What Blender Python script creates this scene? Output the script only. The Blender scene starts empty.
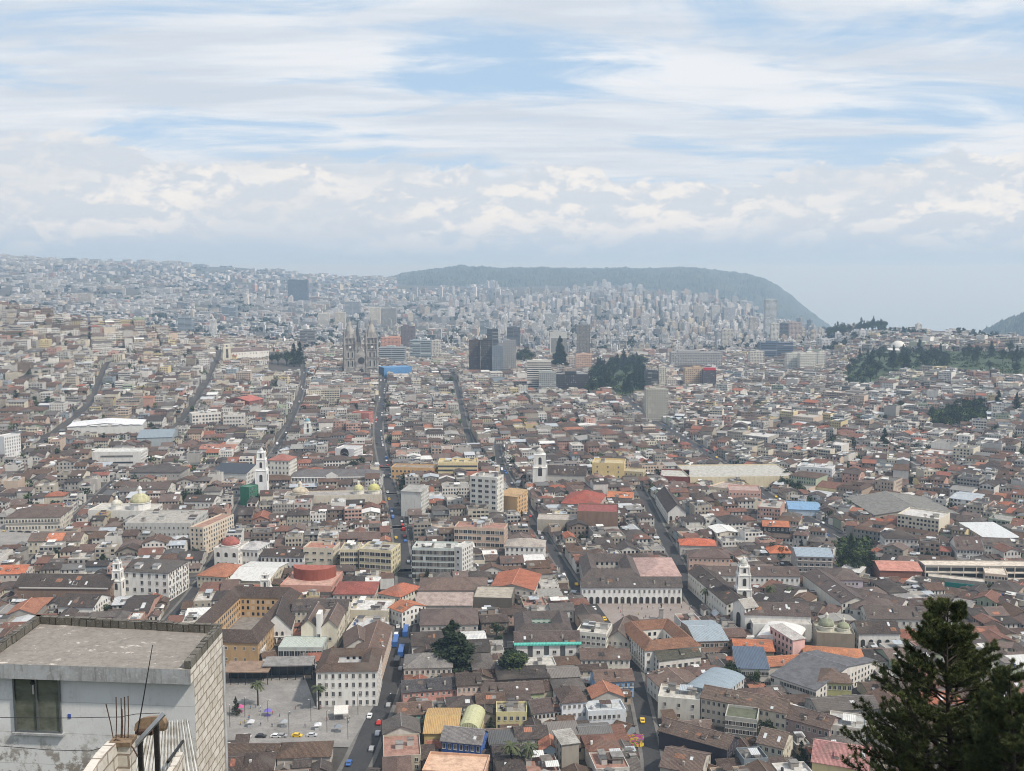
import bpy, math, random
import numpy as np
from mathutils import Vector, Matrix
R = math.radians
random.seed(7); rng = np.random.default_rng(7)
sc = bpy.context.scene
COL = sc.collection
# ------------------------------------------------------------------ camera
F, PITCH, CZ = 1050.0, R(6.25), 190.0
cam = bpy.data.cameras.new('camera'); camo = bpy.data.objects.new('camera', cam); COL.objects.link(camo)
cam.sensor_width = 36; cam.lens = 36 * F / 1024; cam.clip_start = 0.5; cam.clip_end = 60000
camo.location = (0, 0, CZ); camo.rotation_euler = (R(90) - PITCH, 0, 0); sc.camera = camo
CP, SP = math.cos(PITCH), math.sin(PITCH)
def ray(px, py):
    a = (px - 512) / F; b = (385.5 - py) / F
    return a, CP + b * SP, -SP + b * CP
def toxp(x, y, z):
    z = z - CZ; dep = y * CP - z * SP; up = y * SP + z * CP
    return 512 + F * x / dep, 385.5 - F * up / dep
def at_depth(px, py, t):
    a, b, c = ray(px, py); return Vector((a * t, b * t, CZ + c * t))
def on_z(px, py, z):
    a, b, c = ray(px, py); t = (z - CZ) / c; return Vector((a * t, b * t, z))
# ------------------------------------------------------------------ terrain
TX = np.array([-900, -150, 0, 120, 230, 350, 450, 600, 700, 800, 900, 1000, 1150, 1900.])
TD = np.array([0, 700, 1100, 1500, 1900, 2300, 2900, 4000, 5500, 7000, 8500, 30000.])
TZ = np.array([
 [0]*14,
 [10, 5, 0, 0, 0, 0, 0, 0, 0, 0, 0, 0, 0, 0],
 [40, 22, 12, 6, 2, 0, 0, 0, 0, 0, 3, 8, 12, 15],
 [110, 85, 66, 44, 24, 8, 2, 0, -2, 0, 10, 18, 25, 30],
 [170, 150, 128, 95, 52, 18, 4, 0, -5, 0, 32, 42, 48, 50],
 [150, 120, 95, 60, 30, 10, 0, -3, -8, 2, 36, 42, 46, 50],
 [120, 70, 40, 20, 5, 0, -3, -5, -10, 10, 38, 28, 24, 20],
 [150, 100, 80, 50, 25, 5, 0, 5, 5, -40, -70, -80, -80, -80],
 [180, 165, 150, 120, 90, 50, 35, 50, 25, -90, -160, -180, -180, -180],
 [240, 235, 225, 190, 150, 95, 75, 80, 30, -170, -260, -280, -280, -280],
 [300, 300, 295, 262, 215, 140, 85, 85, 20, -250, -340, -360, -360, -360],
 [300, 300, 200, 100, -200, -600, -900, -1200, -1500, -1900, -2100, -2200, -2200, -2200]], float)
def terr(x, y):
    x = np.asarray(x, float); y = np.asarray(y, float)
    r = np.hypot(x, y)
    az = np.arctan2(x, np.maximum(y, 1e-3)); az = np.clip(az, -0.93, 0.93)
    X = 512 + F * np.tan(az)
    X = np.clip(X, TX[0], TX[-1] - 1e-3); D = np.clip(r, 0, TD[-1] - 1)
    i = np.clip(np.searchsorted(TX, X, side='right') - 1, 0, len(TX) - 2)
    j = np.clip(np.searchsorted(TD, D, side='right') - 1, 0, len(TD) - 2)
    fx = (X - TX[i]) / (TX[i+1] - TX[i]); fd = (D - TD[j]) / (TD[j+1] - TD[j])
    fx = fx * fx * (3 - 2 * fx); fd = np.where(D < 8500, fd * fd * (3 - 2 * fd) * .5 + fd * .5, fd)
    z = (TZ[j, i] * (1-fx) + TZ[j, i+1] * fx) * (1-fd) + (TZ[j+1, i] * (1-fx) + TZ[j+1, i+1] * fx) * fd
    w = np.clip((D - 1300) / 1500, 0, 1)
    z = z + w * 5 * (np.sin(x / 210. + 1.3) * np.cos(y / 260.) + .6 * np.sin(x / 95. + y / 120.))
    pan = 188.2 - 0.6 * np.maximum(0, r - 2.5)
    pan = np.where(pan < 30, 30 * np.exp((pan - 30) / 26.) - 2, pan)
    return np.where(r < 700, np.maximum(z, pan), z)
TS = np.concatenate([[0], np.geomspace(200, 16000, 420)])
def G(px, py, h=0.0):
    px = np.atleast_1d(np.asarray(px, float)); py = np.atleast_1d(np.asarray(py, float)); h = np.broadcast_to(h, px.shape)
    a, b, c = (px - 512) / F, CP + (385.5 - py) / F * SP, -SP + (385.5 - py) / F * CP
    T = TS[None, 1:]
    f = CZ + c[:, None] * T - terr(a[:, None] * T, b[:, None] * T) - h[:, None]
    hit = f < 0; k = np.argmax(hit, 1); ok = hit.any(1)
    lo = TS[1:][np.maximum(k - 1, 0)]; hi = TS[1:][k]
    for _ in range(22):
        m = (lo + hi) / 2; g = CZ + c * m - terr(a * m, b * m) - h
        lo = np.where(g >= 0, m, lo); hi = np.where(g >= 0, hi, m)
    t = (lo + hi) / 2
    return a * t, b * t, ok
def g1(px, py, h=0.0):
    x, y, ok = G(px, py, h); return float(x[0]), float(y[0])
def tz(x, y): return float(terr(x, y))
# ------------------------------------------------------------------ node helper
def newmat(name):
    m = bpy.data.materials.new(name); m.use_nodes = True; nt = m.node_tree
    return m, nt, nt.nodes['Principled BSDF']
class NT:
    def __init__(s, nt): s.nt = nt
    def n(s, t, **k):
        nd = s.nt.nodes.new(t)
        for a, v in k.items():
            if a == 'ins':
                for i, x in v.items(): s.put(nd.inputs[i], x)
            else: setattr(nd, a, v)
        return nd
    def put(s, sock, x):
        if isinstance(x, bpy.types.NodeSocket): s.nt.links.new(x, sock)
        elif isinstance(x, (tuple, list)) and sock.type == 'RGBA' and len(x) == 3: sock.default_value = (*x, 1)
        else: sock.default_value = x
    def m(s, op, a, b=0.0, c=None, clamp=False):
        nd = s.n('ShaderNodeMath', operation=op, use_clamp=clamp); s.put(nd.inputs[0], a); s.put(nd.inputs[1], b)
        if c is not None: s.put(nd.inputs[2], c)
        return nd.outputs[0]
    def vm(s, op, a, b=(0, 0, 0)):
        nd = s.n('ShaderNodeVectorMath', operation=op); s.put(nd.inputs[0], a)
        s.put(nd.inputs[3] if op == 'SCALE' else nd.inputs[1], b)
        return nd.outputs[1] if op in ('LENGTH', 'DOT_PRODUCT') else nd.outputs[0]
    def mix(s, f, a, b, mode='MIX'):
        nd = s.n('ShaderNodeMix', data_type='RGBA', blend_type=mode, clamp_factor=True)
        s.put(nd.inputs[0], f); s.put(nd.inputs[6], a); s.put(nd.inputs[7], b); return nd.outputs[2]
    def noise(s, v, scale, detail=3, rough=.55, dist=0):
        nd = s.n('ShaderNodeTexNoise'); s.put(nd.inputs['Vector'], v); nd.inputs['Scale'].default_value = scale
        nd.inputs['Detail'].default_value = detail; nd.inputs['Roughness'].default_value = rough; nd.inputs['Distortion'].default_value = dist
        return nd.outputs[0]
    def ramp(s, f, lo, hi, a=0.0, b=1.0, smooth=True):
        nd = s.n('ShaderNodeMapRange', interpolation_type='SMOOTHSTEP' if smooth else 'LINEAR')
        for i, x in enumerate((f, lo, hi, a, b)): s.put(nd.inputs[i], x)
        return nd.outputs[0]
    def comb(s, x, y, z):
        nd = s.n('ShaderNodeCombineXYZ'); s.put(nd.inputs[0], x); s.put(nd.inputs[1], y); s.put(nd.inputs[2], z); return nd.outputs[0]
    def sep(s, v):
        nd = s.n('ShaderNodeSeparateXYZ'); s.put(nd.inputs[0], v); return nd.outputs
    def attr(s, name): return s.n('ShaderNodeAttribute', attribute_name=name).outputs[1]
    def bump(s, h, dist, strength=1.0, normal=None):
        nd = s.n('ShaderNodeBump'); nd.inputs['Strength'].default_value = strength; nd.inputs['Distance'].default_value = dist
        s.put(nd.inputs['Height'], h)
        if normal is not None: s.put(nd.inputs['Normal'], normal)
        return nd.outputs[0]
# ------------------------------------------------------------------ materials
def mat_city(kind):
    m, nt, bs = newmat(kind); s = NT(nt)
    col = s.attr('col'); uv = s.n('ShaderNodeUVMap').outputs[0]
    pos = s.n('ShaderNodeNewGeometry').outputs['Position']
    bs.inputs['Specular IOR Level'].default_value = .3
    if kind == 'plaster':
        fac = s.sep(s.attr('fac')); U = s.sep(uv)
        bay, flo, st = fac[0], fac[1], fac[2]
        has = s.m('GREATER_THAN', bay, .01)
        cu = s.m('DIVIDE', U[0], s.m('MAXIMUM', bay, .1)); cv = s.m('DIVIDE', U[1], s.m('MAXIMUM', flo, .1))
        fu = s.m('ABSOLUTE', s.m('SUBTRACT', s.m('FRACT', cu), .5)); fv = s.m('ABSOLUTE', s.m('SUBTRACT', s.m('FRACT', cv), .54))
        wv = s.m('SUBTRACT', .30, s.m('MULTIPLY', st, .06))
        wn = s.n('ShaderNodeTexWhiteNoise', noise_dimensions='3D')
        s.put(wn.inputs[0], s.comb(s.m('FLOOR', cu), s.m('FLOOR', cv), s.m('FLOOR', s.m('MULTIPLY', s.m('ADD', s.sep(pos)[0], s.sep(pos)[1]), .02))))
        rnd = wn.outputs[0]
        hw = s.m('MULTIPLY', st, .5)
        inw = s.m('MULTIPLY', s.m('LESS_THAN', fu, hw), s.m('LESS_THAN', fv, wv))
        inw = s.m('MULTIPLY', inw, has); inw = s.m('MULTIPLY', inw, s.m('GREATER_THAN', rnd, .07))
        frm = s.m('MULTIPLY', s.m('LESS_THAN', fu, s.m('ADD', hw, .06)), s.m('LESS_THAN', fv, s.m('ADD', wv, .045)))
        frm = s.m('MULTIPLY', frm, has)
        dirt = s.noise(s.vm('MULTIPLY', pos, (1, 1, .25)), .5, 4, .65)
        d2 = s.noise(pos, .09, 2)
        c = s.mix(s.ramp(dirt, .42, .75, 0, .55), col, s.vm('MULTIPLY', col, (.62, .58, .54)))
        c = s.mix(s.ramp(d2, .3, .7, 0, .2), c, s.vm('MULTIPLY', col, (.8, .78, .76)))
        c = s.mix(s.m('MULTIPLY', frm, .35), c, (.62, .6, .56))
        gl = s.mix(s.ramp(rnd, .7, 1, 0, .8), (.018, .02, .024), (.13, .14, .15))
        c = s.mix(inw, c, gl)
        s.put(bs.inputs['Base Color'], c); s.put(bs.inputs['Roughness'], s.m('SUBTRACT', .9, s.m('MULTIPLY', inw, .62)))
        s.put(bs.inputs['Normal'], s.bump(s.m('MULTIPLY', inw, -1.0), .15))
    elif kind == 'clay_tile':
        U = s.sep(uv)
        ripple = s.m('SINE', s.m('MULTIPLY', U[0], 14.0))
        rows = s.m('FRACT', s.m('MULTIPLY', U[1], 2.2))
        n1 = s.noise(pos, .22, 4, .7); n2 = s.noise(pos, 1.6, 3, .7)
        c = s.mix(s.ramp(n1, .38, .66, 0, .75), col, s.vm('MULTIPLY', col, (.55, .53, .55)))
        c = s.mix(s.ramp(n2, .48, .66, 0, .75), c, s.vm('ADD', s.vm('MULTIPLY', col, (1.4, 1.35, 1.3)), (.05, .042, .032)))
        c = s.mix(s.ramp(s.noise(pos, 5.0, 3, .7), .56, .64, 0, .5), c, (.26, .23, .2))
        c = s.mix(s.ramp(s.noise(s.vm('MULTIPLY', pos, (1, 1, 1)), .07, 2), .55, .75, 0, .5), c, (.15, .13, .11))
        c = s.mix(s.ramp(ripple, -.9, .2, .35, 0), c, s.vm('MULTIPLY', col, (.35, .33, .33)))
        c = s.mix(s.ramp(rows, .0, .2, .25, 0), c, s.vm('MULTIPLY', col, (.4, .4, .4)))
        s.put(bs.inputs['Base Color'], c); bs.inputs['Roughness'].default_value = .95
        s.put(bs.inputs['Normal'], s.bump(ripple, .06))
    elif kind == 'roof_slab':
        n1 = s.noise(pos, .35, 5, .7); n2 = s.noise(pos, 2.2, 3, .6)
        c = s.mix(s.ramp(n1, .35, .68, 0, .8), col, s.vm('MULTIPLY', col, (.5, .48, .47)))
        c = s.mix(s.ramp(n2, .52, .7, 0, .4), c, s.vm('ADD', s.vm('MULTIPLY', col, (1.2, 1.2, 1.2)), (.05, .05, .05)))
        s.put(bs.inputs['Base Color'], c); bs.inputs['Roughness'].default_value = .92
    elif kind == 'metal_sheet':
        U = s.sep(uv)
        rip = s.m('SINE', s.m('MULTIPLY', U[0], 9.0))
        n1 = s.noise(s.comb(s.m('MULTIPLY', U[0], 1.2), s.m('MULTIPLY', U[1], .25), s.sep(pos)[2]), .8, 3, .7)
        c = s.mix(s.ramp(n1, .42, .72, 0, .6), col, s.vm('MULTIPLY', col, (.62, .56, .52)))
        c = s.mix(s.ramp(rip, -.9, .0, .3, 0), c, s.vm('MULTIPLY', col, (.5, .5, .5)))
        s.put(bs.inputs['Base Color'], c); bs.inputs['Roughness'].default_value = .55
        s.put(bs.inputs['Normal'], s.bump(rip, .05))
    return m
MAT = {k: mat_city(k) for k in ('plaster', 'clay_tile', 'roof_slab', 'metal_sheet')}
def simple(name, c, rough=.8, metal=0, scale=3, var=.35, dark=(.6, .6, .6), bump=0):
    m, nt, bs = newmat(name); s = NT(nt)
    o = s.n('ShaderNodeTexCoord').outputs['Object']
    n = s.noise(o, scale, 4, .65)
    cc = s.mix(s.ramp(n, .35, .7, 0, var * 2), c, tuple(a * b for a, b in zip(c, dark)))
    s.put(bs.inputs['Base Color'], cc); bs.inputs['Roughness'].default_value = rough; bs.inputs['Metallic'].default_value = metal
    if bump: s.put(bs.inputs['Normal'], s.bump(n, bump))
    MAT[name] = m; return m
simple('dark_glass', (.035, .04, .045), .15, 0, .5, .2)
simple('curtained_glass', (.20, .19, .17), .3, 0, .9, .6, (.35, .36, .38))
simple('void_shade', (.04, .036, .034), .9, 0, .5, .2)  # dark colour stands for the shade inside openings that are not cut
simple('white_trim', (.66, .64, .6), .7)
simple('dark_metal', (.03, .03, .032), .5, .4)
simple('galvanised', (.35, .36, .37), .4, .6)
simple('bark', (.06, .045, .035), .95, 0, 6, .6, (.4, .4, .4), .02)
simple('rubber', (.02, .02, .02), .8)
simple('stone_grey', (.36, .34, .31), .9, 0, .12, .6, (.5, .5, .52))
simple('white_stone', (.72, .71, .68), .85, 0, .25, .3, (.72, .7, .66))
def leafmat(name, c, c2, scale=.6):
    m, nt, bs = newmat(name); s = NT(nt)
    pos = s.n('ShaderNodeNewGeometry').outputs['Position']
    oi = s.n('ShaderNodeObjectInfo').outputs['Random']
    n = s.noise(pos, scale, 3, .7)
    cc = s.mix(s.ramp(n, .3, .7), c, c2); cc = s.mix(s.m('MULTIPLY', oi, .4), cc, s.vm('MULTIPLY', cc, (1.5, 1.35, 1.0)))
    s.put(bs.inputs['Base Color'], cc); bs.inputs['Roughness'].default_value = .75; bs.inputs['Specular IOR Level'].default_value = .2
    MAT[name] = m
leafmat('leaf_dark', (.014, .024, .014), (.035, .05, .026))
leafmat('leaf_mid', (.035, .06, .02), (.09, .12, .04))
leafmat('pine_needle', (.035, .05, .022), (.10, .12, .05), 1.3)
leafmat('palm_frond', (.04, .055, .03), (.09, .10, .055))
def colmat(name, rough=.5, metal=0):
    m, nt, bs = newmat(name); s = NT(nt); s.put(bs.inputs['Base Color'], s.attr('col'))
    bs.inputs['Roughness'].default_value = rough; bs.inputs['Metallic'].default_value = metal; MAT[name] = m
colmat('paint', .35); colmat('cloth', .9)
def lin(r, g, b): return tuple(((c / 255.) / 12.92 if c <= 10 else ((c / 255. + .055) / 1.055) ** 2.4) for c in (r, g, b))
# ------------------------------------------------------------------ mesh builder
class MB:
    def __init__(s): s.V = []; s.F = []; s.M = []; s.C = []; s.UV = []; s.A = []
    def face(s, pts, mat, col=(.5, .5, .5), uv=None, fac=(0, 0, 0)):
        n = len(s.V); s.V.extend(pts); k = len(pts); s.F.append(tuple(range(n, n + k))); s.M.append(mat); s.C.append(col); s.A.append(fac)
        if uv is None:
            a, b, c = pts[0], pts[1], pts[2]
            ux, uy, uz = b[0]-a[0], b[1]-a[1], b[2]-a[2]; vx, vy, vz = c[0]-a[0], c[1]-a[1], c[2]-a[2]
            nx, ny, nz = uy*vz-uz*vy, uz*vx-ux*vz, ux*vy-uy*vx
            L = math.sqrt(nx*nx+ny*ny+nz*nz) or 1; nx, ny, nz = nx/L, ny/L, nz/L
            H = math.hypot(nx, ny)
            if H < 1e-3: uv = [(p[0], p[1]) for p in pts]
            else:
                tx, ty = -ny/H, nx/H
                bx, by, bz = -nz*ty, nz*tx, nx*ty-ny*tx
                uv = [(p[0]*tx+p[1]*ty, p[0]*bx+p[1]*by+p[2]*bz) for p in pts]
        s.UV.extend(uv)
    def wall(s, p0, p1, z0, z1, col, bay=0, flo=3, st=.4, mat='plaster'):
        L = math.hypot(p1[0]-p0[0], p1[1]-p0[1])
        if bay:
            n = max(1, round(L / bay)); bay = L / n
        s.face([(p0[0], p0[1], z0), (p1[0], p1[1], z0), (p1[0], p1[1], z1), (p0[0], p0[1], z1)], mat, col, [(0, 0), (L, 0), (L, z1-z0), (0, z1-z0)], (bay, flo, st))
    def box(s, x0, y0, z0, x1, y1, z1, mat, col=(.5, .5, .5), bottom=True):
        P = [(x0, y0, z0), (x1, y0, z0), (x1, y1, z0), (x0, y1, z0), (x0, y0, z1), (x1, y0, z1), (x1, y1, z1), (x0, y1, z1)]
        for f in ((0, 1, 5, 4), (1, 2, 6, 5), (2, 3, 7, 6), (3, 0, 4, 7), (4, 5, 6, 7)) + (((3, 2, 1, 0),) if bottom else ()):
            s.face([P[i] for i in f], mat, col)
    def slab(s, P, th, mat, col):
        Q = [(p[0], p[1], p[2]-th) for p in P]; n = len(P)
        s.face(P, mat, col); s.face(Q[::-1], mat, col)
        for i in range(n):
            j = (i + 1) % n; s.face([Q[i], Q[j], P[j], P[i]], mat, col)
    def lathe(s, cx, cy, prof, n, mat, col=(.5, .5, .5), a0=0.0):
        ring = lambda r, z: [(cx + r * math.cos(a0 + 2 * math.pi * k / n), cy + r * math.sin(a0 + 2 * math.pi * k / n), z) for k in range(n)]
        rs = [ring(r, z) for r, z in prof]
        for a, b in zip(rs, rs[1:]):
            for k in range(n):
                j = (k + 1) % n; s.face([a[k], a[j], b[j], b[k]], mat, col)
        if prof[-1][0] > .02: s.face(rs[-1], mat, col)
        if prof[0][0] > .02: s.face(rs[0][::-1], mat, col)
    def tube(s, pts, rad, n, mat, col=(.5, .5, .5)):
        pts = [Vector(p) for p in pts]; rings = []
        if not isinstance(rad, (list, tuple)): rad = [rad] * len(pts)
        for i, p in enumerate(pts):
            d = (pts[min(i+1, len(pts)-1)] - pts[max(i-1, 0)]).normalized()
            a = d.cross(Vector((0, 0, 1)))
            if a.length < .05: a = d.cross(Vector((1, 0, 0)))
            a.normalize(); b = d.cross(a)
            rings.append([tuple(p + (a * math.cos(2*math.pi*k/n) + b * math.sin(2*math.pi*k/n)) * rad[i]) for k in range(n)])
        for r0, r1 in zip(rings, rings[1:]):
            for k in range(n):
                j = (k + 1) % n; s.face([r0[k], r1[k], r1[j], r0[j]], mat, col)
        s.face(rings[0], mat, col); s.face(rings[-1][::-1], mat, col)
    def merge(s, o, M=None):
        n = len(s.V)
        if M is None: s.V.extend(o.V)
        else:
            c, sn, tx, ty, t3 = M
            s.V.extend([(c*x - sn*y + tx, sn*x + c*y + ty, z + t3) for x, y, z in o.V])
        s.F.extend([tuple(i + n for i in f) for f in o.F]); s.M.extend(o.M); s.C.extend(o.C); s.UV.extend(o.UV); s.A.extend(o.A)
    def build(s, name, weld=True, smooth=False):
        me = bpy.data.meshes.new(name)
        V, Fc = s.V, s.F
        if weld:
            d = {}; idx = []; V = []
            for p in s.V:
                k = (round(p[0], 3), round(p[1], 3), round(p[2], 3))
                i = d.get(k)
                if i is None: i = d[k] = len(V); V.append(k)
                idx.append(i)
            Fc = [tuple(idx[i] for i in f) for f in s.F]
        keep = [k for k, f in enumerate(Fc) if len(set(f)) == len(f)]
        if len(keep) < len(Fc):
            off = np.cumsum([0] + [len(f) for f in s.F]); UV = []
            for k in keep: UV.extend(s.UV[off[k]:off[k+1]])
            Fc = [Fc[k] for k in keep]; M = [s.M[k] for k in keep]; C = [s.C[k] for k in keep]; A = [s.A[k] for k in keep]
        else: UV, M, C, A = s.UV, s.M, s.C, s.A
        me.from_pydata(V, [], Fc)
        names = sorted(set(M)); ix = {m: i for i, m in enumerate(names)}
        for m in names: me.materials.append(MAT[m])
        me.polygons.foreach_set('material_index', [ix[m] for m in M])
        uvl = me.uv_layers.new(name='UVMap'); uvl.data.foreach_set('uv', np.array(UV, np.float32).ravel())
        a = me.attributes.new('col', 'FLOAT_VECTOR', 'FACE'); a.data.foreach_set('vector', np.array(C, np.float32).ravel())
        a = me.attributes.new('fac', 'FLOAT_VECTOR', 'FACE'); a.data.foreach_set('vector', np.array(A, np.float32).ravel())
        if smooth: me.polygons.foreach_set('use_smooth', [True] * len(Fc))
        me.update(); return me
def link(name, me, parent=None, loc=None, rz=0.0):
    o = bpy.data.objects.new(name, me); COL.objects.link(o)
    if parent is not None: o.parent = parent
    if loc is not None: o.location = loc
    if rz: o.rotation_euler = (0, 0, rz)
    return o
def tag(o, label=None, cat=None, group=None, kind=None):
    if label: o['label'] = label
    if cat: o['category'] = cat
    if group: o['group'] = group
    if kind: o['kind'] = kind
    return o
def root(name, loc, rz=0.0):
    o = bpy.data.objects.new(name, None); COL.objects.link(o); o.empty_display_size = .5; o.location = loc; o.rotation_euler = (0, 0, rz); return o
def copy_tree(o, loc=None, rz=None, scale=None, parent=None):
    c = o.copy(); COL.objects.link(c); c.parent = parent
    if loc is not None: c.location = loc
    if rz is not None: c.rotation_euler = (0, 0, rz)
    if scale is not None: c.scale = (scale,) * 3 if isinstance(scale, float) else scale
    for ch in CH.get(o.name, []): copy_tree(ch, parent=c)
    return c
CH = {}
def reg(r, kids): CH[r.name] = kids
PENDING = []      # (object, description, x, y, z): labels worked out at the end
LANDMARKS = []    # (px, py, phrase)
def lm(px, py, phrase): LANDMARKS.append((px, py, phrase))
# ------------------------------------------------------------------ building generator (local frame: x along the front, y away)
BROWNS = [(.075, .054, .047), (.09, .06, .049), (.062, .05, .047), (.105, .07, .054), (.08, .066, .062), (.12, .075, .052), (.052, .044, .042), (.15, .10, .085), (.165, .125, .11), (.13, .08, .06), (.125, .112, .105), (.095, .072, .064)]
ORANGE = [(.34, .12, .07), (.30, .12, .08), (.36, .16, .10), (.28, .11, .085)]
GREYS = [(.15, .145, .14), (.24, .23, .22), (.10, .10, .10), (.30, .29, .27), (.19, .17, .155)]
LIGHT = [(.5, .52, .54), (.62, .62, .6), (.4, .44, .48), (.7, .7, .68)]
def roof(W, Rf, kind, w, d, h, rise, wc, rc, ov=.5, mat='clay_tile', cap=True):
    th = .22
    if kind == 'gable_x':
        s = rise / (d / 2); e = h - ov * s + .04; t = h + rise + .04
        Rf.slab([(-ov, -ov, e), (w+ov, -ov, e), (w+ov, d/2, t), (-ov, d/2, t)], th, mat, rc)
        Rf.slab([(-ov, d/2, t), (w+ov, d/2, t), (w+ov, d+ov, e), (-ov, d+ov, e)], th, mat, rc)
        if cap: Rf.box(-ov, d/2-.18, t-.1, w+ov, d/2+.18, t+.12, 'roof_slab', tuple(min(.6, c*1.5+.04) for c in rc))
        W.face([(w, 0, h), (w, d, h), (w, d/2, h+rise)], 'plaster', wc); W.face([(0, d, h), (0, 0, h), (0, d/2, h+rise)], 'plaster', wc)
    elif kind == 'gable_y':
        s = rise / (w / 2); e = h - ov * s + .04; t = h + rise + .04
        Rf.slab([(w+ov, -ov, e), (w+ov, d+ov, e), (w/2, d+ov, t), (w/2, -ov, t)], th, mat, rc)
        Rf.slab([(w/2, -ov, t), (w/2, d+ov, t), (-ov, d+ov, e), (-ov, -ov, e)], th, mat, rc)
        if cap: Rf.box(w/2-.18, -ov, t-.1, w/2+.18, d+ov, t+.12, 'roof_slab', tuple(min(.6, c*1.5+.04) for c in rc))
        W.face([(0, 0, h), (w, 0, h), (w/2, 0, h+rise)], 'plaster', wc); W.face([(w, d, h), (0, d, h), (w/2, d, h+rise)], 'plaster', wc)
    elif kind == 'hip':
        o = ov; e = h - .05; t = h + rise
        A, B, C, D = (-o, -o, e), (w+o, -o, e), (w+o, d+o, e), (-o, d+o, e)
        if w >= d: P, Q = (d/2, d/2, t), (w-d/2, d/2, t); fs = [[A, B, Q, P], [B, C, Q], [C, D, P, Q], [D, A, P]]
        else: P, Q = (w/2, w/2, t), (w/2, d-w/2, t); fs = [[A, B, P], [B, C, Q, P], [C, D, Q], [D, A, P, Q]]
        for f in fs: Rf.face(f, mat, rc)
        Rf.face([(x, y, z-.2) for x, y, z in (D, C, B, A)], mat, rc)
        q = [A, B, C, D]
        for i in range(4):
            a, b = q[i], q[(i+1) % 4]; Rf.face([(a[0], a[1], a[2]-.2), (b[0], b[1], b[2]-.2), b, a], mat, rc)
    elif kind == 'shed':
        t = h + rise
        Rf.slab([(-ov, -ov, h+.03), (w+ov, -ov, h+.03), (w+ov, d+ov, t+.05), (-ov, d+ov, t+.05)], th, mat, rc)
        W.face([(w, 0, h), (w, d, h), (w, d, t-.05)], 'plaster', wc); W.face([(0, d, h), (0, 0, h), (0, d, t-.05)], 'plaster', wc)
        W.face([(w, d, h), (0, d, h), (0, d, t-.05), (w, d, t-.05)], 'plaster', wc)
    elif kind == 'flat':
        p = rise; k = .25
        Rf.face([(k, k, h), (w-k, k, h), (w-k, d-k, h), (k, d-k, h)], 'roof_slab' if mat == 'clay_tile' else mat, rc)
        for a, b in (((0, 0), (w, 0)), ((w, 0), (w, d)), ((w, d), (0, d)), ((0, d), (0, 0))): W.wall(a, b, h, h+p, wc)
        I = [(k, k), (w-k, k), (w-k, d-k), (k, d-k)]; O = [(0, 0), (w, 0), (w, d), (0, d)]
        for i in range(4):
            j = (i+1) % 4; W.face([(*I[j], h), (*I[i], h), (*I[i], h+p), (*I[j], h+p)], 'plaster', wc)
            W.face([(*O[i], h+p), (*O[j], h+p), (*I[j], h+p), (*I[i], h+p)], 'plaster', wc)
    elif kind == 'court':
        r = min(9.0, min(w, d) * .3); o = ov
        def rect(i, z): return [(i, i, z), (w-i, i, z), (w-i, d-i, z), (i, d-i, z)]
        a, b, c = rect(-o, h), rect(r/2, h+rise), rect(r+o*.6, h)
        for i in range(4):
            j = (i+1) % 4; Rf.face([a[i], a[j], b[j], b[i]], mat, rc); Rf.face([b[i], b[j], c[j], c[i]], mat, rc)
            Rf.face([c[i], c[j], a[j], a[i]][::1], mat, rc)
        ic = rect(r, 0)
        for i in range(4):
            j = (i+1) % 4; W.wall(ic[j][:2], ic[i][:2], 0, h+.02, tuple(min(.75, x*1.1) for x in wc), 3.0, min(h, 3.4), .5)
        W.face(rect(r, .12), 'roof_slab', (.24, .22, .2))
    elif kind == 'barrel':
        n = 8; pr = [(w/2 - (w/2+ov)*math.cos(math.pi*k/n), h + rise*math.sin(math.pi*k/n)) for k in range(n+1)]
        for (x0, z0), (x1, z1) in zip(pr, pr[1:]): Rf.face([(x0, -ov, z0), (x1, -ov, z1), (x1, d+ov, z1), (x0, d+ov, z0)][::-1], mat, rc)
        Rf.face([(x, -ov, z) for x, z in pr[::-1]][::-1], 'metal_sheet', rc); Rf.face([(x, d+ov, z) for x, z in pr[::-1]], 'metal_sheet', rc)
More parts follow.
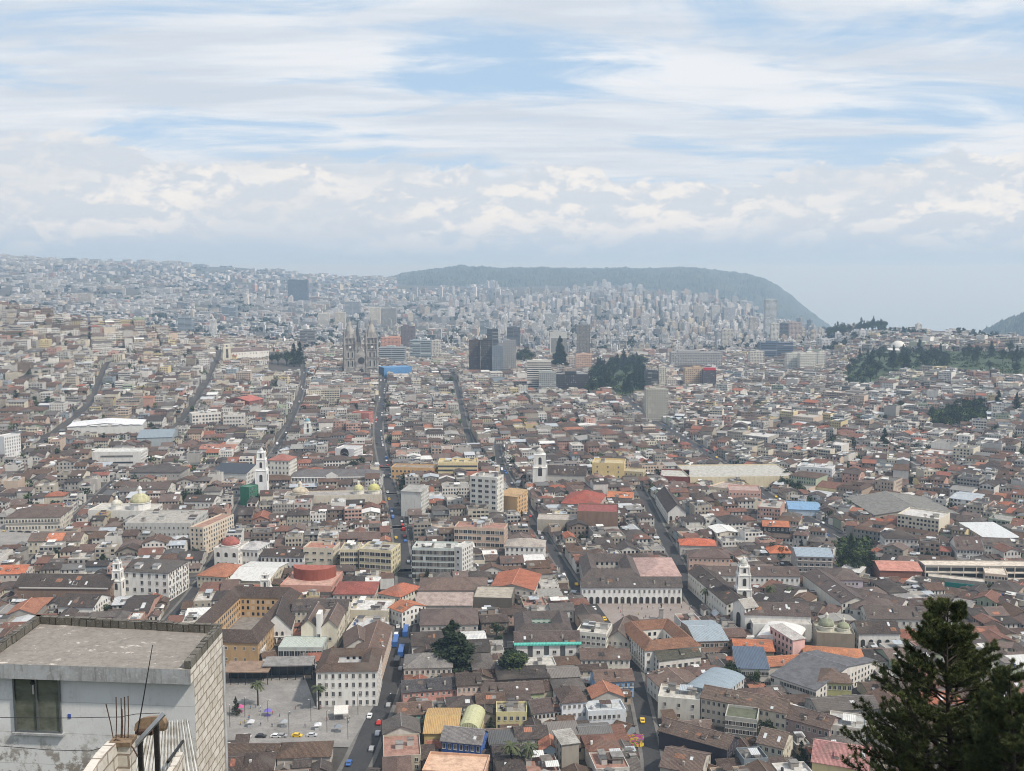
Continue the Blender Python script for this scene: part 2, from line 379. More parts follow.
def house(w, d, h, kind, wc, rc, rise=None, bays=(2.9, 2.9, 0, 2.9), flo=3.0, st=.38, mat='clay_tile', clutter=0, ov=.5, rnd=random, plinth=None):
    W, Rf = MB(), MB()
    if rise is None: rise = {'gable_x': d/2*.42, 'gable_y': w/2*.42, 'hip': min(w, d)/2*.42, 'shed': d*.12, 'flat': .8, 'court': 2.0, 'barrel': w*.2}[kind]
    c = [(0, 0), (w, 0), (w, d), (0, d)]
    n = max(1, round(h / flo)); fl = h / n
    for i in range(4):
        W.wall(c[i], c[(i+1) % 4], -6, 0, wc); W.wall(c[i], c[(i+1) % 4], 0, h, wc, bays[i], fl, st)
    roof(W, Rf, kind, w, d, h, rise, wc, rc, ov, mat)
    T = MB()
    if kind == 'flat' and clutter:
        for _ in range(clutter):
            q = rnd.random(); a = rnd.uniform(1.8, min(4.5, w*.4)); b = rnd.uniform(1.8, min(4.5, d*.4)); x = rnd.uniform(.6, max(.7, w-a-.6)); y = rnd.uniform(.6, max(.7, d-b-.6))
            if q < .45:
                hh = rnd.uniform(2, 2.8); T.box(x, y, h, x+a, y+b, h+hh, 'plaster', rnd.choice([wc, (.3, .28, .26), (.5, .48, .45)]))
                T.box(x-.2, y-.2, h+hh, x+a+.2, y+b+.2, h+hh+.15, 'roof_slab', rnd.choice(GREYS))
            elif q < .7:
                T.slab([(x, y, h+2.0), (x+a+1.5, y, h+2.0), (x+a+1.5, y+b+1, h+2.6), (x, y+b+1, h+2.6)], .08, 'metal_sheet', rnd.choice(LIGHT+BROWNS[:2]))
                for px_, py_ in ((x+.1, y+.1), (x+a+1.3, y+.1)): T.box(px_, py_, h, px_+.12, py_+.12, h+2, 'dark_metal')
            elif q < .88:
                r = rnd.uniform(.55, .8); T.lathe(x+1, y+1, [(r, h+.1), (r, h+1.2), (r*.6, h+1.5), (.01, h+1.6)], 8, 'paint', rnd.choice([(.04, .08, .2), (.03, .03, .03), (.3, .3, .32)]))
            else:
                T.box(x, y, h, x+a, y+.12, h+1.1, 'plaster', wc)
    elif clutter and kind in ('gable_x', 'hip') and rnd.random() < .6:
        x = rnd.uniform(1, max(1.1, w-3)); z = h + rise*.45
        T.box(x, d*.25, z-.6, x+.9, d*.25+.9, z+1.1, 'plaster', wc) if rnd.random() < .4 else T.slab([(x, d*.14, h+rise*.28+.12), (x+2, d*.14, h+rise*.28+.12), (x+2, d*.34, h+rise*.68+.12), (x, d*.34, h+rise*.68+.12)], .1, 'metal_sheet', (.55, .57, .58))
    return W, Rf, T
# occupancy raster ---------------------------------------------------------
OX, OY, CS = -2200, 300, 2.0
OCC = np.zeros((1500, 2200), bool)      # rows y, cols x
def fill_poly(P, grow=0):
    xs = [p[0] for p in P]; ys = [p[1] for p in P]
    if grow:
        cx, cy = sum(xs)/len(xs), sum(ys)/len(ys)
        P = [(x + grow*np.sign(x-cx), y + grow*np.sign(y-cy)) for x, y in P]
    i0, i1 = int((min(xs)-OX)/CS)-2, int((max(xs)-OX)/CS)+3; j0, j1 = int((min(ys)-OY)/CS)-2, int((max(ys)-OY)/CS)+3
    i0, j0 = max(i0, 0), max(j0, 0); i1, j1 = min(i1, OCC.shape[1]), min(j1, OCC.shape[0])
    if i1 <= i0 or j1 <= j0: return
    X, Y = np.meshgrid(OX + (np.arange(i0, i1)+.5)*CS, OY + (np.arange(j0, j1)+.5)*CS)
    ins = np.zeros(X.shape, bool); n = len(P)
    for k in range(n):
        (xa, ya), (xb, yb) = P[k], P[(k+1) % n]
        if ya == yb: continue
        ins ^= ((ya > Y) != (yb > Y)) & (X < (xb-xa)*(Y-ya)/(yb-ya)+xa)
    OCC[j0:j1, i0:i1] |= ins
def occupied(xs, ys):
    i = np.clip(((xs-OX)/CS).astype(int), 0, OCC.shape[1]-1); j = np.clip(((ys-OY)/CS).astype(int), 0, OCC.shape[0]-1)
    return OCC[j, i]
# roads --------------------------------------------------------------------
def mat_ground(name, c1, c2, scale=.05, green=False):
    m, nt, bs = newmat(name); s = NT(nt)
    pos = s.n('ShaderNodeNewGeometry').outputs['Position']
    n1 = s.noise(pos, scale, 5, .65); n2 = s.noise(pos, scale*14, 3, .6)
    c = s.mix(s.ramp(n1, .35, .65), c1, c2); c = s.mix(s.ramp(n2, .4, .7, 0, .4), c, tuple(x*.6 for x in c1))
    if green:
        P = s.sep(pos); r = s.vm('LENGTH', s.comb(P[0], P[1], 0))
        g = s.mix(n2, (.03, .045, .018), (.075, .075, .035))
        c = s.mix(s.m('MAXIMUM', s.ramp(r, 380, 330), s.ramp(s.noise(pos, .004, 3), .56, .62, 0, s.ramp(r, 2000, 3500))), c, g)
    s.put(bs.inputs['Base Color'], c); bs.inputs['Roughness'].default_value = .95; MAT[name] = m
mat_ground('ground', (.05, .045, .04), (.085, .078, .07), .03, True)
mat_ground('asphalt', (.035, .035, .038), (.05, .049, .05), .05)
mat_ground('pavement', (.12, .115, .105), (.17, .16, .15), .1)
mat_ground('plaza_stone', (.20, .19, .18), (.28, .265, .25), .09)
mat_ground('plaza_pink', (.24, .20, .18), (.29, .25, .23), .08)
mat_ground('grass', (.025, .045, .016), (.055, .08, .028), .03)
def terrain_mesh():
    az = np.concatenate([np.arange(-180, -36, 4), np.arange(-36, 36.01, .4), np.arange(40, 180, 4)])
    rr = np.concatenate([[.01, 3, 8, 15, 30, 60, 100, 150, 200, 240, 270, 290, 300], np.arange(310, 420, 8), np.geomspace(420, 9000, 150), [12000, 20000, 40000]])
    A, Rr = np.meshgrid(np.radians(az), rr); X = Rr*np.sin(A); Y = Rr*np.cos(A)
    Yc = np.where(np.abs(A) < math.pi/2, Y, -Y); Z = terr(X, Yc)
    na, nr = len(az), len(rr); V = np.stack([X, Y, Z], -1).reshape(-1, 3)
    Fc = []
    for j in range(nr-1):
        for i in range(na):
            k = (i+1) % na; Fc.append((j*na+i, j*na+k, (j+1)*na+k, (j+1)*na+i))
    me = bpy.data.meshes.new('ground'); me.from_pydata(V.tolist(), [], [f[::-1] for f in Fc]); me.materials.append(MAT['ground'])
    me.polygons.foreach_set('use_smooth', [True]*len(Fc)); tag(link('ground', me), kind='structure')
terrain_mesh()
ROADS = []
def resample(P, step):
    out = [P[0]]
    for a, b in zip(P, P[1:]):
        L = math.hypot(b[0]-a[0], b[1]-a[1]); n = max(1, int(L/step))
        out += [(a[0]+(b[0]-a[0])*k/n, a[1]+(b[1]-a[1])*k/n) for k in range(1, n+1)]
    return out
def smooth_line(P, it=2):
    for _ in range(it):
        Q = [P[0]]
        for a, b in zip(P, P[1:]): Q += [(a[0]*.75+b[0]*.25, a[1]*.75+b[1]*.25), (a[0]*.25+b[0]*.75, a[1]*.25+b[1]*.75)]
        P = Q + [P[-1]]
    return P
def road(P, width, walk=1.6, name='street', lanes=False):
    P = resample(smooth_line(P), 9); ROADS.append((P, width))
    L, Rt = [], []; off = []
    for i, p in enumerate(P):
        a = P[max(i-1, 0)]; b = P[min(i+1, len(P)-1)]; dx, dy = b[0]-a[0], b[1]-a[1]; l = math.hypot(dx, dy) or 1
        off.append((dy/l, -dx/l))
    def strip(mb, o0, o1, dz, mat):
        pr = []
        for (x, y), (nx, ny) in zip(P, off):
            z = tz(x, y) + dz; pr.append(((x+nx*o0, y+ny*o0, z), (x+nx*o1, y+ny*o1, z)))
        for (a, b), (c, d) in zip(pr, pr[1:]): mb.face([a, b, d, c], mat)
        return pr
    h = width/2; mb = MB(); strip(mb, -h+walk, h-walk, .12, 'asphalt')
    if lanes:
        for k in range(0, len(P)-1, 2):
            (x0, y0), (x1, y1) = P[k], P[k+1]; nx, ny = off[k]; z0 = tz(x0, y0)+.13; z1 = tz(x1, y1)+.13; e = .12
            mb.face([(x0-nx*e, y0-ny*e, z0), (x0+nx*e, y0+ny*e, z0), (x1+nx*e, y1+ny*e, z1), (x1-nx*e, y1-ny*e, z1)], 'white_trim')
    tag(link(name, mb.build(name)), kind='structure')
    pv = MB()
    for sg in (-1, 1):
        strip(pv, sg*(h-walk) if sg > 0 else -h, h if sg > 0 else -h+walk, .26, 'pavement')
        prev = None
        for (x, y), (nx, ny) in zip(P, off):
            z = tz(x, y); e = sg*(h-walk); cur = ((x+nx*e, y+ny*e, z+.1), (x+nx*e, y+ny*e, z+.26))
            if prev: pv.face([prev[0], cur[0], cur[1], prev[1]], 'pavement')
            prev = cur
    tag(link('pavement', pv.build('pavement')), kind='structure')
    for i in range(len(P)-1):
        (x0, y0), (x1, y1) = P[i], P[i+1]; (n0, m0), (n1, m1) = off[i], off[i+1]
        fill_poly([(x0-n0*h, y0-m0*h), (x0+n0*h, y0+m0*h), (x1+n1*h, y1+m1*h), (x1-n1*h, y1-m1*h)])
def pxline(L, step=None): return [g1(a, b) for a, b in L]
S_CENTRAL = pxline([(335, 800), (358, 765), (372, 730), (388, 690), (400, 650), (407, 610), (405, 570), (397, 515), (384, 465), (377, 430), (382, 400), (383, 377)])
road(S_CENTRAL, 13, 1.8)
S2 = pxline([(120, 680), (158, 632), (188, 600), (210, 568), (229, 532), (240, 505), (256, 478), (275, 450), (290, 425), (300, 400), (305, 372)]); road(S2, 8.5)
S3 = pxline([(10, 590), (45, 545), (85, 508), (115, 479), (155, 450), (178, 425), (192, 408), (206, 385), (215, 365), (222, 350)]); road(S3, 8)
S4 = pxline([(0, 470), (40, 442), (75, 420), (93, 402), (102, 375), (108, 362)]); road(S4, 8)
S5 = pxline([(655, 790), (652, 755), (646, 725), (636, 680), (627, 650), (610, 622), (580, 595), (560, 563), (545, 540), (530, 520), (512, 487), (500, 465), (497, 445)]); road(S5, 10)
S6 = pxline([(474, 452), (465, 427), (461, 405), (456, 384), (452, 372)]); road(S6, 9.5)
S7 = pxline([(700, 612), (688, 590), (682, 572), (674, 555), (660, 530), (650, 508), (640, 490)]); road(S7, 11)
S8 = pxline([(860, 550), (830, 532), (790, 512), (762, 494), (735, 472), (712, 460), (695, 447), (667, 430), (642, 416), (628, 402), (622, 395)]); road(S8, 20, 3, 'avenue', True)
S9 = pxline([(1060, 478), (1005, 477), (960, 470), (905, 452), (860, 440)]); 
AU = R(7.3)
EU = (-math.sin(AU), math.cos(AU)); EV = (math.cos(AU), math.sin(AU))
def uv2xy(u, v): return (EU[0]*u+EV[0]*v, EU[1]*u+EV[1]*v)
for u, v0, v1 in ((655, -330, 60), (770, -420, 70), (890, -470, 140), (1010, -520, 160), (1130, -560, 240), (1250, -640, 250), (1380, -700, 300), (1520, -800, 330), (1680, -850, 350)):
    road([uv2xy(u, v) for v in range(v0, v1+1, 40)], 9.5, 1.5)
# plazas
def plaza(pxs, mat, name):
    P = [g1(a, b) for a, b in pxs]; fill_poly(P)
    mb = MB(); mb.face([(x, y, tz(x, y)+.3) for x, y in P][::1], mat)
    o = link(name, mb.build(name)); o.data.flip_normals() if o.data.polygons[0].normal.z < 0 else None
    tag(o, kind='structure'); return P
PL24 = plaza([(218, 746), (226, 664), (300, 664), (316, 708), (374, 706), (349, 748)], 'plaza_stone', 'plaza')
PLSD = plaza([(612, 625), (596, 603), (684, 602), (700, 616), (722, 625)], 'plaza_pink', 'plaza')
PLSF = plaza([(-60, 520), (36, 527), (30, 550), (-60, 560)], 'plaza_stone', 'plaza')
# ------------------------------------------------------------------ windows and arches as part meshes (facing -y, origin at centre bottom)
WM = {}; WR = random.Random(3)
def win_mesh(w, h, style='plain', col=(.55, .53, .5), gm='dark_glass'):
    k = (round(w, 1), round(h, 1), style, col, gm)
    if k in WM: return WM[k]
    w, h = k[0], k[1]; mb = MB(); f = .13
    mb.face([(-w/2, -.02, 0), (w/2, -.02, 0), (w/2, -.02, h), (-w/2, -.02, h)], gm)
    mb.box(-w/2-f, -.09, -f, -w/2, .02, h+f, 'paint', col); mb.box(w/2, -.09, -f, w/2+f, .02, h+f, 'paint', col)
    mb.box(-w/2, -.09, h, w/2, .02, h+f, 'paint', col); mb.box(-w/2-.05, -.2, -f-.02, w/2+.05, .02, -.01, 'paint', col)
    mb.box(-.04, -.06, .0, .04, 0, h, 'paint', col)
    if style == 'balcony':
        mb.box(-w/2-.5, -.9, -.3, w/2+.5, .02, -.16, 'paint', col)
        for i in range(7):
            x = -w/2-.45 + (w+.9)*i/6; mb.box(x-.03, -.88, -.16, x+.03, -.82, .8, 'dark_metal')
        mb.box(-w/2-.5, -.9, .8, w/2+.5, -.82, .86, 'dark_metal')
    WM[k] = mb.build('window'); return WM[k]
def arch_mesh(w, h, mat='void_shade', col=(.6, .58, .54)):
    k = ('a', round(w, 1), round(h, 1), mat)
    if k in WM: return WM[k]
    mb = MB(); r = w/2; n = 10; hb = h - r
    arc = [(-r*math.cos(math.pi*i/n), -.03, hb + r*math.sin(math.pi*i/n)) for i in range(n+1)]
    mb.face([(-r, -.03, 0), (r, -.03, 0)] + arc[::-1], mat)  # flat dark face paints the shaded recess of the arch
    ro = r + .22; arco = [(-ro*math.cos(math.pi*i/n), hb + ro*math.sin(math.pi*i/n)) for i in range(n+1)]
    pi, po = [(-r, 0)] + [(a[0], a[2]) for a in arc] + [(r, 0)], [(-ro, 0)] + arco + [(ro, 0)]
    for (a, b), (c, d) in zip(zip(pi, po), zip(pi[1:], po[1:])):
        mb.face([(a[0], -.14, a[1]), (c[0], -.14, c[1]), (d[0], -.14, d[1]), (b[0], -.14, b[1])], 'paint', col)
        mb.face([(b[0], -.14, b[1]), (d[0], -.14, d[1]), (d[0], .0, d[1]), (b[0], 0, b[1])], 'paint', col)
        mb.face([(c[0], -.14, c[1]), (a[0], -.14, a[1]), (a[0], -.03, a[1]), (c[0], -.03, c[1])], 'paint', col)
    WM[k] = mb.build('arch'); return WM[k]
def add_windows(rt, side, w, d, spec, rnd=random):
    """spec rows: (z, height, width, count, style) on one side 0 front,1 right,2 back,3 left"""
    for row in spec:
        z, hh, ww, n, st = row[:5]; L = w if side in (0, 2) else d; a, b = (row[5], row[6]) if len(row) > 6 else (0, 1)
        me = arch_mesh(ww, hh) if st == 'arch' else win_mesh(ww, hh, st); m2 = me if st == 'arch' else win_mesh(ww, hh, st, gm='curtained_glass')
        for i in range(n):
            if st == 'plain' and n > 4 and WR.random() < .05: continue
            u = L * (a + (b-a)*(i+.5)/n)
            p = {0: (u, 0), 1: (w, u), 2: (w-u, d), 3: (0, d-u)}[side]
            link('arch' if st == 'arch' else 'window', m2 if WR.random() < .24 else me, rt, (p[0], p[1], z), side*math.pi/2)
def roof_details(rt, w, d, h, kind, rise, rc, rnd):
    n = int(w*d/60)
    for i in range(min(n, 9)):
        if kind == 'gable_x':
            u = rnd.uniform(.05, .9)*w; s0 = rnd.uniform(.05, .6); f = lambda s: (d*.5*s, h+rise*s+.1); pw, ps = rnd.uniform(.8, 4), rnd.uniform(.15, .35)
            (y0, z0), (y1, z1) = f(s0), f(min(.95, s0+ps)); mb = MB(); q = rnd.random()
            if q < .35: mb.slab([(u, y0, z0), (min(u+pw, w), y0, z0), (min(u+pw, w), y1, z1), (u, y1, z1)], .07, 'clay_tile', rnd.choice([(.2, .12, .08), (.3, .15, .09), (.16, .13, .11), (.05, .045, .043)])); link('tile_patch', mb.build('tile_patch'), rt)
            elif q < .6: mb.slab([(u, y0, z0+.1), (u+1.1, y0, z0+.1), (u+1.1, y1, z1+.1), (u, y1, z1+.1)], .15, 'paint', (.5, .52, .53)); link('skylight', mb.build('skylight'), rt)
            elif q < .8: mb.box(u, y0, z0-.8, u+.8, y0+.8, z0+1.6, 'plaster', (.4, .36, .32)); link('chimney', mb.build('chimney'), rt)
            else:
                mb.box(u, y0, z0-1, u+1.8, y0+3, z0+1.1, 'plaster', (.5, .47, .42)); mb.slab([(u-.25, y0-.3, z0+1.1), (u+2.05, y0-.3, z0+1.1), (u+2.05, y0+3, z0+1.8), (u-.25, y0+3, z0+1.8)], .15, 'clay_tile', rc); link('dormer', mb.build('dormer'), rt)
NH = 0
HAND = []
def B(name, label, cat, x0, y0, x1, y1, h, d, kind='gable_x', wc=(.62, .6, .56), rc=None, rise=None, floors=2, nb=0, nbs=0, ww=1.1, wh=1.6,
      wstyle='plain', mat='clay_tile', ov=.5, clutter=0, group=None, bays=(0, 2.9, 0, 2.9), st=.38, flo=3.0, extra=None, z_off=0, arches=0, seed=None, frac=(0, 1)):
    global NH; NH += 1
    rnd = random.Random(NH*31 if seed is None else seed)
    rc = rc or rnd.choice(BROWNS)
    a = g1(x0, y0, h); b = g1(x1, y1, h); w = math.hypot(b[0]-a[0], b[1]-a[1]); an = math.atan2(b[1]-a[1], b[0]-a[0])
    c, s = math.cos(an), math.sin(an)
    z0 = min(tz(*a), tz(a[0]-s*d, a[1]+c*d)) + z_off
    rt = root(name, (a[0], a[1], z0), an); tag(rt, label, cat, group)
    bb = list(bays)
    if nb: bb[0] = 0
    W, Rf, T = house(w, d, h, kind, wc, rc, rise, bb, flo, st, mat, clutter, ov, rnd)
    link('wall', W.build('wall'), rt); link('roof', Rf.build('roof'), rt)
    if T.F: link('rooftop_shed', T.build('rooftop_shed'), rt)
    fh = h / floors
    if nb:
        nbud = max(1, min(nb, 92 // max(1, floors)))
        for f in range(floors):
            if arches and f == 0: add_windows(rt, 0, w, d, [(.05, min(fh*.85, 4.2), min(w/arches*.62, 2.6), arches, 'arch', *frac)])
            else: add_windows(rt, 0, w, d, [(f*fh + (fh-wh)*.45, wh, ww, nbud, wstyle if f else ('plain' if wstyle == 'balcony' else wstyle), *frac)])
    xs, ys = toxp(a[0], a[1], z0+h)
    side = 1 if (a[0]+c*w < 0) else 3
    if nbs:
        for f in range(floors): add_windows(rt, side, w, d, [(f*fh + (fh-wh)*.45, wh, ww, nbs, 'plain')])
    fill_poly([a, b, (b[0]-s*d, b[1]+c*d), (a[0]-s*d, a[1]+c*d)], 0)
    if extra: extra(rt, w, d, h)
    if mat == 'clay_tile' and kind == 'gable_x': roof_details(rt, w, d, h, kind, d/2*.42 if rise is None else rise, rc, rnd)
    HAND.append((rt, x0, y0)); return rt, w
WH, CR, YE, GY = (.72, .71, .68), (.6, .55, .44), (.62, .5, .27), (.38, .37, .35)
DB = (.066, .052, .047)
def dome_parts(rt, x, y, z, r, mat, col, lantern=True, drum=1.5, n=16, sq=1.0, wallc=WH):
    mb = MB(); mb.lathe(x, y, [(r*1.02, z), (r*1.02, z+drum), (r*1.1, z+drum), (r*1.1, z+drum+.3)], n, 'plaster', wallc); link('drum', mb.build('drum'), rt)
    mb = MB(); pr = [(r*math.cos(math.pi/2*k/7), z+drum+.3+r*sq*math.sin(math.pi/2*k/7)) for k in range(7)] + [(.05, z+drum+.3+r*sq)]
    mb.lathe(x, y, pr, n, mat, col); link('dome', mb.build('dome', smooth=True), rt)
    if lantern:
        zt = z+drum+.3+r*sq-.1; q = r*.2; mb = MB()
        mb.lathe(x, y, [(q, zt), (q, zt+q*2.2), (q*1.3, zt+q*2.2), (q*.8, zt+q*3.2), (.03, zt+q*4)], 8, 'plaster', wallc); mb.box(x-.06, y-.06, zt+q*4-.2, x+.06, y+.06, zt+q*4+1.2, 'dark_metal'); link('lantern', mb.build('lantern'), rt)
def tower(name, label, x0, x1, ybase, heights, wc=WH, dome=None, cat='bell tower', spire=None, base_h=0, openings=True, dcol=(.3, .36, .3), dmat='roof_slab', topw=.78):
    """square stepped tower standing at pixel columns x0..x1, foot at ybase"""
    a = g1(x0, ybase); b = g1(x1, ybase); w = math.hypot(b[0]-a[0], b[1]-a[1]); an = math.atan2(b[1]-a[1], b[0]-a[0]); z0 = tz(*a)
    rt = root(name, (a[0], a[1], z0), an); tag(rt, label, cat)
    z = 0; cx = w/2; wi = w
    for i, hh in enumerate(heights):
        mb = MB(); o = (w-wi)/2
        mb.box(o, o, z-(6 if i == 0 else 0), w-o, w-o, z+hh-.5, 'plaster', wc); mb.box(o-.3, o-.3, z+hh-.5, w-o+.3, w-o+.3, z+hh, 'plaster', tuple(min(.8, c*1.1) for c in wc))
        for cxx in (o, w-o):
            for cyy in (o, w-o): mb.box(cxx-.25, cyy-.25, z+.02, cxx+.25, cyy+.25, z+hh-.52, 'plaster', tuple(min(.8, c*1.08) for c in wc))
        link('shaft' if i == 0 else 'belfry', mb.build('shaft'), rt)
        if openings:
            aw = wi*.28; me = arch_mesh(aw, min(hh*.6, aw*2.4))
            for sd in range(4):
                u = {0: (w/2, o), 1: (w-o, w/2), 2: (w/2, w-o), 3: (o, w/2)}[sd]
                if i > 0 or hh > 9: link('arch', me, rt, (u[0], u[1], z+hh*.22 if i else z+hh*.6), sd*math.pi/2)
        if i > 0 or len(heights) > 1:
            mb = MB()
            wn = wi*topw if i < len(heights)-1 else wi
            for cxx in (o+.3, w-o-.3):
                for cyy in (o+.3, w-o-.3): mb.lathe(cxx, cyy, [(.3, z+hh), (.35, z+hh+.7), (.12, z+hh+1.1), (.02, z+hh+1.9)], 6, 'plaster', wc)
            link('finial', mb.build('finial'), rt)
        z += hh; wi *= topw
    wi /= topw
    if dome: dome_parts(rt, cx, cx, z, wi*.44*dome, dmat, dcol, True, wi*.18, 12, 1.05, wc)
    if spire:
        mb = MB(); mb.lathe(cx, cx, [(wi*.45, z), (wi*.3, z+spire*.35), (wi*.1, z+spire*.75), (.04, z+spire)], 8, dmat, dcol); link('spire', mb.build('spire'), rt)
    fill_poly([a, b, (b[0]-math.sin(an)*w, b[1]+math.cos(an)*w), (a[0]-math.sin(an)*w, a[1]+math.cos(an)*w)])
    return rt, w
# ================================================================== named buildings, near ground
def ex_rows(rows, side=0):
    return lambda rt, w, d, h: add_windows(rt, side, w, d, rows)
B('corner_building', 'white four-storey corner building with rows of dark windows above the stone plaza', 'apartment building', 316, 672, 377, 671, 16, 26, 'court', WH, (.105, .07, .055), 2.6, 4, 9, 6, 1.1, 2.0)
lm(347, 690, 'white corner block')
B('tile_roof_house', 'low brown-roofed row below the stone plaza, nearest the concrete roof', 'house', 224, 757, 276, 757, 5, 12, 'gable_x', (.5, .45, .4), (.1, .07, .055), 2.6, 1, 0)
B('tile_roof_house', 'brown hipped house row below the parked cars of the stone plaza', 'house', 277, 758, 330, 756, 5.5, 13, 'hip', (.5, .46, .42), (.12, .08, .06), 3, 1, 0)
B('office_building', 'white U-shaped office building with four rows of large dark windows beside the slim tower', 'office building', 123, 571, 168, 573, 17, 26, 'hip', WH, (.10, .09, .085), 3.5, 4, 6, 6, 1.6, 2.2, extra=lambda rt, w, d, h: [link('dormer', (lambda mb: (mb.box(w*f, 3, h, w*f+3.5, 7, h+3.2, 'plaster', WH), mb.slab([(w*f-.3, 2.6, h+3.2), (w*f+3.8, 2.6, h+3.2), (w*f+3.8, 7.4, h+3.5), (w*f-.3, 7.4, h+3.5)], .2, 'roof_slab', (.25, .25, .25)), mb.build('dormer'))[2])(MB()), rt) for f in (.2, .6)])
lm(145, 585, 'white U-shaped office')
tower('bell_tower', 'slim white two-stage bell tower beside the long dark-roofed church', 112, 122, 603, (13, 6, 4), WH, .9, dcol=(.5, .5, .48))
lm(117, 580, 'slim white bell tower')
B('long_church', 'long brown stone church with dark tiled gable roof and pale eave band', 'church', 14, 586, 110, 587, 11, 19, 'gable_x', (.23, .16, .12), DB, 4.5, 1, 6, 0, 1.0, 2.0, extra=lambda rt, w, d, h: link('eave_band', (lambda mb: (mb.box(3, -.56, h-1.2, w-1, -.05, h-.35, 'paint', (.6, .58, .54)), mb.build('eave_band'))[1])(MB()), rt))
lm(60, 580, 'long dark-roofed church')
B('cloister_wing', 'dark-roofed wing with a white strip of small arches below the long church', 'convent', 58, 606, 93, 607, 8, 20, 'gable_x', WH, DB, 4, 1, 9, 0, 1.3, 2.4, 'arch')
B('convent', 'huge brown-roofed convent block with a sunken courtyard behind the concrete roof', 'convent', 176, 641, 258, 643, 11, 78, 'court', (.46, .31, .17), (.085, .062, .053), 5, 2, 9, 0, 1.0, 1.4)
lm(215, 620, 'huge convent roof')
B('covered_market', 'low building with orange tile roof beside the busy alley', 'house', 197, 575, 226, 577, 8, 26, 'hip', CR, (.40, .17, .10), 3.5, 2, 7)
B('depot', 'low depot with white and grey striped metal roof', 'warehouse', 229, 580, 268, 581, 7, 40, 'gable_x', CR, (.62, .62, .6), 2.5, 1, 6, mat='metal_sheet')
def rotunda(rt, w, d, h):
    mb = MB(); n = 18; r = w/2*.86
    P = [(w/2 - r*math.cos(math.pi*k/n), d*.75 - r*.9*math.sin(math.pi*k/n)) for k in range(n+1)]
    for a, b in zip(P, P[1:]): mb.face([(a[0], a[1], h-2), (b[0], b[1], h-2), (b[0], b[1], h+6.5), (a[0], a[1], h+6.5)], 'plaster', (.27, .085, .06))
    mb.face([(x, y, h+6.5) for x, y in P], 'roof_slab', (.36, .12, .09)); mb.face([(P[-1][0], P[-1][1], h-2), (P[0][0], P[0][1], h-2), (P[0][0], P[0][1], h+6.5), (P[-1][0], P[-1][1], h+6.5)], 'plaster', (.3, .1, .07))
    link('drum', mb.build('drum'), rt)
B('auditorium', 'auditorium with curved brick-red drum above a pink base', 'auditorium', 280, 586, 331, 587, 8, 30, 'flat', (.55, .3, .24), (.5, .32, .26), .8, 1, 0, extra=rotunda)
lm(304, 578, 'brick-red drum')
tower('belfry_tower', 'small white square belfry tower above the gabled chapel', 260, 270, 603, (8, 5.5, 3), WH, None, spire=1.5, dcol=(.6, .6, .58))
lm(265, 590, 'small square belfry')
def chapel(rt, w, d, h):
    add_windows(rt, 0, w, d, [(1.0, 3.2, 1.8, 4, 'arch', .12, .88), (5.2, 2.2, 1.2, 3, 'arch', .2, .8)])
    mb = MB(); mb.box(0, -.35, 4.6, w, 0, 4.9, 'paint', WH); link('cornice', mb.build('cornice'), rt)
B('chapel', 'white chapel with gabled front, arched windows and dark roof behind', 'chapel', 262, 629, 291, 628, 9, 30, 'gable_y', WH, DB, 7.5, 1, 0, extra=chapel, ov=.4)
lm(277, 632, 'white gabled chapel')
B('apartment_block', 'cream twin-gabled block with a white stair tower in the middle', 'apartment building', 301, 627, 337, 627, 12, 26, 'flat', (.66, .61, .5), (.3, .27, .25), .5, 3, 0,
  extra=lambda rt, w, d, h: ([link('gable_roof', (lambda W, Rf: (roof(W, Rf, 'gable_y', w*.42, d, 0, 3.6, (.66, .61, .5), (.15, .11, .095)), W.merge(Rf), W.build('gable_roof'))[2])(MB(), MB()), rt, (x, 0, h+.5)) for x in (0, w*.58)],
      link('stair_tower', (lambda mb: (mb.box(w*.44, -1, 0, w*.56, 6, h+7, 'plaster', WH), mb.build('stair_tower'))[1])(MB()), rt),
      link('window', win_mesh(1.4, 1.6), rt, (w*.5, -1.0, 3)), link('window', win_mesh(1.4, 1.6), rt, (w*.5, -1.0, 7)), link('window', win_mesh(1.4, 1.6), rt, (w*.8, 0, 5))))
lm(320, 635, 'cream twin-gabled block')
B('courtyard_house', 'cream winged house with dark grey roof behind the twin-gabled block', 'house', 292, 610, 347, 610, 12, 14, 'gable_x', (.6, .56, .47), (.09, .075, .072), 3.5, 3, 12, 0, 1.1, 1.5)
B('glass_hall', 'low glass and white steel hall next to the sunken yard', 'hall', 278, 648, 322, 648, 7, 16, 'flat', (.42, .45, .43), (.45, .5, .46), .4, 1, 8, 0, 2.4, 4.2, mat='metal_sheet')
B('greenhouse_gallery', 'white gallery with a row of arched green-glass bays below the orange wall', 'gallery', 223, 651, 262, 651, 6, 8, 'flat', WH, (.5, .5, .48), .5, 1, 8, 0, 2.0, 3.8, 'arch')
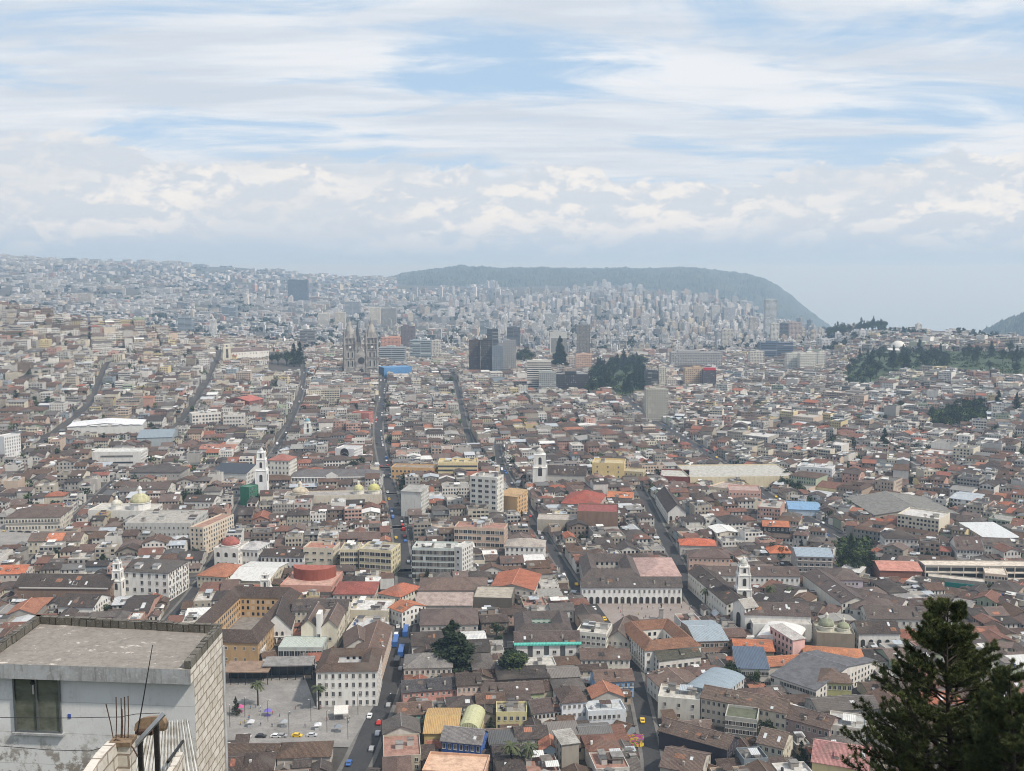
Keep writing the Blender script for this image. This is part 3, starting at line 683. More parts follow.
def canopy(name, label, x0, y0, x1, y1, h, d, rc):
    a = g1(x0, y0, h); b = g1(x1, y1, h); w = math.hypot(b[0]-a[0], b[1]-a[1]); an = math.atan2(b[1]-a[1], b[0]-a[0])
    rt = root(name, (a[0], a[1], tz(*a)), an); tag(rt, label, 'canopy')
    mb = MB(); mb.box(0, 0, h, w, d, h+.5, 'roof_slab', rc); link('roof', mb.build('roof'), rt)
    pm = MB(); pm.box(-.15, -.15, 0, .15, .15, h, 'dark_metal'); me = pm.build('post')
    for i in range(7):
        for y in (.5, d-.5): link('post', me, rt, (.4+(w-.8)*i/6, y, 0))
    mb = MB(); mb.box(1, d*.55, .3, w-1, d*.6, h-.1, 'dark_glass'); link('glass_wall', mb.build('glass_wall'), rt)
    fill_poly([a, b, (b[0]-math.sin(an)*d, b[1]+math.cos(an)*d), (a[0]-math.sin(an)*d, a[1]+math.cos(an)*d)])
canopy('canopy', 'long flat brown canopy on slim posts in the sunken yard', 222, 673, 268, 673, 6, 14, (.27, .19, .14))
canopy('canopy', 'grey flat canopy over the dark museum entrance beside the white corner building', 262, 667, 312, 666, 7, 12, (.25, .24, .23))
# central street sides
B('street_terrace', 'long peach two-storey terrace lining the sloping central street', 'terrace', 378, 672, 392, 626, 10, 14, 'gable_x', (.58, .45, .36), (.15, .1, .08), 3, 2, 18, 0, 1.0, 1.5)
B('tile_roof_house', 'house with bright orange-red hipped roof at the central street bend', 'house', 378, 593, 400, 597, 9, 22, 'hip', (.6, .58, .5), (.44, .15, .09), 3.4, 2, 5)
B('tile_roof_house', 'white gabled house with orange roof above the blue bus', 'house', 389, 607, 402, 612, 9, 16, 'gable_x', WH, (.46, .17, .09), 2.5, 2, 4)
B('tile_roof_house', 'wide low house with dull red roof beside the orange hipped one', 'house', 333, 594, 374, 594, 8, 24, 'hip', (.55, .5, .45), (.3, .09, .07), 3, 2, 8)
B('flat_roof_building', 'white flat-roofed market hall with grey skylights behind the bus', 'hall', 346, 611, 388, 612, 8, 20, 'flat', CR, (.6, .59, .57), .8, 1, 8, clutter=6)
B('flat_roof_building', 'pale building with stepped white roofs left of the parked truck', 'building', 346, 632, 376, 633, 9, 22, 'flat', (.6, .55, .48), (.5, .5, .5), .8, 2, 6, clutter=5)
B('tile_roof_house', 'brown-roofed house with white skylight behind the white corner building', 'house', 345, 647, 374, 645, 9, 20, 'gable_y', (.52, .5, .46), (.14, .1, .085), 4, 2, 5)
B('tile_roof_house', 'white house with dark roof right of the blue truck', 'house', 412, 646, 436, 645, 7, 20, 'gable_x', WH, DB, 3, 1, 5)
B('grey_villa', 'white villa under many small grey roofs below the tall dark conifer', 'house', 404, 668, 452, 667, 8, 17, 'hip', (.6, .56, .5), (.22, .21, .2), 4, 2, 9, clutter=2)
B('row_house', 'long salmon-pink row house with dark slate-coloured roof', 'row house', 403, 692, 457, 688, 7, 11, 'gable_x', (.62, .32, .27), (.07, .068, .075), 3, 2, 10, 0, .9, 1.3)
lm(430, 692, 'salmon-pink row house')
B('row_house', 'pale peach row house with three tall windows', 'row house', 457, 685, 481, 684, 9, 11, 'gable_x', (.66, .5, .42), DB, 3, 2, 5, 0, .9, 1.6)
B('row_house', 'low pink and white row house with dark roof between peach and green fronts', 'row house', 482, 695, 515, 694, 6, 11, 'gable_x', (.64, .48, .5), (.11, .085, .075), 3, 1, 6, 0, 1.0, 1.6)
B('row_house', 'low sage-green row house with dark roof', 'row house', 515, 694, 544, 692, 6, 11, 'gable_x', (.38, .42, .25), (.12, .09, .08), 3, 1, 6, 0, 1.0, 1.6)
lm(530, 698, 'sage-green row house')
B('tile_roof_house', 'green and cyan painted house with brown roof beside the central street', 'house', 398, 715, 432, 713, 6, 13, 'gable_x', (.2, .42, .36), (.15, .1, .08), 2.4, 2, 5)
B('court_house', 'house with bright mustard sheet roofs around a glazed barrel', 'house', 424, 733, 458, 733, 7, 24, 'gable_x', (.55, .42, .2), (.46, .3, .13), 2.0, 2, 0, mat='metal_sheet')
B('glazed_hall', 'small hall with pale yellow translucent barrel roof beside the mustard roofs', 'hall', 459, 730, 478, 731, 7, 17, 'barrel', (.6, .5, .25), (.5, .5, .3), 3.5, 1, 0, mat='metal_sheet')
B('blue_mansion', 'deep blue mansion with tall white-framed windows and grey gable roof', 'mansion', 441, 740, 481, 744, 8.5, 11, 'gable_x', (.06, .13, .38), (.22, .21, .21), 3.4, 2, 7, 0, 1.1, 2.1)
lm(461, 748, 'deep blue mansion')
B('flat_roof_building', 'building with wide peach flat roof below the blue mansion', 'building', 422, 770, 484, 773, 7, 15, 'flat', (.62, .4, .28), (.62, .42, .3), .9, 2, 0)
B('yellow_house', 'square pale yellow house with ragged flat top', 'house', 496, 714, 527, 714, 7, 11, 'flat', (.6, .54, .3), (.3, .28, .24), .9, 2, 5, clutter=6)
lm(512, 720, 'pale yellow house')
B('white_house', 'tall white three-storey house with dark hipped roof in front of the pale blue terrace', 'house', 562, 703, 587, 701, 11, 15, 'hip', (.74, .76, .8), (.11, .08, .07), 3.4, 3, 5, 3, .9, 1.4)
lm(574, 712, 'tall white hip-roofed house')
B('arcaded_house', 'low white house with small arched windows beside the tall white one', 'house', 534, 713, 562, 710, 7, 13, 'gable_x', WH, (.1, .075, .07), 3, 2, 7, 0, 1.1, 1.7, 'arch')
B('curved_apartments', 'white stepped terraces with blue trim right of the tall white house', 'apartment building', 588, 713, 626, 711, 8, 10, 'flat', (.62, .66, .7), (.5, .52, .52), .9, 2, 8, clutter=4)
B('blue_house', 'powder-blue two-storey house with brown roof at the narrow street', 'house', 596, 682, 634, 680, 8, 12, 'gable_x', (.22, .38, .62), (.16, .11, .09), 3, 2, 7, 0, 1.0, 1.7, 'balcony')
lm(615, 686, 'powder-blue house')
B('row_house', 'white row house with brown roofs above the powder-blue house', 'row house', 581, 659, 630, 659, 7, 12, 'gable_x', (.66, .63, .56), (.14, .1, .085), 3, 2, 9, 0, 1.0, 1.5)
B('tile_roof_house', 'pale gabled house at the corner of narrow street, right of the white apartments', 'house', 607, 638, 629, 640, 9, 22, 'gable_y', (.56, .53, .47), (.13, .1, .088), 4.5, 2, 4)
B('apartment_block', 'white four-level apartment block with stepped terraces beside the turquoise fascia', 'apartment building', 576, 633, 606, 636, 12, 16, 'flat', (.68, .66, .6), (.5, .48, .44), 1, 4, 6, 0, 1.5, 1.3, clutter=5)
def turq(rt, w, d, h):
    for i in range(4):
        x = w*(.02+.25*i); mb = MB(); mb.box(x, -1.6, 0, x+w*.17, 0, h-.3, 'plaster', WH)
        link('bay', mb.build('bay'), rt); link('window', win_mesh(1.6, 1.5), rt, (x+w*.085, -1.6, h*.55)); link('window', win_mesh(1.6, 1.5), rt, (x+w*.085, -1.6, h*.12))
    mb = MB(); mb.box(-.5, -2.4, h-.2, w+.5, .4, h+.5, 'metal_sheet', (.12, .5, .42)); link('fascia', mb.build('fascia'), rt)
B('turquoise_trim_apartments', 'white apartments with projecting bays under a turquoise eave', 'apartment building', 515, 644, 580, 643, 10, 13, 'gable_x', (.3, .3, .3), (.11, .085, .08), 4, 3, 0, extra=turq)
lm(547, 652, 'turquoise-eaved apartments')
def turqfloor(rt, w, d, h):
    mb = MB(); mb.box(w*.2, d*.32, .2, w*.8, d*.68, h*.75, 'metal_sheet', (.05, .42, .33)); link('courtyard_cover', mb.build('courtyard_cover'), rt)
B('court_house', 'courtyard house with a turquoise-covered patio and dark ring roof', 'house', 517, 632, 572, 631, 8, 28, 'court', (.5, .48, .44), (.1, .082, .078), 3, 2, 8, extra=turqfloor)
B('stone_hall', 'grey flat-roofed hall on a dark rough stone wall', 'hall', 473, 598, 512, 599, 10, 22, 'flat', (.13, .115, .095), (.40, .36, .3), .5, 1, 0, mat='roof_slab')
B('tile_roof_house', 'long low house with patched pinkish roof right of the central street', 'house', 416, 605, 472, 605, 8, 22, 'gable_x', (.5, .45, .4), (.36, .29, .26), 3.5, 1, 8, mat='roof_slab')
B('tile_roof_house', 'broad brown-roofed building behind the patched pinkish roof', 'house', 418, 590, 486, 590, 9, 24, 'hip', (.5, .46, .42), (.17, .12, .1), 4, 1, 8)
B('tile_roof_house', 'wide hipped brown roof building right of the stone hall', 'house', 420, 625, 478, 624, 8, 26, 'hip', (.5, .46, .42), (.14, .105, .095), 4, 2, 10)
B('orange_roof_house', 'low building with vivid orange-red sheet roof', 'house', 490, 588, 534, 590, 8, 32, 'gable_y', (.55, .5, .45), (.40, .14, .08), 3, 2, 7)
lm(512, 582, 'vivid orange-red roof')
# plaza side
B('arcade_building', 'long white arcaded palace facing the pink plaza with blue-white ground arches', 'palace', 582, 587, 682, 587, 10, 14, 'gable_x', (.74, .74, .73), (.10, .085, .08), 3.6, 2, 20, 0, 1.0, 1.7, arches=16)
lm(630, 592, 'long white arcaded palace')
B('court_house', 'large courtyard block with dark tiled wings behind the long white palace', 'house', 584, 577, 640, 577, 10, 42, 'court', (.45, .42, .38), (.11, .09, .085), 4, 2, 0)
B('roofed_hall', 'hall with wide faded pink roof behind the long white palace', 'hall', 641, 576, 681, 576, 10, 40, 'hip', (.5, .44, .4), (.42, .29, .26), 3.5, 1, 0, mat='roof_slab')
# courtyard building with orange-brown roofs
B('courtyard_school', 'white-walled block with orange-brown tiled wings around a patio beside the pink plaza', 'school', 645, 651, 701, 646, 11, 36, 'court', (.68, .67, .63), (.24, .125, .08), 3.6, 3, 8, 12, 1.2, 1.5)
lm(664, 640, 'orange-brown courtyard block')
B('gallery_wing', 'dark mossy roof over a white columned gallery', 'house', 659, 660, 701, 655, 8, 9, 'gable_x', (.66, .64, .6), (.08, .078, .06), 2.6, 1, 7, 0, 1.7, 2.6)
B('workshop', 'workshop with two pale blue metal roofs above a dark balcony', 'workshop', 696, 641, 728, 640, 9, 30, 'gable_x', (.35, .25, .2), (.30, .35, .39), 2.4, 2, 7, 0, 1.6, 1.8, mat='metal_sheet')
B('flat_roof_building', 'building with long curved white sheet roof beside the convent wall', 'building', 757, 637, 796, 643, 8, 22, 'barrel', (.6, .55, .5), (.72, .71, .69), 2.4, 2, 6, mat='metal_sheet')
B('pink_wall_house', 'tall house showing a blank pink side wall by the domed chapel', 'house', 793, 640, 805, 638, 13, 18, 'shed', (.68, .45, .42), (.5, .48, .46), 1.5, 3, 0)
B('orange_roof_house', 'long low building with bright orange bent sheet roof', 'building', 735, 650, 774, 651, 8, 16, 'gable_x', (.28, .24, .18), (.46, .16, .08), 2.5, 1, 0)
B('orange_roof_house', 'low angular building with bright orange tile roof beside the domed chapel', 'building', 806, 660, 866, 664, 8, 20, 'hip', (.5, .48, .44), (.48, .2, .1), 3, 1, 0)
B('orange_roof_house', 'bright orange roof strip behind the big slate-grey hall', 'building', 768, 666, 812, 663, 8, 10, 'gable_x', (.5, .48, .44), (.44, .17, .09), 2.5, 1, 0)
B('grey_roof_hall', 'big hall with plain slate-grey sheet roof and a white lower wall', 'hall', 771, 675, 816, 690, 8, 52, 'gable_x', (.62, .6, .56), (.13, .13, .14), 4, 2, 14, 0, 1.6, 1.6, mat='roof_slab')
lm(800, 672, 'slate-grey hall')
B('glass_roof_building', 'gallery house with blue-striped glazed roof over white balconies', 'building', 738, 668, 769, 669, 9, 20, 'shed', (.64, .61, .56), (.09, .12, .17), 3, 2, 8, 0, 1.5, 1.6, mat='metal_sheet')
B('corner_villa', 'olive-yellow corner villa with brown hipped roof and bay windows', 'villa', 818, 682, 852, 683, 9, 16, 'hip', (.42, .41, .2), (.15, .105, .085), 3.4, 2, 7, 0, 1.3, 1.8)
lm(834, 690, 'olive-yellow corner villa')
B('blue_roof_hall', 'hall with layered blue-grey curved metal roofs', 'hall', 684, 688, 719, 697, 9, 26, 'barrel', (.5, .5, .48), (.27, .33, .38), 2.2, 1, 0, mat='metal_sheet')
B('white_block', 'plain off-white two-storey block with one dark window left of the cream row', 'house', 658, 698, 700, 702, 9, 14, 'flat', (.62, .6, .54), (.5, .48, .44), .9, 2, 3, clutter=4)
B('row_house', 'brown-roofed white row house curving along the narrow street', 'row house', 647, 675, 664, 690, 8, 20, 'gable_x', (.6, .58, .52), (.17, .12, .1), 2.6, 2, 5)
B('row_house', 'long cream three-storey row house with brown roof and many windows', 'row house', 701, 697, 786, 713, 11, 13, 'gable_x', (.6, .54, .45), (.15, .11, .09), 3, 3, 16, 0, 1.0, 1.5)
lm(750, 705, 'long cream row house')
B('roofless_house', 'grey-white roofless shell with empty window holes', 'ruin', 725, 718, 757, 722, 10, 12, 'flat', (.46, .45, .41), (.12, .13, .09), 1.0, 3, 9, 0, 1.1, 1.7)
B('row_house', 'brown-roofed terrace with plum walls stepping down right of the cream row', 'row house', 784, 717, 829, 729, 9, 13, 'gable_x', (.36, .27, .25), (.13, .095, .082), 3, 2, 8)
B('row_house', 'white row house with grey concrete roof near the foreground pine', 'row house', 829, 726, 866, 731, 9, 14, 'flat', (.62, .58, .52), (.4, .4, .39), .8, 2, 6, clutter=3)
B('mural_house', 'long house with a dark painted side wall and brown roof', 'house', 659, 730, 727, 749, 8, 12, 'gable_x', (.055, .05, .065), (.13, .095, .08), 3, 1, 0)
B('tile_roof_house', 'small gabled cream house with brown roof below the ruin shell', 'house', 757, 742, 783, 748, 8, 14, 'gable_x', (.6, .56, .46), (.16, .12, .1), 3.4, 2, 4)
B('pink_roof_house', 'yellow-gabled house with pale pink tiled roof near the foreground pine', 'house', 812, 761, 868, 770, 9, 20, 'gable_x', (.6, .52, .3), (.4, .2, .19), 4, 2, 0)
B('tile_roof_house', 'long brown-roofed house at the lower end of the narrow street', 'house', 660, 765, 700, 772, 7, 18, 'gable_x', (.5, .47, .42), (.14, .1, .085), 3.4, 1, 0)
B('small_house', 'tiny pale blue house with orange gable roof below the yellow house', 'house', 540, 751, 561, 751, 6, 9, 'gable_y', (.5, .6, .68), (.5, .2, .12), 2.6, 2, 2)
B('wall_tower', 'narrow grey-brown windowless tower house', 'house', 562, 744, 579, 742, 12, 10, 'shed', (.33, .3, .26), (.42, .41, .38), 1, 3, 0)
# Santo Domingo style convent
B('convent_wing', 'long white convent wing with brown roof bordering the plaza', 'convent', 734, 607, 734.5, 607, 11, 10, 'gable_x', WH, DB) if 0 else None
def EW(name, label, cat, P0, P1, h, d, **k):   # wall given by two eave pixels (front), depth d
    return B(name, label, cat, P0[0], P0[1], P1[0], P1[1], h, d, **k)
EW('convent_wing', 'long white convent wing running back from the plaza with small windows', 'convent', (688, 571), (727, 604), 11, 15, kind='gable_x', wc=(.66, .64, .58), rc=DB, floors=2, nb=16, ww=1, wh=1.4)
EW('convent_wing', 'rear convent wing with white upper gallery behind the domed bell tower', 'convent', (700, 575), (800, 576), 10, 16, kind='gable_x', wc=WH, rc=(.12, .09, .08), floors=2, nb=20, ww=1.1, wh=1.5)
EW('convent_wing', 'right-hand convent wing with brown roof sloping beside the patio palms', 'convent', (803, 574), (842, 603), 10, 16, kind='gable_x', wc=(.6, .58, .53), rc=(.11, .085, .08), floors=2, nb=0)
EW('church_nave', 'white church nave with arched side gallery and broad brown roof', 'church', (745, 614), (811, 616), 12, 18, kind='gable_x', wc=WH, rc=(.11, .085, .077), floors=1, nb=7, ww=3, wh=3.6, wstyle='arch')
EW('convent_wall', 'tall plain white retaining wall block below the church nave', 'church wall', (753, 624), (812, 625), 9, 8, kind='flat', wc=(.66, .65, .62), rc=(.5, .48, .45), floors=1, nb=0, rise=.3)
B('stepped_church', 'stepped white church front with a dark arched doorway', 'church', 733, 602, 745, 608, 15, 8, 'gable_y', (.7, .69, .66), (.4, .38, .35), 3, 1, 1, 0, 4, 8, 'arch')
tower('domed_bell_tower', 'tall white three-stage bell tower crowned by a dome beside the plaza church', 737, 751, 616, (15, 8, 4.5), WH, .95, dcol=(.52, .52, .48), topw=.84)
lm(744, 580, 'tall domed bell tower')
def chapel2(rt, w, d, h):
    dome_parts(rt, w*.3, d*.5, h, w*.22, 'roof_slab', (.26, .28, .2), True, 2, 16, .9, (.6, .58, .5))
    dome_parts(rt, w*.75, d*.45, h, w*.17, 'roof_slab', (.30, .32, .22), True, 1.5, 16, .9, (.6, .58, .5))
B('domed_chapel', 'stone chapel with two mossy green domes beyond the white nave', 'chapel', 817, 634, 855, 636, 11, 16, 'flat', (.28, .24, .19), (.4, .38, .3), .9, 1, 0, extra=chapel2)
lm(836, 625, 'mossy green domes')
B('white_hall', 'white hall with a row of dark arches right of the mossy green domes', 'hall', 859, 633, 900, 633, 10, 14, 'gable_x', (.7, .69, .66), DB, 4, 1, 5, 0, 2.2, 4, 'arch')
B('convent_wing', 'wide brown-roofed wing with small square windows behind the green domes', 'convent', 850, 608, 893, 612, 9, 22, 'hip', (.66, .64, .6), (.13, .1, .09), 4, 2, 12)
B('long_roof_building', 'very long white building with pale roof edge running diagonally', 'building', 832, 592, 900, 607, 8, 14, 'gable_x', (.6, .58, .55), (.12, .095, .088), 3, 1, 0)
B('long_roof_building', 'long dark-roofed building in front of the modern school', 'building', 868, 618, 960, 620, 9, 18, 'gable_x', (.55, .53, .48), (.11, .088, .08), 4, 2, 14)
B('tile_roof_house', 'purple-trimmed two-storey house with brown hipped roof', 'house', 832, 580, 863, 580, 9, 22, 'hip', (.5, .44, .5), (.13, .1, .09), 4, 2, 8)
B('tile_roof_house', 'house with clean red roof left of the purple-trimmed house', 'house', 812, 585, 831, 586, 7, 24, 'gable_x', (.55, .5, .46), (.44, .14, .1), 3, 1, 4)
B('apartment_block', 'four-storey grey-brown apartment block with white side wall and bluish roof', 'apartment building', 797, 556, 833, 557, 14, 22, 'gable_x', (.42, .38, .35), (.3, .36, .42), 2.2, 4, 6, 0, 2.0, 1.6, 'balcony', mat='metal_sheet')
B('pink_apartment', 'peach-pink three-storey block with rows of square windows behind the tall domed tower', 'apartment building', 689, 557, 730, 558, 11, 16, 'hip', (.6, .42, .34), (.14, .1, .09), 3.5, 3, 9, 0, 1.1, 1.4)
B('brick_hall', 'long brick hall with flat salmon roof left of the school trees', 'hall', 880, 570, 922, 571, 9, 22, 'gable_x', (.25, .12, .09), (.5, .24, .19), 2.5, 1, 0, mat='roof_slab')
# school
def ribbons(rt, w, d, h):
    for f in range(3):
        z = .8 + f*(h/3); mb = MB(); mb.box(.6, -.05, z, w-.6, .1, z+h/3-1.7, 'dark_glass'); link('window', mb.build('window'), rt)
        mb = MB(); mb.box(-.3, -1.3, z-1.2, w+.3, .0, z-.5, 'plaster', (.62, .56, .48)); link('balcony', mb.build('balcony'), rt)
    pm = MB(); pm.box(-.2, -1.2, 0, .2, -.8, h, 'plaster', (.62, .56, .48)); me = pm.build('column')
    n = max(3, int(w/7))
    for i in range(n+1): link('column', me, rt, (w*i/n, 0, 0))
B('school_building', 'long modern three-level school with cream flat roof and dark window bands', 'school', 925, 566, 1040, 567, 11, 12, 'flat', (.3, .28, .25), (.62, .55, .47), .5, 3, 0, extra=ribbons)
B('school_building', 'short cream stair block projecting from the long modern school', 'school', 985, 574, 1008, 576, 10, 30, 'flat', (.58, .46, .36), (.6, .54, .46), .6, 3, 7, 0, 1.2, 1.6)
def teal(rt, w, d, h):
    mb = MB(); mb.box(0, -.4, h*.3, w, 0, h*.75, 'paint', (.02, .2, .18)); link('teal_band', mb.build('teal_band'), rt)
B('school_wing', 'low school wing with teal painted band below the long modern school', 'school', 928, 577, 985, 583, 7, 8, 'flat', (.3, .28, .25), (.5, .46, .4), .5, 1, 0, extra=teal)
lm(975, 575, 'modern school')
# mid ground centre
B('glass_office', 'mint-green glass office with thin white grid at the central street', 'office building', 412, 549, 454, 550, 19, 16, 'flat', (.5, .56, .54), (.5, .5, .47), 1, 5, 12, 0, 2.6, 2.5, clutter=5)
B('white_tower_block', 'white end tower attached to the green glass office', 'office building', 454, 548, 462, 549, 20, 15, 'flat', (.62, .62, .6), (.5, .5, .47), 1, 5, 1, 0, 1.6, 1.5)
lm(437, 560, 'mint-green glass office')
B('brick_grid_block', 'brown four-storey block with cream concrete grid front', 'apartment building', 454, 528, 504, 530, 17, 15, 'flat', (.55, .42, .33), (.35, .2, .16), 1, 4, 11, 0, 2.6, 2.3, clutter=6)
lm(478, 535, 'cream-gridded block')
B('mansion', 'white ornate mansion with pale stone hipped roof and tall windows', 'mansion', 505, 546, 544, 547, 12, 17, 'hip', (.74, .73, .7), (.42, .38, .34), 3.5, 3, 8, 0, 1.3, 2.0)
lm(524, 548, 'white ornate mansion')
B('white_apartment_tower', 'slim eight-storey white apartment block with window pairs', 'apartment building', 470, 477, 497, 479, 33, 14, 'flat', (.68, .67, .62), (.45, .44, .42), 1, 8, 4, 0, 3.0, 2.0, clutter=5)
lm(483, 490, 'eight-storey white block')
B('blank_wall_building', 'building with blank ochre side wall right of the eight-storey white block', 'building', 498, 495, 517, 497, 16, 20, 'shed', (.58, .38, .2), (.5, .34, .18), 2, 4, 0)
B('blank_wall_building', 'building with tall blank pale grey wall right of the central street', 'building', 401, 491, 421, 492, 20, 20, 'shed', (.58, .58, .55), (.4, .4, .38), 1, 5, 0)
B('yellow_office', 'yellow-cream four-storey office with ribbon windows and stepped top', 'office building', 438, 464, 477, 464, 15, 22, 'flat', (.66, .56, .32), (.55, .47, .3), 1.5, 4, 1, 0, 36, 1.4, clutter=6)
lm(458, 466, 'yellow-cream ribbon office')
B('orange_palace', 'orange-ochre palace with a row of white-trimmed arches', 'palace', 391, 468, 435, 469, 10, 18, 'flat', (.6, .38, .18), (.3, .25, .2), 1, 2, 11, 0, 1.6, 2.2, 'arch')
B('yellow_block', 'plain yellow stepped block with blank walls', 'building', 592, 464, 624, 465, 17, 24, 'flat', (.66, .52, .26), (.5, .42, .26), 1.4, 4, 3, clutter=4)
B('yellow_block', 'lower tan annex attached to the plain yellow block', 'building', 624, 472, 643, 473, 10, 18, 'flat', (.5, .42, .26), (.4, .36, .26), 1, 3, 4)
lm(608, 470, 'plain yellow block')
B('theatre', 'brown brick theatre box with dull red roof stepping to the right', 'theatre', 577, 512, 618, 513, 17, 26, 'flat', (.24, .16, .12), (.27, .09, .08), .8, 2, 0)
B('red_roof_hall', 'hall with large bright red hipped roof left of the brown theatre', 'hall', 561, 503, 598, 505, 11, 40, 'hip', (.5, .4, .35), (.34, .09, .065), 6, 1, 0)
lm(580, 500, 'bright red hipped roof')
B('low_roof_hall', 'low hall with flat grey roof and long beige wall before the bright red roof', 'hall', 537, 520, 578, 521, 9, 18, 'flat', (.42, .38, .32), (.42, .38, .34), .6, 1, 0)
B('orange_band_house', 'small building with flat orange roof and white gallery', 'house', 607, 497, 632, 498, 7, 22, 'gable_x', (.5, .45, .4), (.52, .2, .1), 2.5, 1, 8)
tower('church_tower', 'white square church tower with small dome behind the bright red roof', 533, 547, 489, (19, 11), WH, .8, dcol=(.55, .54, .5))
lm(540, 470, 'white square church tower')
B('church_nave', 'long dark-roofed nave right of the white square church tower', 'church', 547, 474, 586, 475, 12, 20, 'gable_x', (.5, .48, .44), DB, 6, 1, 6)
B('market_hall', 'huge pale-roofed hall with cream front beside the avenue', 'hall', 690, 478, 797, 477, 9, 58, 'flat', (.64, .56, .4), (.45, .44, .40), 1, 1, 0)
B('market_hall_wing', 'dark red brick end of the pale-roofed hall beside the avenue', 'hall', 660, 477, 689, 478, 9, 34, 'flat', (.22, .07, .055), (.45, .44, .40), 1, 1, 0)
lm(735, 478, 'huge pale-roofed hall')
B('white_curved_block', 'white stepped block with vaulted roofs behind the pale-roofed hall', 'building', 797, 467, 832, 469, 14, 20, 'flat', (.7, .7, .7), (.5, .5, .5), 1, 4, 8, clutter=5)
B('pink_corner_block', 'salmon-pink three-storey corner block beside the avenue', 'building', 729, 491, 761, 492, 13, 22, 'flat', (.58, .36, .3), (.4, .3, .27), 1, 3, 9, 0, 1.1, 1.5)
B('cream_corner_block', 'cream three-storey block left of the salmon-pink corner block', 'building', 709, 487, 729, 490, 11, 26, 'flat', (.6, .5, .38), (.4, .34, .3), 1, 3, 6)
B('gabled_church', 'white gable-fronted church with long dark roof', 'church', 668, 512, 686, 512, 9, 66, 'gable_y', (.66, .65, .62), DB, 6, 1, 3, 0, 2, 3.4, 'arch')
lm(676, 508, 'white gable-fronted church')
B('blue_roof_stalls', 'low market covered with sky-blue awning roofs', 'market', 789, 509, 821, 510, 5, 30, 'gable_x', (.5, .6, .7), (.2, .34, .52), 2, 1, 0, mat='metal_sheet')
B('black_building', 'black glass building under a flat orange roof', 'building', 763, 526, 789, 527, 12, 18, 'gable_x', (.04, .04, .045), (.46, .17, .09), 2, 3, 6)
B('orange_roof_house', 'house with vivid vermilion roof below the black glass building', 'house', 770, 553, 792, 553, 8, 16, 'hip', (.4, .38, .35), (.5, .16, .08), 3, 2, 4)
B('orange_roof_house', 'low house with vivid coral roof right of the dark narrow street', 'house', 680, 545, 716, 546, 7, 16, 'hip', (.55, .52, .48), (.56, .15, .08), 3, 1, 5)
B('grey_vault_hall', 'hall with a large dark grey low-pitched roof', 'hall', 875, 515, 960, 512, 8, 60, 'gable_y', (.4, .38, .33), (.2, .195, .18), 5, 1, 0, mat='roof_slab')
lm(915, 505, 'dark grey low-pitched hall')
B('white_block', 'white three-storey house row below the dark grey low-pitched hall', 'building', 885, 538, 918, 539, 11, 16, 'hip', (.66, .64, .62), DB, 3.4, 3, 8)
B('white_block', 'white arcaded block with dormered brown roof', 'building', 957, 549, 983, 550, 10, 20, 'gable_x', (.68, .67, .64), (.13, .095, .085), 6, 3, 8)
B('white_block', 'plain white three-storey block right of the dormered roof', 'building', 985, 545, 1013, 546, 10, 18, 'gable_x', (.66, .66, .64), (.12, .1, .09), 3, 3, 8)
B('metal_roof_shed', 'shed with wide white sheet roof above the plain white block', 'shed', 985, 538, 1020, 537, 7, 36, 'shed', (.5, .48, .45), (.6, .62, .63), 2, 1, 0, mat='metal_sheet')
# mid ground left
B('yellow_offices', 'cream-yellow four-storey block with even window grid left of the central street', 'office building', 340, 551, 358, 551, 15, 18, 'flat', (.6, .54, .38), (.4, .38, .34), 1, 4, 4, 0, 2.4, 2.2, clutter=4)
B('yellow_offices', 'wider cream-yellow block with long windows at the central street bend', 'office building', 359, 550, 391, 552, 16, 18, 'flat', (.62, .56, .38), (.4, .38, .34), 1, 4, 6, 0, 3.0, 2.2, clutter=4)
lm(372, 558, 'cream-yellow block')
B('red_band_building', 'white and brown block with red-tiled setback behind the cream-yellow block', 'building', 303, 549, 333, 550, 13, 16, 'flat', (.6, .54, .44), (.4, .2, .15), 1.2, 3, 4, 0, 2.4, 1.2, clutter=3)
B('arcaded_house', 'long white house with dark arched windows and brown roof', 'house', 261, 556, 303, 557, 9, 14, 'gable_x', (.66, .66, .68), DB, 3, 2, 10, 0, 1.4, 2.2, 'arch')
B('domed_corner_building', 'white corner building with arched windows under a large dusty red dome', 'building', 214, 549, 238, 550, 13, 18, 'flat', (.72, .7, .66), (.42, .4, .38), 1, 2, 3, 0, 2.2, 3, 'arch', extra=lambda rt, w, d, h: dome_parts(rt, w*.45, d*.5, h, w*.36, 'roof_slab', (.34, .12, .1), False, 1.2, 20, .8, WH))
B('white_palace', 'white ornate wing beside the dusty red dome', 'building', 238, 549, 258, 550, 12, 18, 'hip', (.72, .71, .68), (.5, .5, .5), 3, 2, 5, 0, 1.3, 2.4)
lm(226, 543, 'dusty red dome')
def bt(rt): pass
tower('bell_tower', 'tall slender white bell tower rising above the green netting', 256, 267, 499, (24, 9, 6), (.76, .76, .76), .7, dcol=(.6, .6, .6), topw=.8)
lm(262, 480, 'tall slender white tower')
B('netted_building', 'narrow building wrapped in bright green netting', 'building', 240, 487, 249, 488, 15, 12, 'flat', (.04, .17, .1), (.1, .2, .15), .5, 3, 0)
B('hotel', 'five-storey white hotel with dull red mansard roof', 'hotel', 267, 460, 289, 461, 22, 20, 'hip', (.66, .64, .58), (.36, .15, .12), 4, 5, 6, 0, 1.3, 2.2)
lm(278, 468, 'white mansard hotel')
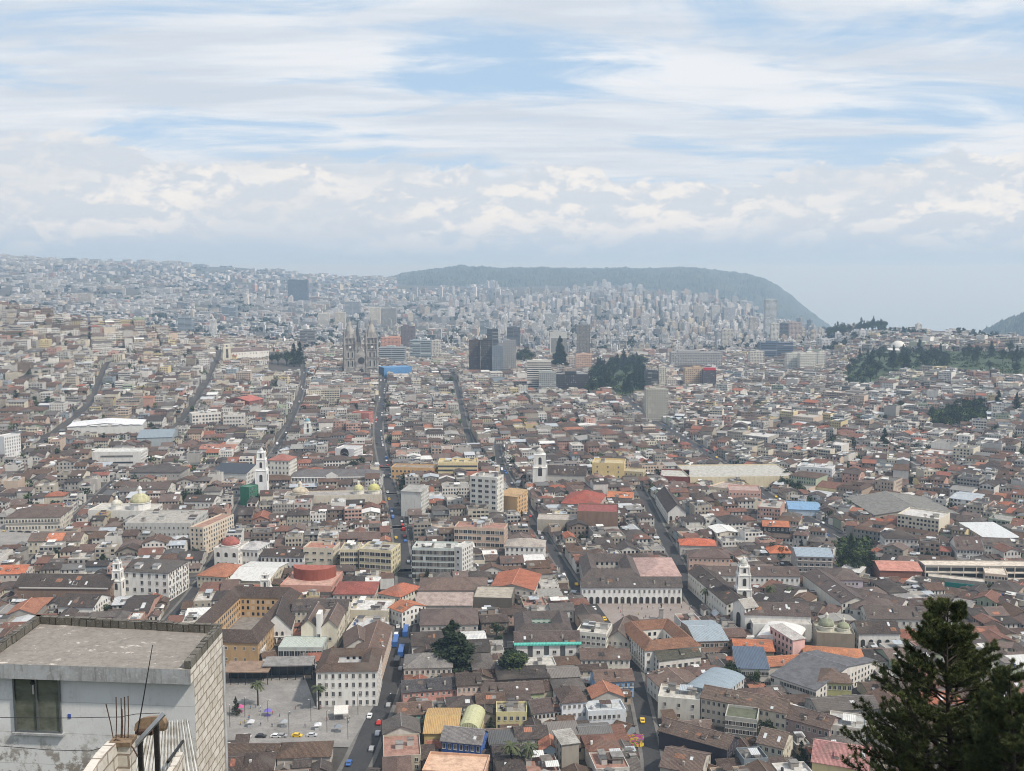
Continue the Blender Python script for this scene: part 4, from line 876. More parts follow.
def palace(rt, w, d, h):
    mb = MB(); mb.box(w*.40, -2.2, 0, w*.52, 0, h+1.5, 'plaster', WH); mb.face([(w*.39, -2.25, h+1.5), (w*.53, -2.25, h+1.5), (w*.46, -2.25, h+4.6)], 'plaster', WH); link('portico', mb.build('portico'), rt)
    pm = MB(); pm.lathe(0, -1.4, [(.35, 3.6), (.35, h-.6)], 6, 'plaster', WH); me = pm.build('column')
    for i in range(28):
        u = (i+.5)/28
        if not .39 < u < .53: link('column', me, rt, (w*u, 0, 0))
    mb = MB(); mb.box(0, -1.9, 3.0, w, 0, 3.6, 'plaster', (.6, .6, .58)); mb.box(0, -1.9, h-.6, w, 0, h-.1, 'plaster', WH); link('gallery', mb.build('gallery'), rt)
B('colonnaded_palace', 'long low white palace with column gallery, central pediment and grey roof', 'palace', 290, 477, 381, 477, 10, 24, 'hip', (.6, .6, .58), (.15, .145, .15), 4.5, 2, 22, 0, 1.1, 1.8, extra=palace)
lm(335, 478, 'long colonnaded palace')
B('arched_block', 'white block with one great blue arch behind the colonnaded palace', 'building', 335, 449, 354, 450, 14, 22, 'flat', (.68, .68, .68), (.5, .5, .5), 1, 3, 1, 0, 9, 7, 'arch')
tower('church_tower', 'small white church with pale blue dome standing at mid distance', 304, 312, 439, (12, 6), (.66, .68, .66), 1.0, dcol=(.2, .38, .45))
lm(308, 430, 'pale blue dome')
def cath(rt, w, d, h):
    dome_parts(rt, w*.15, d*.5, h, 6.5, 'roof_slab', (.5, .44, .34), True, 2, 16, .6, (.62, .56, .46))
    dome_parts(rt, w*.76, d*.5, h, 4.2, 'roof_slab', (.55, .53, .3), True, 3, 14, 1, (.68, .66, .58))
    dome_parts(rt, w*.92, d*.6, h, 5.0, 'roof_slab', (.55, .53, .22), True, 2.5, 14, 1, (.68, .66, .58))
B('cathedral', 'pale stone church body with one flat dome and two yellow-green domes', 'church', 284, 497, 381, 496, 10, 18, 'flat', (.6, .55, .46), (.34, .32, .3), .8, 1, 12, extra=cath)
lm(355, 488, 'yellow-green domes')
def merced(rt, w, d, h):
    dome_parts(rt, w*.75, d*.45, h, 7.5, 'roof_slab', (.5, .48, .3), True, 5, 14, .85, WH); dome_parts(rt, w*.38, d*.4, h, 4, 'roof_slab', (.6, .58, .5), True, 3, 14, .9, WH)
B('domed_church', 'white church complex with a large olive ribbed dome', 'church', 88, 511, 150, 513, 9, 24, 'flat', (.68, .66, .62), (.5, .48, .44), .8, 1, 10, extra=merced)
lm(139, 503, 'large olive dome')
B('balcony_palace', 'brown-roofed white palace with two rows of balconies beside the grey plaza', 'palace', 5, 518, 60, 518, 10, 30, 'hip', (.62, .58, .5), (.13, .095, .08), 5, 2, 17, 0, 1.2, 2.0, 'balcony')
lm(32, 520, 'balconied brown-roofed palace')
B('tile_roof_house', 'house half roofed with fresh coral tiles below the balconied palace', 'house', 28, 541, 80, 541, 9, 16, 'gable_x', (.6, .56, .46), (.17, .12, .1), 3.5, 2, 10, extra=lambda rt, w, d, h: link('tile_patch', (lambda mb: (mb.slab([(w*.33, -.6, h+.1), (w*.66, -.6, h+.1), (w*.66, d/2-.3, h+3.5), (w*.33, d/2-.3, h+3.5)], .15, 'clay_tile', (.6, .23, .13)), mb.build('tile_patch'))[1])(MB()), rt))
B('orange_roof_house', 'long house with bright orange roof beside the grey plaza edge', 'house', -20, 574, 24, 574, 8, 17, 'gable_x', (.55, .5, .45), (.52, .18, .1), 3, 2, 8)
B('white_school', 'large grey-white flat-roofed block with stepped wings', 'school', 125, 524, 190, 525, 14, 40, 'flat', (.48, .48, .46), (.38, .36, .33), 1, 3, 14, clutter=6, bays=(3, 3, 0, 3))
B('white_school', 'white narrow block with brown flat roof and sandy wall along the alley', 'building', 190, 528, 203, 529, 18, 40, 'flat', (.6, .52, .42), (.36, .22, .17), 1, 4, 0, bays=(3, 3, 0, 3))
B('tent_market', 'market under a ragged line of white tent roofs', 'market', 67, 427, 142, 430, 8, 40, 'gable_y', (.6, .6, .58), (.72, .73, .75), 3, 1, 0, mat='metal_sheet', extra=lambda rt, w, d, h: [link('tent', (lambda mb: (mb.lathe(0, 0, [(5.5, h+.5), (2, h+3.2), (.1, h+5.6)], 4, 'metal_sheet', (.75, .76, .78), .785), mb.build('tent'))[1])(MB()), rt, (w*(i+.5)/7, 3, 0)) for i in range(7)])
lm(100, 425, 'white tent roofs')
B('market_hall', 'steel market hall with blue-grey metal roofs right of the white tents', 'market', 137, 438, 172, 439, 9, 60, 'gable_x', (.36, .4, .42), (.24, .29, .33), 4, 1, 0, mat='metal_sheet')
B('modern_office', 'wide white five-storey office with dark square windows', 'office building', 192, 415, 221, 415, 16, 16, 'flat', (.64, .62, .58), (.4, .4, .38), 1.3, 4, 9, 0, 2.1, 2.1, clutter=3)
B('modern_office', 'right half of the white office pair, taller by a parapet', 'office building', 223, 416, 244, 416, 17, 16, 'flat', (.64, .62, .58), (.4, .4, .38), 1.3, 4, 7, 0, 2.1, 2.1, clutter=3)
lm(218, 422, 'wide white office pair')
B('long_white_building', 'long white building with salmon roof below the white office pair', 'building', 199, 449, 234, 450, 9, 20, 'gable_x', (.68, .67, .62), (.4, .19, .14), 3, 1, 9)
B('dark_glass_hall', 'hall with a dark glazed sloping roof under a white edge', 'hall', 211, 472, 246, 474, 10, 20, 'shed', (.62, .62, .6), (.05, .06, .075), 5, 1, 0, mat='metal_sheet')
B('gallery_building', 'dark-roofed building with white columned upper gallery', 'building', 130, 472, 180, 474, 12, 22, 'hip', (.34, .33, .31), (.09, .08, .078), 4, 2, 12)
B('gallery_building', 'long white cloister wing with brown roof behind the large olive dome', 'convent', 120, 489, 168, 490, 9, 20, 'gable_x', (.62, .6, .54), (.12, .09, .08), 4, 2, 14)
B('gallery_building', 'white building right of the dark trees with small arched windows', 'building', 184, 501, 213, 502, 11, 18, 'gable_x', (.66, .65, .62), DB, 3, 2, 7)
B('long_white_building', 'long flat white building above the gallery roofs', 'building', 92, 453, 141, 454, 12, 22, 'flat', (.66, .65, .62), (.6, .6, .58), 1.2, 2, 1, 0, 30, 1.6)
B('white_slab', 'tall white slab cut by the left picture edge', 'building', -6, 437, 4, 438, 22, 20, 'flat', (.7, .7, .7), (.5, .5, .5), 1, 4, 0)
B('red_terraced_block', 'coral-red stepped block beside the central street', 'building', 352, 413, 369, 414, 12, 14, 'flat', (.5, .2, .17), (.4, .2, .16), 1.2, 4, 5)
B('red_roof_hall', 'hall with plain red gable roof left of the pale blue dome', 'hall', 226, 400, 249, 403, 10, 30, 'gable_y', (.24, .1, .08), (.46, .15, .12), 4, 1, 0)
B('blue_hoarding', 'building wrapped in bright blue sheeting right of the twin-spired church', 'building', 384, 368, 412, 369, 15, 30, 'flat', (.10, .24, .46), (.15, .3, .5), .5, 1, 0)
# San Juan convent
B('hill_convent', 'long white convent building with brown roof on the left hilltop', 'convent', 232, 352, 269, 353, 15, 20, 'gable_x', (.68, .67, .63), (.17, .13, .12), 5, 2, 13, 0, 1.2, 1.8)
tower('hill_church_tower', 'cream church front tower at the left end of the hilltop convent', 223, 232, 364, (16, 10, 5), (.62, .58, .48), None, openings=True)
lm(245, 355, 'hilltop white convent')
# ------------------------------------------------------------------ Basilica
def basilica():
    fa = g1(345, 377); fb = g1(378, 377); w = math.hypot(fb[0]-fa[0], fb[1]-fa[1]); an = math.atan2(fb[1]-fa[1], fb[0]-fa[0])
    rt = root('twin_spired_basilica', (fa[0], fa[1], tz(*fa)), an); tag(rt, 'grey gothic basilica with two tall openwork clock towers and a crossing spire', 'church'); fill_poly([fa, fb, (fb[0]-math.sin(an)*80, fb[1]+math.cos(an)*80), (fa[0]-math.sin(an)*80, fa[1]+math.cos(an)*80)])
    S = lambda mb, *a: mb.box(*a, 'stone_grey')
    nav = MB(); S(nav, w*.3, 8, -5, w*.7, 80, 30); roof(nav, nav, 'gable_y', w*.4, 72, 0, 12, (.2, .19, .18), (.16, .15, .15), .3, 'roof_slab')
    nav = MB(); S(nav, w*.3, 8, -5, w*.7, 80, 30); S(nav, w*.1, 12, -5, w*.9, 76, 20)
    t = MB(); roof(t, t, 'gable_y', w*.4, 72, 30, 11, (.2, .19, .18), (.15, .145, .145), .3, 'roof_slab'); nav.merge(t, (1, 0, w*.3, 8, 0))
    for i in range(8):
        y = 14+i*8; S(nav, w*.08, y, -5, w*.11, y+1.5, 26); S(nav, w*.89, y, -5, w*.92, y+1.5, 26)
    link('nave', nav.build('nave'), rt)
    fr = MB(); S(fr, w*.3, 0, -5, w*.7, 8, 34); fr.face([(w*.3, -.05, 34), (w*.7, -.05, 34), (w*.5, -.05, 48)], 'stone_grey'); fr.face([(w*.3, .8, 34), (w*.5, .8, 48), (w*.7, .8, 34)], 'stone_grey')
    fr.face([(w*.3, -.05, 34), (w*.5, -.05, 48), (w*.5, .8, 48), (w*.3, .8, 34)], 'stone_grey'); fr.face([(w*.5, -.05, 48), (w*.7, -.05, 34), (w*.7, .8, 34), (w*.5, .8, 48)], 'stone_grey')
    link('front', fr.build('front'), rt)
    link('doorway', arch_mesh(w*.14, 14), rt, (w*.5, 0, 0)); rs = MB()
    rs.lathe(0, 0, [(5.5, 0), (5.5, .3)], 20, 'void_shade'); o = link('rose_window', rs.build('rose_window'), rt, (w*.5, -.1, 27)); o.rotation_euler = (R(90), 0, 0)
    tw = w*.34
    for sx in (.0, .66):
        x = w*sx; mb = MB(); S(mb, x, 0, -5, x+tw, tw, 44)
        for a in (0, 1):
            for b in (0, 1):
                cx, cy = x+a*tw, b*tw; S(mb, cx-1.3, cy-1.3, -5, cx+1.3, cy+1.3, 66)
                mb.lathe(cx, cy, [(1.3, 66), (.9, 70), (.05, 79)], 6, 'stone_grey')
        for z in (14, 30, 44, 54, 64): S(mb, x-.8, -.8, z, x+tw+.8, tw+.8, z+1.2)
        S(mb, x+tw*.08, tw*.08, 44, x+tw*.92, tw*.92, 64)
        for k in (.33, .67):
            for (u, v) in ((k, 0), (k, 1), (0, k), (1, k)): S(mb, x+u*tw-.6, v*tw-.6, 44, x+u*tw+.6, v*tw+.6, 64)
        mb.lathe(x+tw/2, tw/2, [(tw*.5, 65.2), (tw*.4, 74), (tw*.2, 86), (.3, 97)], 8, 'stone_grey'); S(mb, x+tw/2-.2, tw/2-.2, 95, x+tw/2+.2, tw/2+.2, 99); S(mb, x+tw/2-1, tw/2-.2, 96.8, x+tw/2+1, tw/2+.2, 97.2)
        for k in range(8):
            a = k*math.pi/4; mb.lathe(x+tw/2+tw*.36*math.cos(a), tw/2+tw*.36*math.sin(a), [(.6, 65.2), (.5, 72), (.02, 76)], 5, 'stone_grey')
        link('tower', mb.build('tower'), rt)
        for z, ww, hh in ((17, 2.6, 10), (32, 2.6, 9)):
            for k in (.32, .68): link('arch', arch_mesh(ww, hh), rt, (x+tw*k, 0, z)); 
        ck = MB(); ck.lathe(0, 0, [(2.0, 0), (2.0, .3)], 18, 'white_stone'); o = link('clock_face', ck.build('clock_face'), rt, (x+tw/2, -.9, 49.5)); o.rotation_euler = (R(90), 0, 0)
    sp = MB(); cx, cy = w*.5, 58; S(sp, cx-5, cy-5, 30, cx+5, cy+5, 54); sp.lathe(cx, cy, [(5.5, 54), (3.5, 66), (1.5, 80), (.1, 92)], 8, 'roof_slab', (.09, .1, .11))
    for a in (-1, 1):
        for b in (-1, 1): sp.lathe(cx+a*5, cy+b*5, [(.9, 30), (.9, 58), (.05, 68)], 6, 'stone_grey')
    link('crossing_spire', sp.build('crossing_spire'), rt); lm(362, 350, 'twin-spired basilica')
basilica()
# ------------------------------------------------------------------ modern towers: x0,x1,ytop,ybase,colour,depth,style(bay,ratio),label
TW = [
 (288, 308, 280, 303, (.07, .10, .15), 0, 'very tall blue-black slab dominating the hazy far centre-left'),
 (370, 380, 308, 326, (.66, .62, .52), 1, 'cream rounded block right of the basilica spires, upper one'),
 (381, 396, 309, 328, (.3, .29, .28), 1, 'grey-brown block beside the cream rounded block'),
 (401, 415, 327, 352, (.16, .13, .13), 1, 'dark brown block right of the basilica'),
 (410, 431, 341, 362, (.3, .36, .38), 3, 'wide grey-green glass office right of the basilica'),
 (431, 440, 341, 361, (.62, .6, .55), 1, 'narrow white office attached to the grey-green glass one'),
 (379, 405, 348, 366, (.36, .4, .42), 3, 'low glass office with white frame just right of the basilica'),
 (381, 400, 338, 352, (.6, .3, .2), 1, 'orange-salmon block behind the low glass office'),
 (300, 315, 331, 347, (.2, .2, .2), 3, 'dark grey sloping-roofed office left of the basilica'),
 (469, 480, 341, 374, (.09, .065, .055), 1, 'dark brown tower, left half of the dark pair'),
 (480.5, 492, 341, 375, (.045, .04, .036), 1, 'black tower with gold stripes, right half of the dark pair'),
 (487, 498, 330, 362, (.06, .075, .09), 3, 'dark blue glass tower behind the dark pair'),
 (492, 503, 347, 376, (.2, .25, .3), 1, 'blue-grey tower just right of the dark pair'),
 (503, 516, 341, 374, (.35, .36, .36), 1, 'grey tower with a pale edge right of the blue-grey tower'),
 (507, 520, 328, 350, (.1, .115, .13), 3, 'dark grey tower behind the pale-edged tower'),
 (550, 567, 333, 360, (.5, .5, .47), 2, 'white tower with thin vertical ribs'),
 (577, 590, 326, 358, (.2, .19, .17), 1, 'brown-grey tall tower right of the ribbed white tower'),
 (576, 592, 355, 374, (.6, .4, .3), 1, 'peach stepped block below the brown-grey tall tower'),
 (527, 551, 362, 392, (.62, .6, .55), 3, 'white office slab with strong horizontal bands'),
 (539, 556, 373, 394, (.36, .38, .37), 1, 'plain grey block in front of the banded white slab'),
 (556, 589, 375, 394, (.03, .032, .036), 1, 'black glazed slab with white grid dots'),
 (565, 577, 358, 371, (.55, .5, .46), 1, 'small pale pink block left of the peach stepped block'),
 (646, 668, 390, 421, (.46, .44, .38), 1, 'beige-grey office tower with square grid beside the avenue'),
 (645, 658, 372, 390, (.05, .06, .065), 3, 'dark glass block behind the beige-grey office tower'),
 (659, 666, 368, 390, (.58, .56, .48), 1, 'slim cream tower beside the dark glass block'),
 (667, 677, 380, 394, (.55, .5, .44), 1, 'cream and brown block right of the slim cream tower'),
 (685, 703, 369, 390, (.55, .4, .26), 1, 'tan twin block left of the red-topped tower'),
 (703, 716, 371, 391, (.07, .065, .075), 1, 'dark tower with a red crown'),
 (671, 722, 353, 371, (.36, .36, .36), 1, 'very wide grey slab building with fine ribs'),
 (765, 776, 300, 338, (.5, .54, .56), 1, 'tallest blue-grey tower near the mountain foot'),
 (771, 779, 324, 345, (.62, .62, .58), 1, 'white tower in front of the tallest blue-grey tower'),
 (778, 788, 324, 344, (.12, .14, .17), 3, 'dark tower right of the white tower at the mountain foot'),
 (789, 801, 323, 343, (.45, .38, .36), 1, 'pinkish pair of towers at the mountain foot'),
 (760, 793, 343, 360, (.09, .13, .2), 3, 'wide dark blue glass building below the mountain-foot towers'),
 (787, 799, 354, 373, (.66, .66, .6), 1, 'left of three cream-white residential slabs'),
 (800, 816, 354, 374, (.68, .67, .6), 1, 'middle and widest of three cream-white residential slabs'),
 (818, 825, 354, 371, (.68, .68, .62), 1, 'right and narrowest of three cream-white residential slabs'),
 (750, 764, 352, 367, (.6, .58, .52), 1, 'white stepped block left of the cream-white slabs'),
 (480, 489, 320, 336, (.3, .35, .38), 3, 'bluish square tower behind the dark pair'),
 (545, 556, 314, 330, (.5, .52, .52), 1, 'pale tower in the hazy centre'),
 (641, 649, 314, 334, (.6, .6, .6), 1, 'white tower on the slope below the mountain'),
 (680, 689, 305, 322, (.62, .62, .62), 1, 'white slim tower, leftmost of the slope row'),
 (694, 704, 306, 324, (.45, .45, .42), 1, 'grey tower in the slope row'),
 (712, 720, 306, 324, (.6, .6, .58), 1, 'white tower in the slope row below the mountain end'),
 (724, 735, 308, 326, (.4, .42, .45), 1, 'darker tower, rightmost of the slope row'),
 (722, 733, 330, 350, (.55, .53, .48), 1, 'cream tower pair below the slope row'),
 (750, 758, 318, 338, (.5, .48, .45), 1, 'beige tower left of the tallest blue-grey tower'),
 (822, 831, 340, 352, (.6, .6, .62), 1, 'white block above the cream-white slabs'),
 (78, 91, 294, 305, (.5, .46, .4), 1, 'beige block on the far left slope'),
 (178, 192, 318, 333, (.28, .33, .37), 3, 'blue-grey glass block behind the left ridge'),
 (210, 216, 320, 337, (.66, .66, .64), 1, 'white slim block at the end of the left ridge'),
 (222, 236, 307, 318, (.3, .36, .42), 3, 'bluish wide office on the far left'),
 (335, 345, 313, 329, (.6, .55, .45), 1, 'cream block left of the left basilica spire'),
 (318, 329, 314, 328, (.62, .6, .54), 1, 'white cream block further left of the basilica'),
 (345, 360, 302, 316, (.36, .4, .43), 3, 'grey-blue office above the basilica'),
]
def tower_block(name, x0, x1, yt, yb, col, style, rnd, parts=True):
    q = g1((x0+x1)/2, yb); a = ((x0-512)/(((x0+x1)/2-512) or 1)*q[0], q[1]); b = ((x1-512)/(((x0+x1)/2-512) or 1)*q[0], q[1]); w = math.hypot(b[0]-a[0], b[1]-a[1]); an = math.atan2(b[1]-a[1], b[0]-a[0])
    t = (a[1]*CP - (tz(*a)-CZ)*SP); z0 = tz(*a); 
    dep = a[1]; h = dep * ((385.5-yt)/F*CP - SP)/(CP + (385.5-yt)/F*SP) + CZ - z0
    h = max(h, 8); d = min(max(w*.7, 12), 26)
    bay, st, fl = {0: (3.4, .8, 3.4), 1: (3.2, .55, 3.1), 2: (2.2, .5, 40), 3: (w/2, .97, 3.4)}[style]
    W = MB(); c = [(0, 0), (w, 0), (w, d), (0, d)]; n = max(1, round(h/fl)); fl = h/n if style != 2 else h
    for i in range(4): W.wall(c[i], c[(i+1) % 4], -8, 0, col); W.wall(c[i], c[(i+1) % 4], 0, h, col, bay if i in (0, 2) or style == 3 else bay*1.3, fl, st)
    Rf = MB(); roof(W, Rf, 'flat', w, d, h, 1.2, col, (.35, .35, .34), 0, 'roof_slab')
    T = MB(); q = rnd.uniform(.25, .5); x = rnd.uniform(.1, .5)*w; T.box(x, d*.25, h, x+w*q, d*.75, h+rnd.uniform(2.5, 5), 'plaster', tuple(min(.7, k*.9+.02) for k in col))
    T.box(x+w*q*.5-.15, d*.5-.15, h+2, x+w*q*.5+.15, d*.5+.15, h+9, 'dark_metal')
    return a, z0, an, W, Rf, T, w, d, h
for (x0, x1, yt, yb, col, st, lab) in TW:
    rnd = random.Random(int(x0*7+yt))
    a, z0, an, W, Rf, T, w, d, h = tower_block('office_tower', x0, x1, yt, yb, col, st, rnd)
    rt = root('office_tower', (a[0], a[1], z0), an); tag(rt, lab, 'tower', 'modern high-rise blocks')
    if 'red crown' in lab: T.box(1, 1, h+1, w-1, d*.5, h+5, 'paint', (.5, .03, .04))
    link('wall', W.build('wall'), rt); link('roof', Rf.build('roof'), rt); link('rooftop_shed', T.build('rooftop_shed'), rt)
    fill_poly([a, (a[0]+w*math.cos(an), a[1]+w*math.sin(an)), (a[0]+w*math.cos(an)-d*math.sin(an), a[1]+w*math.sin(an)+d*math.cos(an)), (a[0]-d*math.sin(an), a[1]+d*math.cos(an))])
lm(481, 358, 'dark tower pair'); lm(657, 405, 'beige-grey office tower'); lm(709, 378, 'red-crowned tower'); lm(539, 375, 'banded white slab')
lm(806, 362, 'cream-white slabs'); lm(770, 320, 'tallest blue-grey tower'); lm(298, 295, 'very tall blue-black slab'); lm(697, 360, 'very wide grey slab')
lm(583, 340, 'brown-grey tall tower'); lm(422, 350, 'grey-green glass office')
# dome on the right hill
def hill_dome():
    a = g1(898, 352); r = 11/F*math.hypot(*a)*.62
    rt = root('observatory_dome', (a[0], a[1], tz(*a))); tag(rt, 'white hemispherical dome on a wide round base on the green hilltop', 'dome')
    mb = MB(); mb.lathe(0, 0, [(r*1.9, -6), (r*1.9, 5), (r*2.0, 5), (r*1.1, 8)], 28, 'plaster', (.6, .6, .58)); link('base', mb.build('base'), rt)
    mb = MB(); mb.lathe(0, 0, [(r, 8), (r*.97, 8+r*.25), (r*.87, 8+r*.5), (r*.7, 8+r*.71), (r*.5, 8+r*.87), (r*.26, 8+r*.97), (.02, 8+r)], 28, 'white_trim', (.8, .8, .8)); link('dome', mb.build('dome', smooth=True), rt)
hill_dome(); lm(898, 345, 'white hilltop dome')
# ------------------------------------------------------------------ city fabric: lots between the streets
rf = random.Random(11)
WALLS = [((.66, .64, .6), 'white'), ((.6, .55, .45), 'cream'), ((.56, .45, .36), 'peach'), ((.42, .4, .37), 'grey'), ((.62, .52, .3), 'yellow'), ((.52, .33, .27), 'salmon'),
         ((.33, .38, .42), 'blue-grey'), ((.4, .36, .3), 'tan'), ((.28, .22, .18), 'brown'), ((.38, .44, .33), 'pale green')]
WW = [36, 16, 8, 15, 3, 6, 3, 8, 8, 2]
LOTS = []
def zone_angle(x, y):
    px, py = toxp(x, y, 0)
    if px > 700 and py < 640 or px > 640 and py < 480: return R(-38) if (int(px/90)+int(py/50)) % 3 else R(-21)
    if px < 230 and py < 400: return R(22)
    return AU
def lot_world(cx, cy, an, u, v): c, s = math.cos(an), math.sin(an); return cx+c*u-s*v, cy+s*u+c*v
def try_lot(cx, cy, an, u0, v0, u1, v1, tw, td):
    w, d = u1-u0, v1-v0
    if w > tw*1.5 or d > td*1.5:
        if w/tw > d/td:
            m = u0+w*rf.uniform(.38, .62); try_lot(cx, cy, an, u0, v0, m, v1, tw, td); try_lot(cx, cy, an, m, v0, u1, v1, tw, td)
        else:
            m = v0+d*rf.uniform(.38, .62); try_lot(cx, cy, an, u0, v0, u1, m, tw, td); try_lot(cx, cy, an, u0, m, u1, v1, tw, td)
        return
    us, vs = np.meshgrid(np.linspace(u0+.8, u1-.8, max(2, int(w/2.5)+1)), np.linspace(v0+.8, v1-.8, max(2, int(d/2.5)+1)))
    c, s = math.cos(an), math.sin(an)
    X = cx+c*us-s*vs; Y = cy+s*us+c*vs
    oc = occupied(X, Y)
    if not oc.any(): LOTS.append((X[0, 0]*0+lot_world(cx, cy, an, u0, v0)[0], lot_world(cx, cy, an, u0, v0)[1], an, w, d)); fill_poly([lot_world(cx, cy, an, u0+.5, v0+.5), lot_world(cx, cy, an, u1-.5, v0+.5), lot_world(cx, cy, an, u1-.5, v1-.5), lot_world(cx, cy, an, u0+.5, v1-.5)]); return
    if oc.all() or min(w, d) < 6.5 and max(w, d) < 13: return
    if w > d: m = (u0+u1)/2; try_lot(cx, cy, an, u0, v0, m, v1, w/2, d); try_lot(cx, cy, an, m, v0, u1, v1, w/2, d)
    else: m = (v0+v1)/2; try_lot(cx, cy, an, u0, v0, u1, m, w, d/2); try_lot(cx, cy, an, u0, m, u1, v1, w, d/2)
GREEN = [[(846, 374), (862, 354), (1060, 354), (1060, 379), (1000, 377), (930, 371), (885, 376), (872, 388), (850, 388)], [(930, 430), (932, 412), (965, 406), (985, 408), (988, 422), (965, 430)], [(588, 396), (594, 368), (642, 364), (645, 396)], [(270, 374), (266, 352), (303, 350), (306, 374)], [(838, 572), (838, 542), (872, 542), (874, 574)]]
GP = []
for g in GREEN:
    P = [g1(a, b) for a, b in g]; GP.append(P); fill_poly(P)
T0 = 52
for ang, ok in ((AU, 0), (R(-38), 1), (R(-21), 2), (R(22), 3)):
    c, s = math.cos(ang), math.sin(ang)
    for i in range(-50, 51):
        for j in range(3, 60):
            lu, lv = i*T0, j*T0
            x, y = c*lu-s*lv, s*lu+c*lv
            D = math.hypot(x, y)
            if D < 345 or D > 2500 or y < 100 or abs(math.atan2(x, y)) > R(30.5): continue
            if abs(zone_angle(x, y)-ang) > 1e-3: continue
            near = D < 900
            tw, td = ((11.5, 14) if near else (12, 14.5) if D < 1500 else (14, 17)); q = rf.random()
            if q < .14: tw, td = 20, 24
            gx = 4.5 if (i % 2 == 0 and D > 900) else 0; gy = 3.5 if j % 2 == 0 and D > 900 else 0
            o = (rf.uniform(-3, 3), rf.uniform(-3, 3))
            try_lot(0, 0, ang, lu+gx, lv+gy, lu+T0, lv+T0, tw, td)
for ang in (AU, R(-38), R(-21), R(22)):      # second pass: leftover pockets between the districts
    c, s = math.cos(ang), math.sin(ang); T1 = 24
    for i in range(-90, 91):
        for j in range(8, 106):
            lu, lv = i*T1, j*T1; x, y = c*lu-s*lv, s*lu+c*lv; D = math.hypot(x, y)
            if D < 345 or D > 2450 or y < 100 or abs(math.atan2(x, y)) > R(30.5): continue
            try_lot(0, 0, ang, lu, lv, lu+T1, lv+T1, 11.5, 13)
print('LOTS', len(LOTS))
CITY = MB(); CAND = []; YARD = []
LA = np.array(LOTS); _c, _s = np.cos(LA[:, 2]), np.sin(LA[:, 2])
ZL = np.min([terr(LA[:, 0]+_c*u*LA[:, 3]-_s*v*LA[:, 4], LA[:, 1]+_s*u*LA[:, 3]+_c*v*LA[:, 4]) for u, v in ((0, 0), (1, 0), (1, 1), (0, 1))], 0)
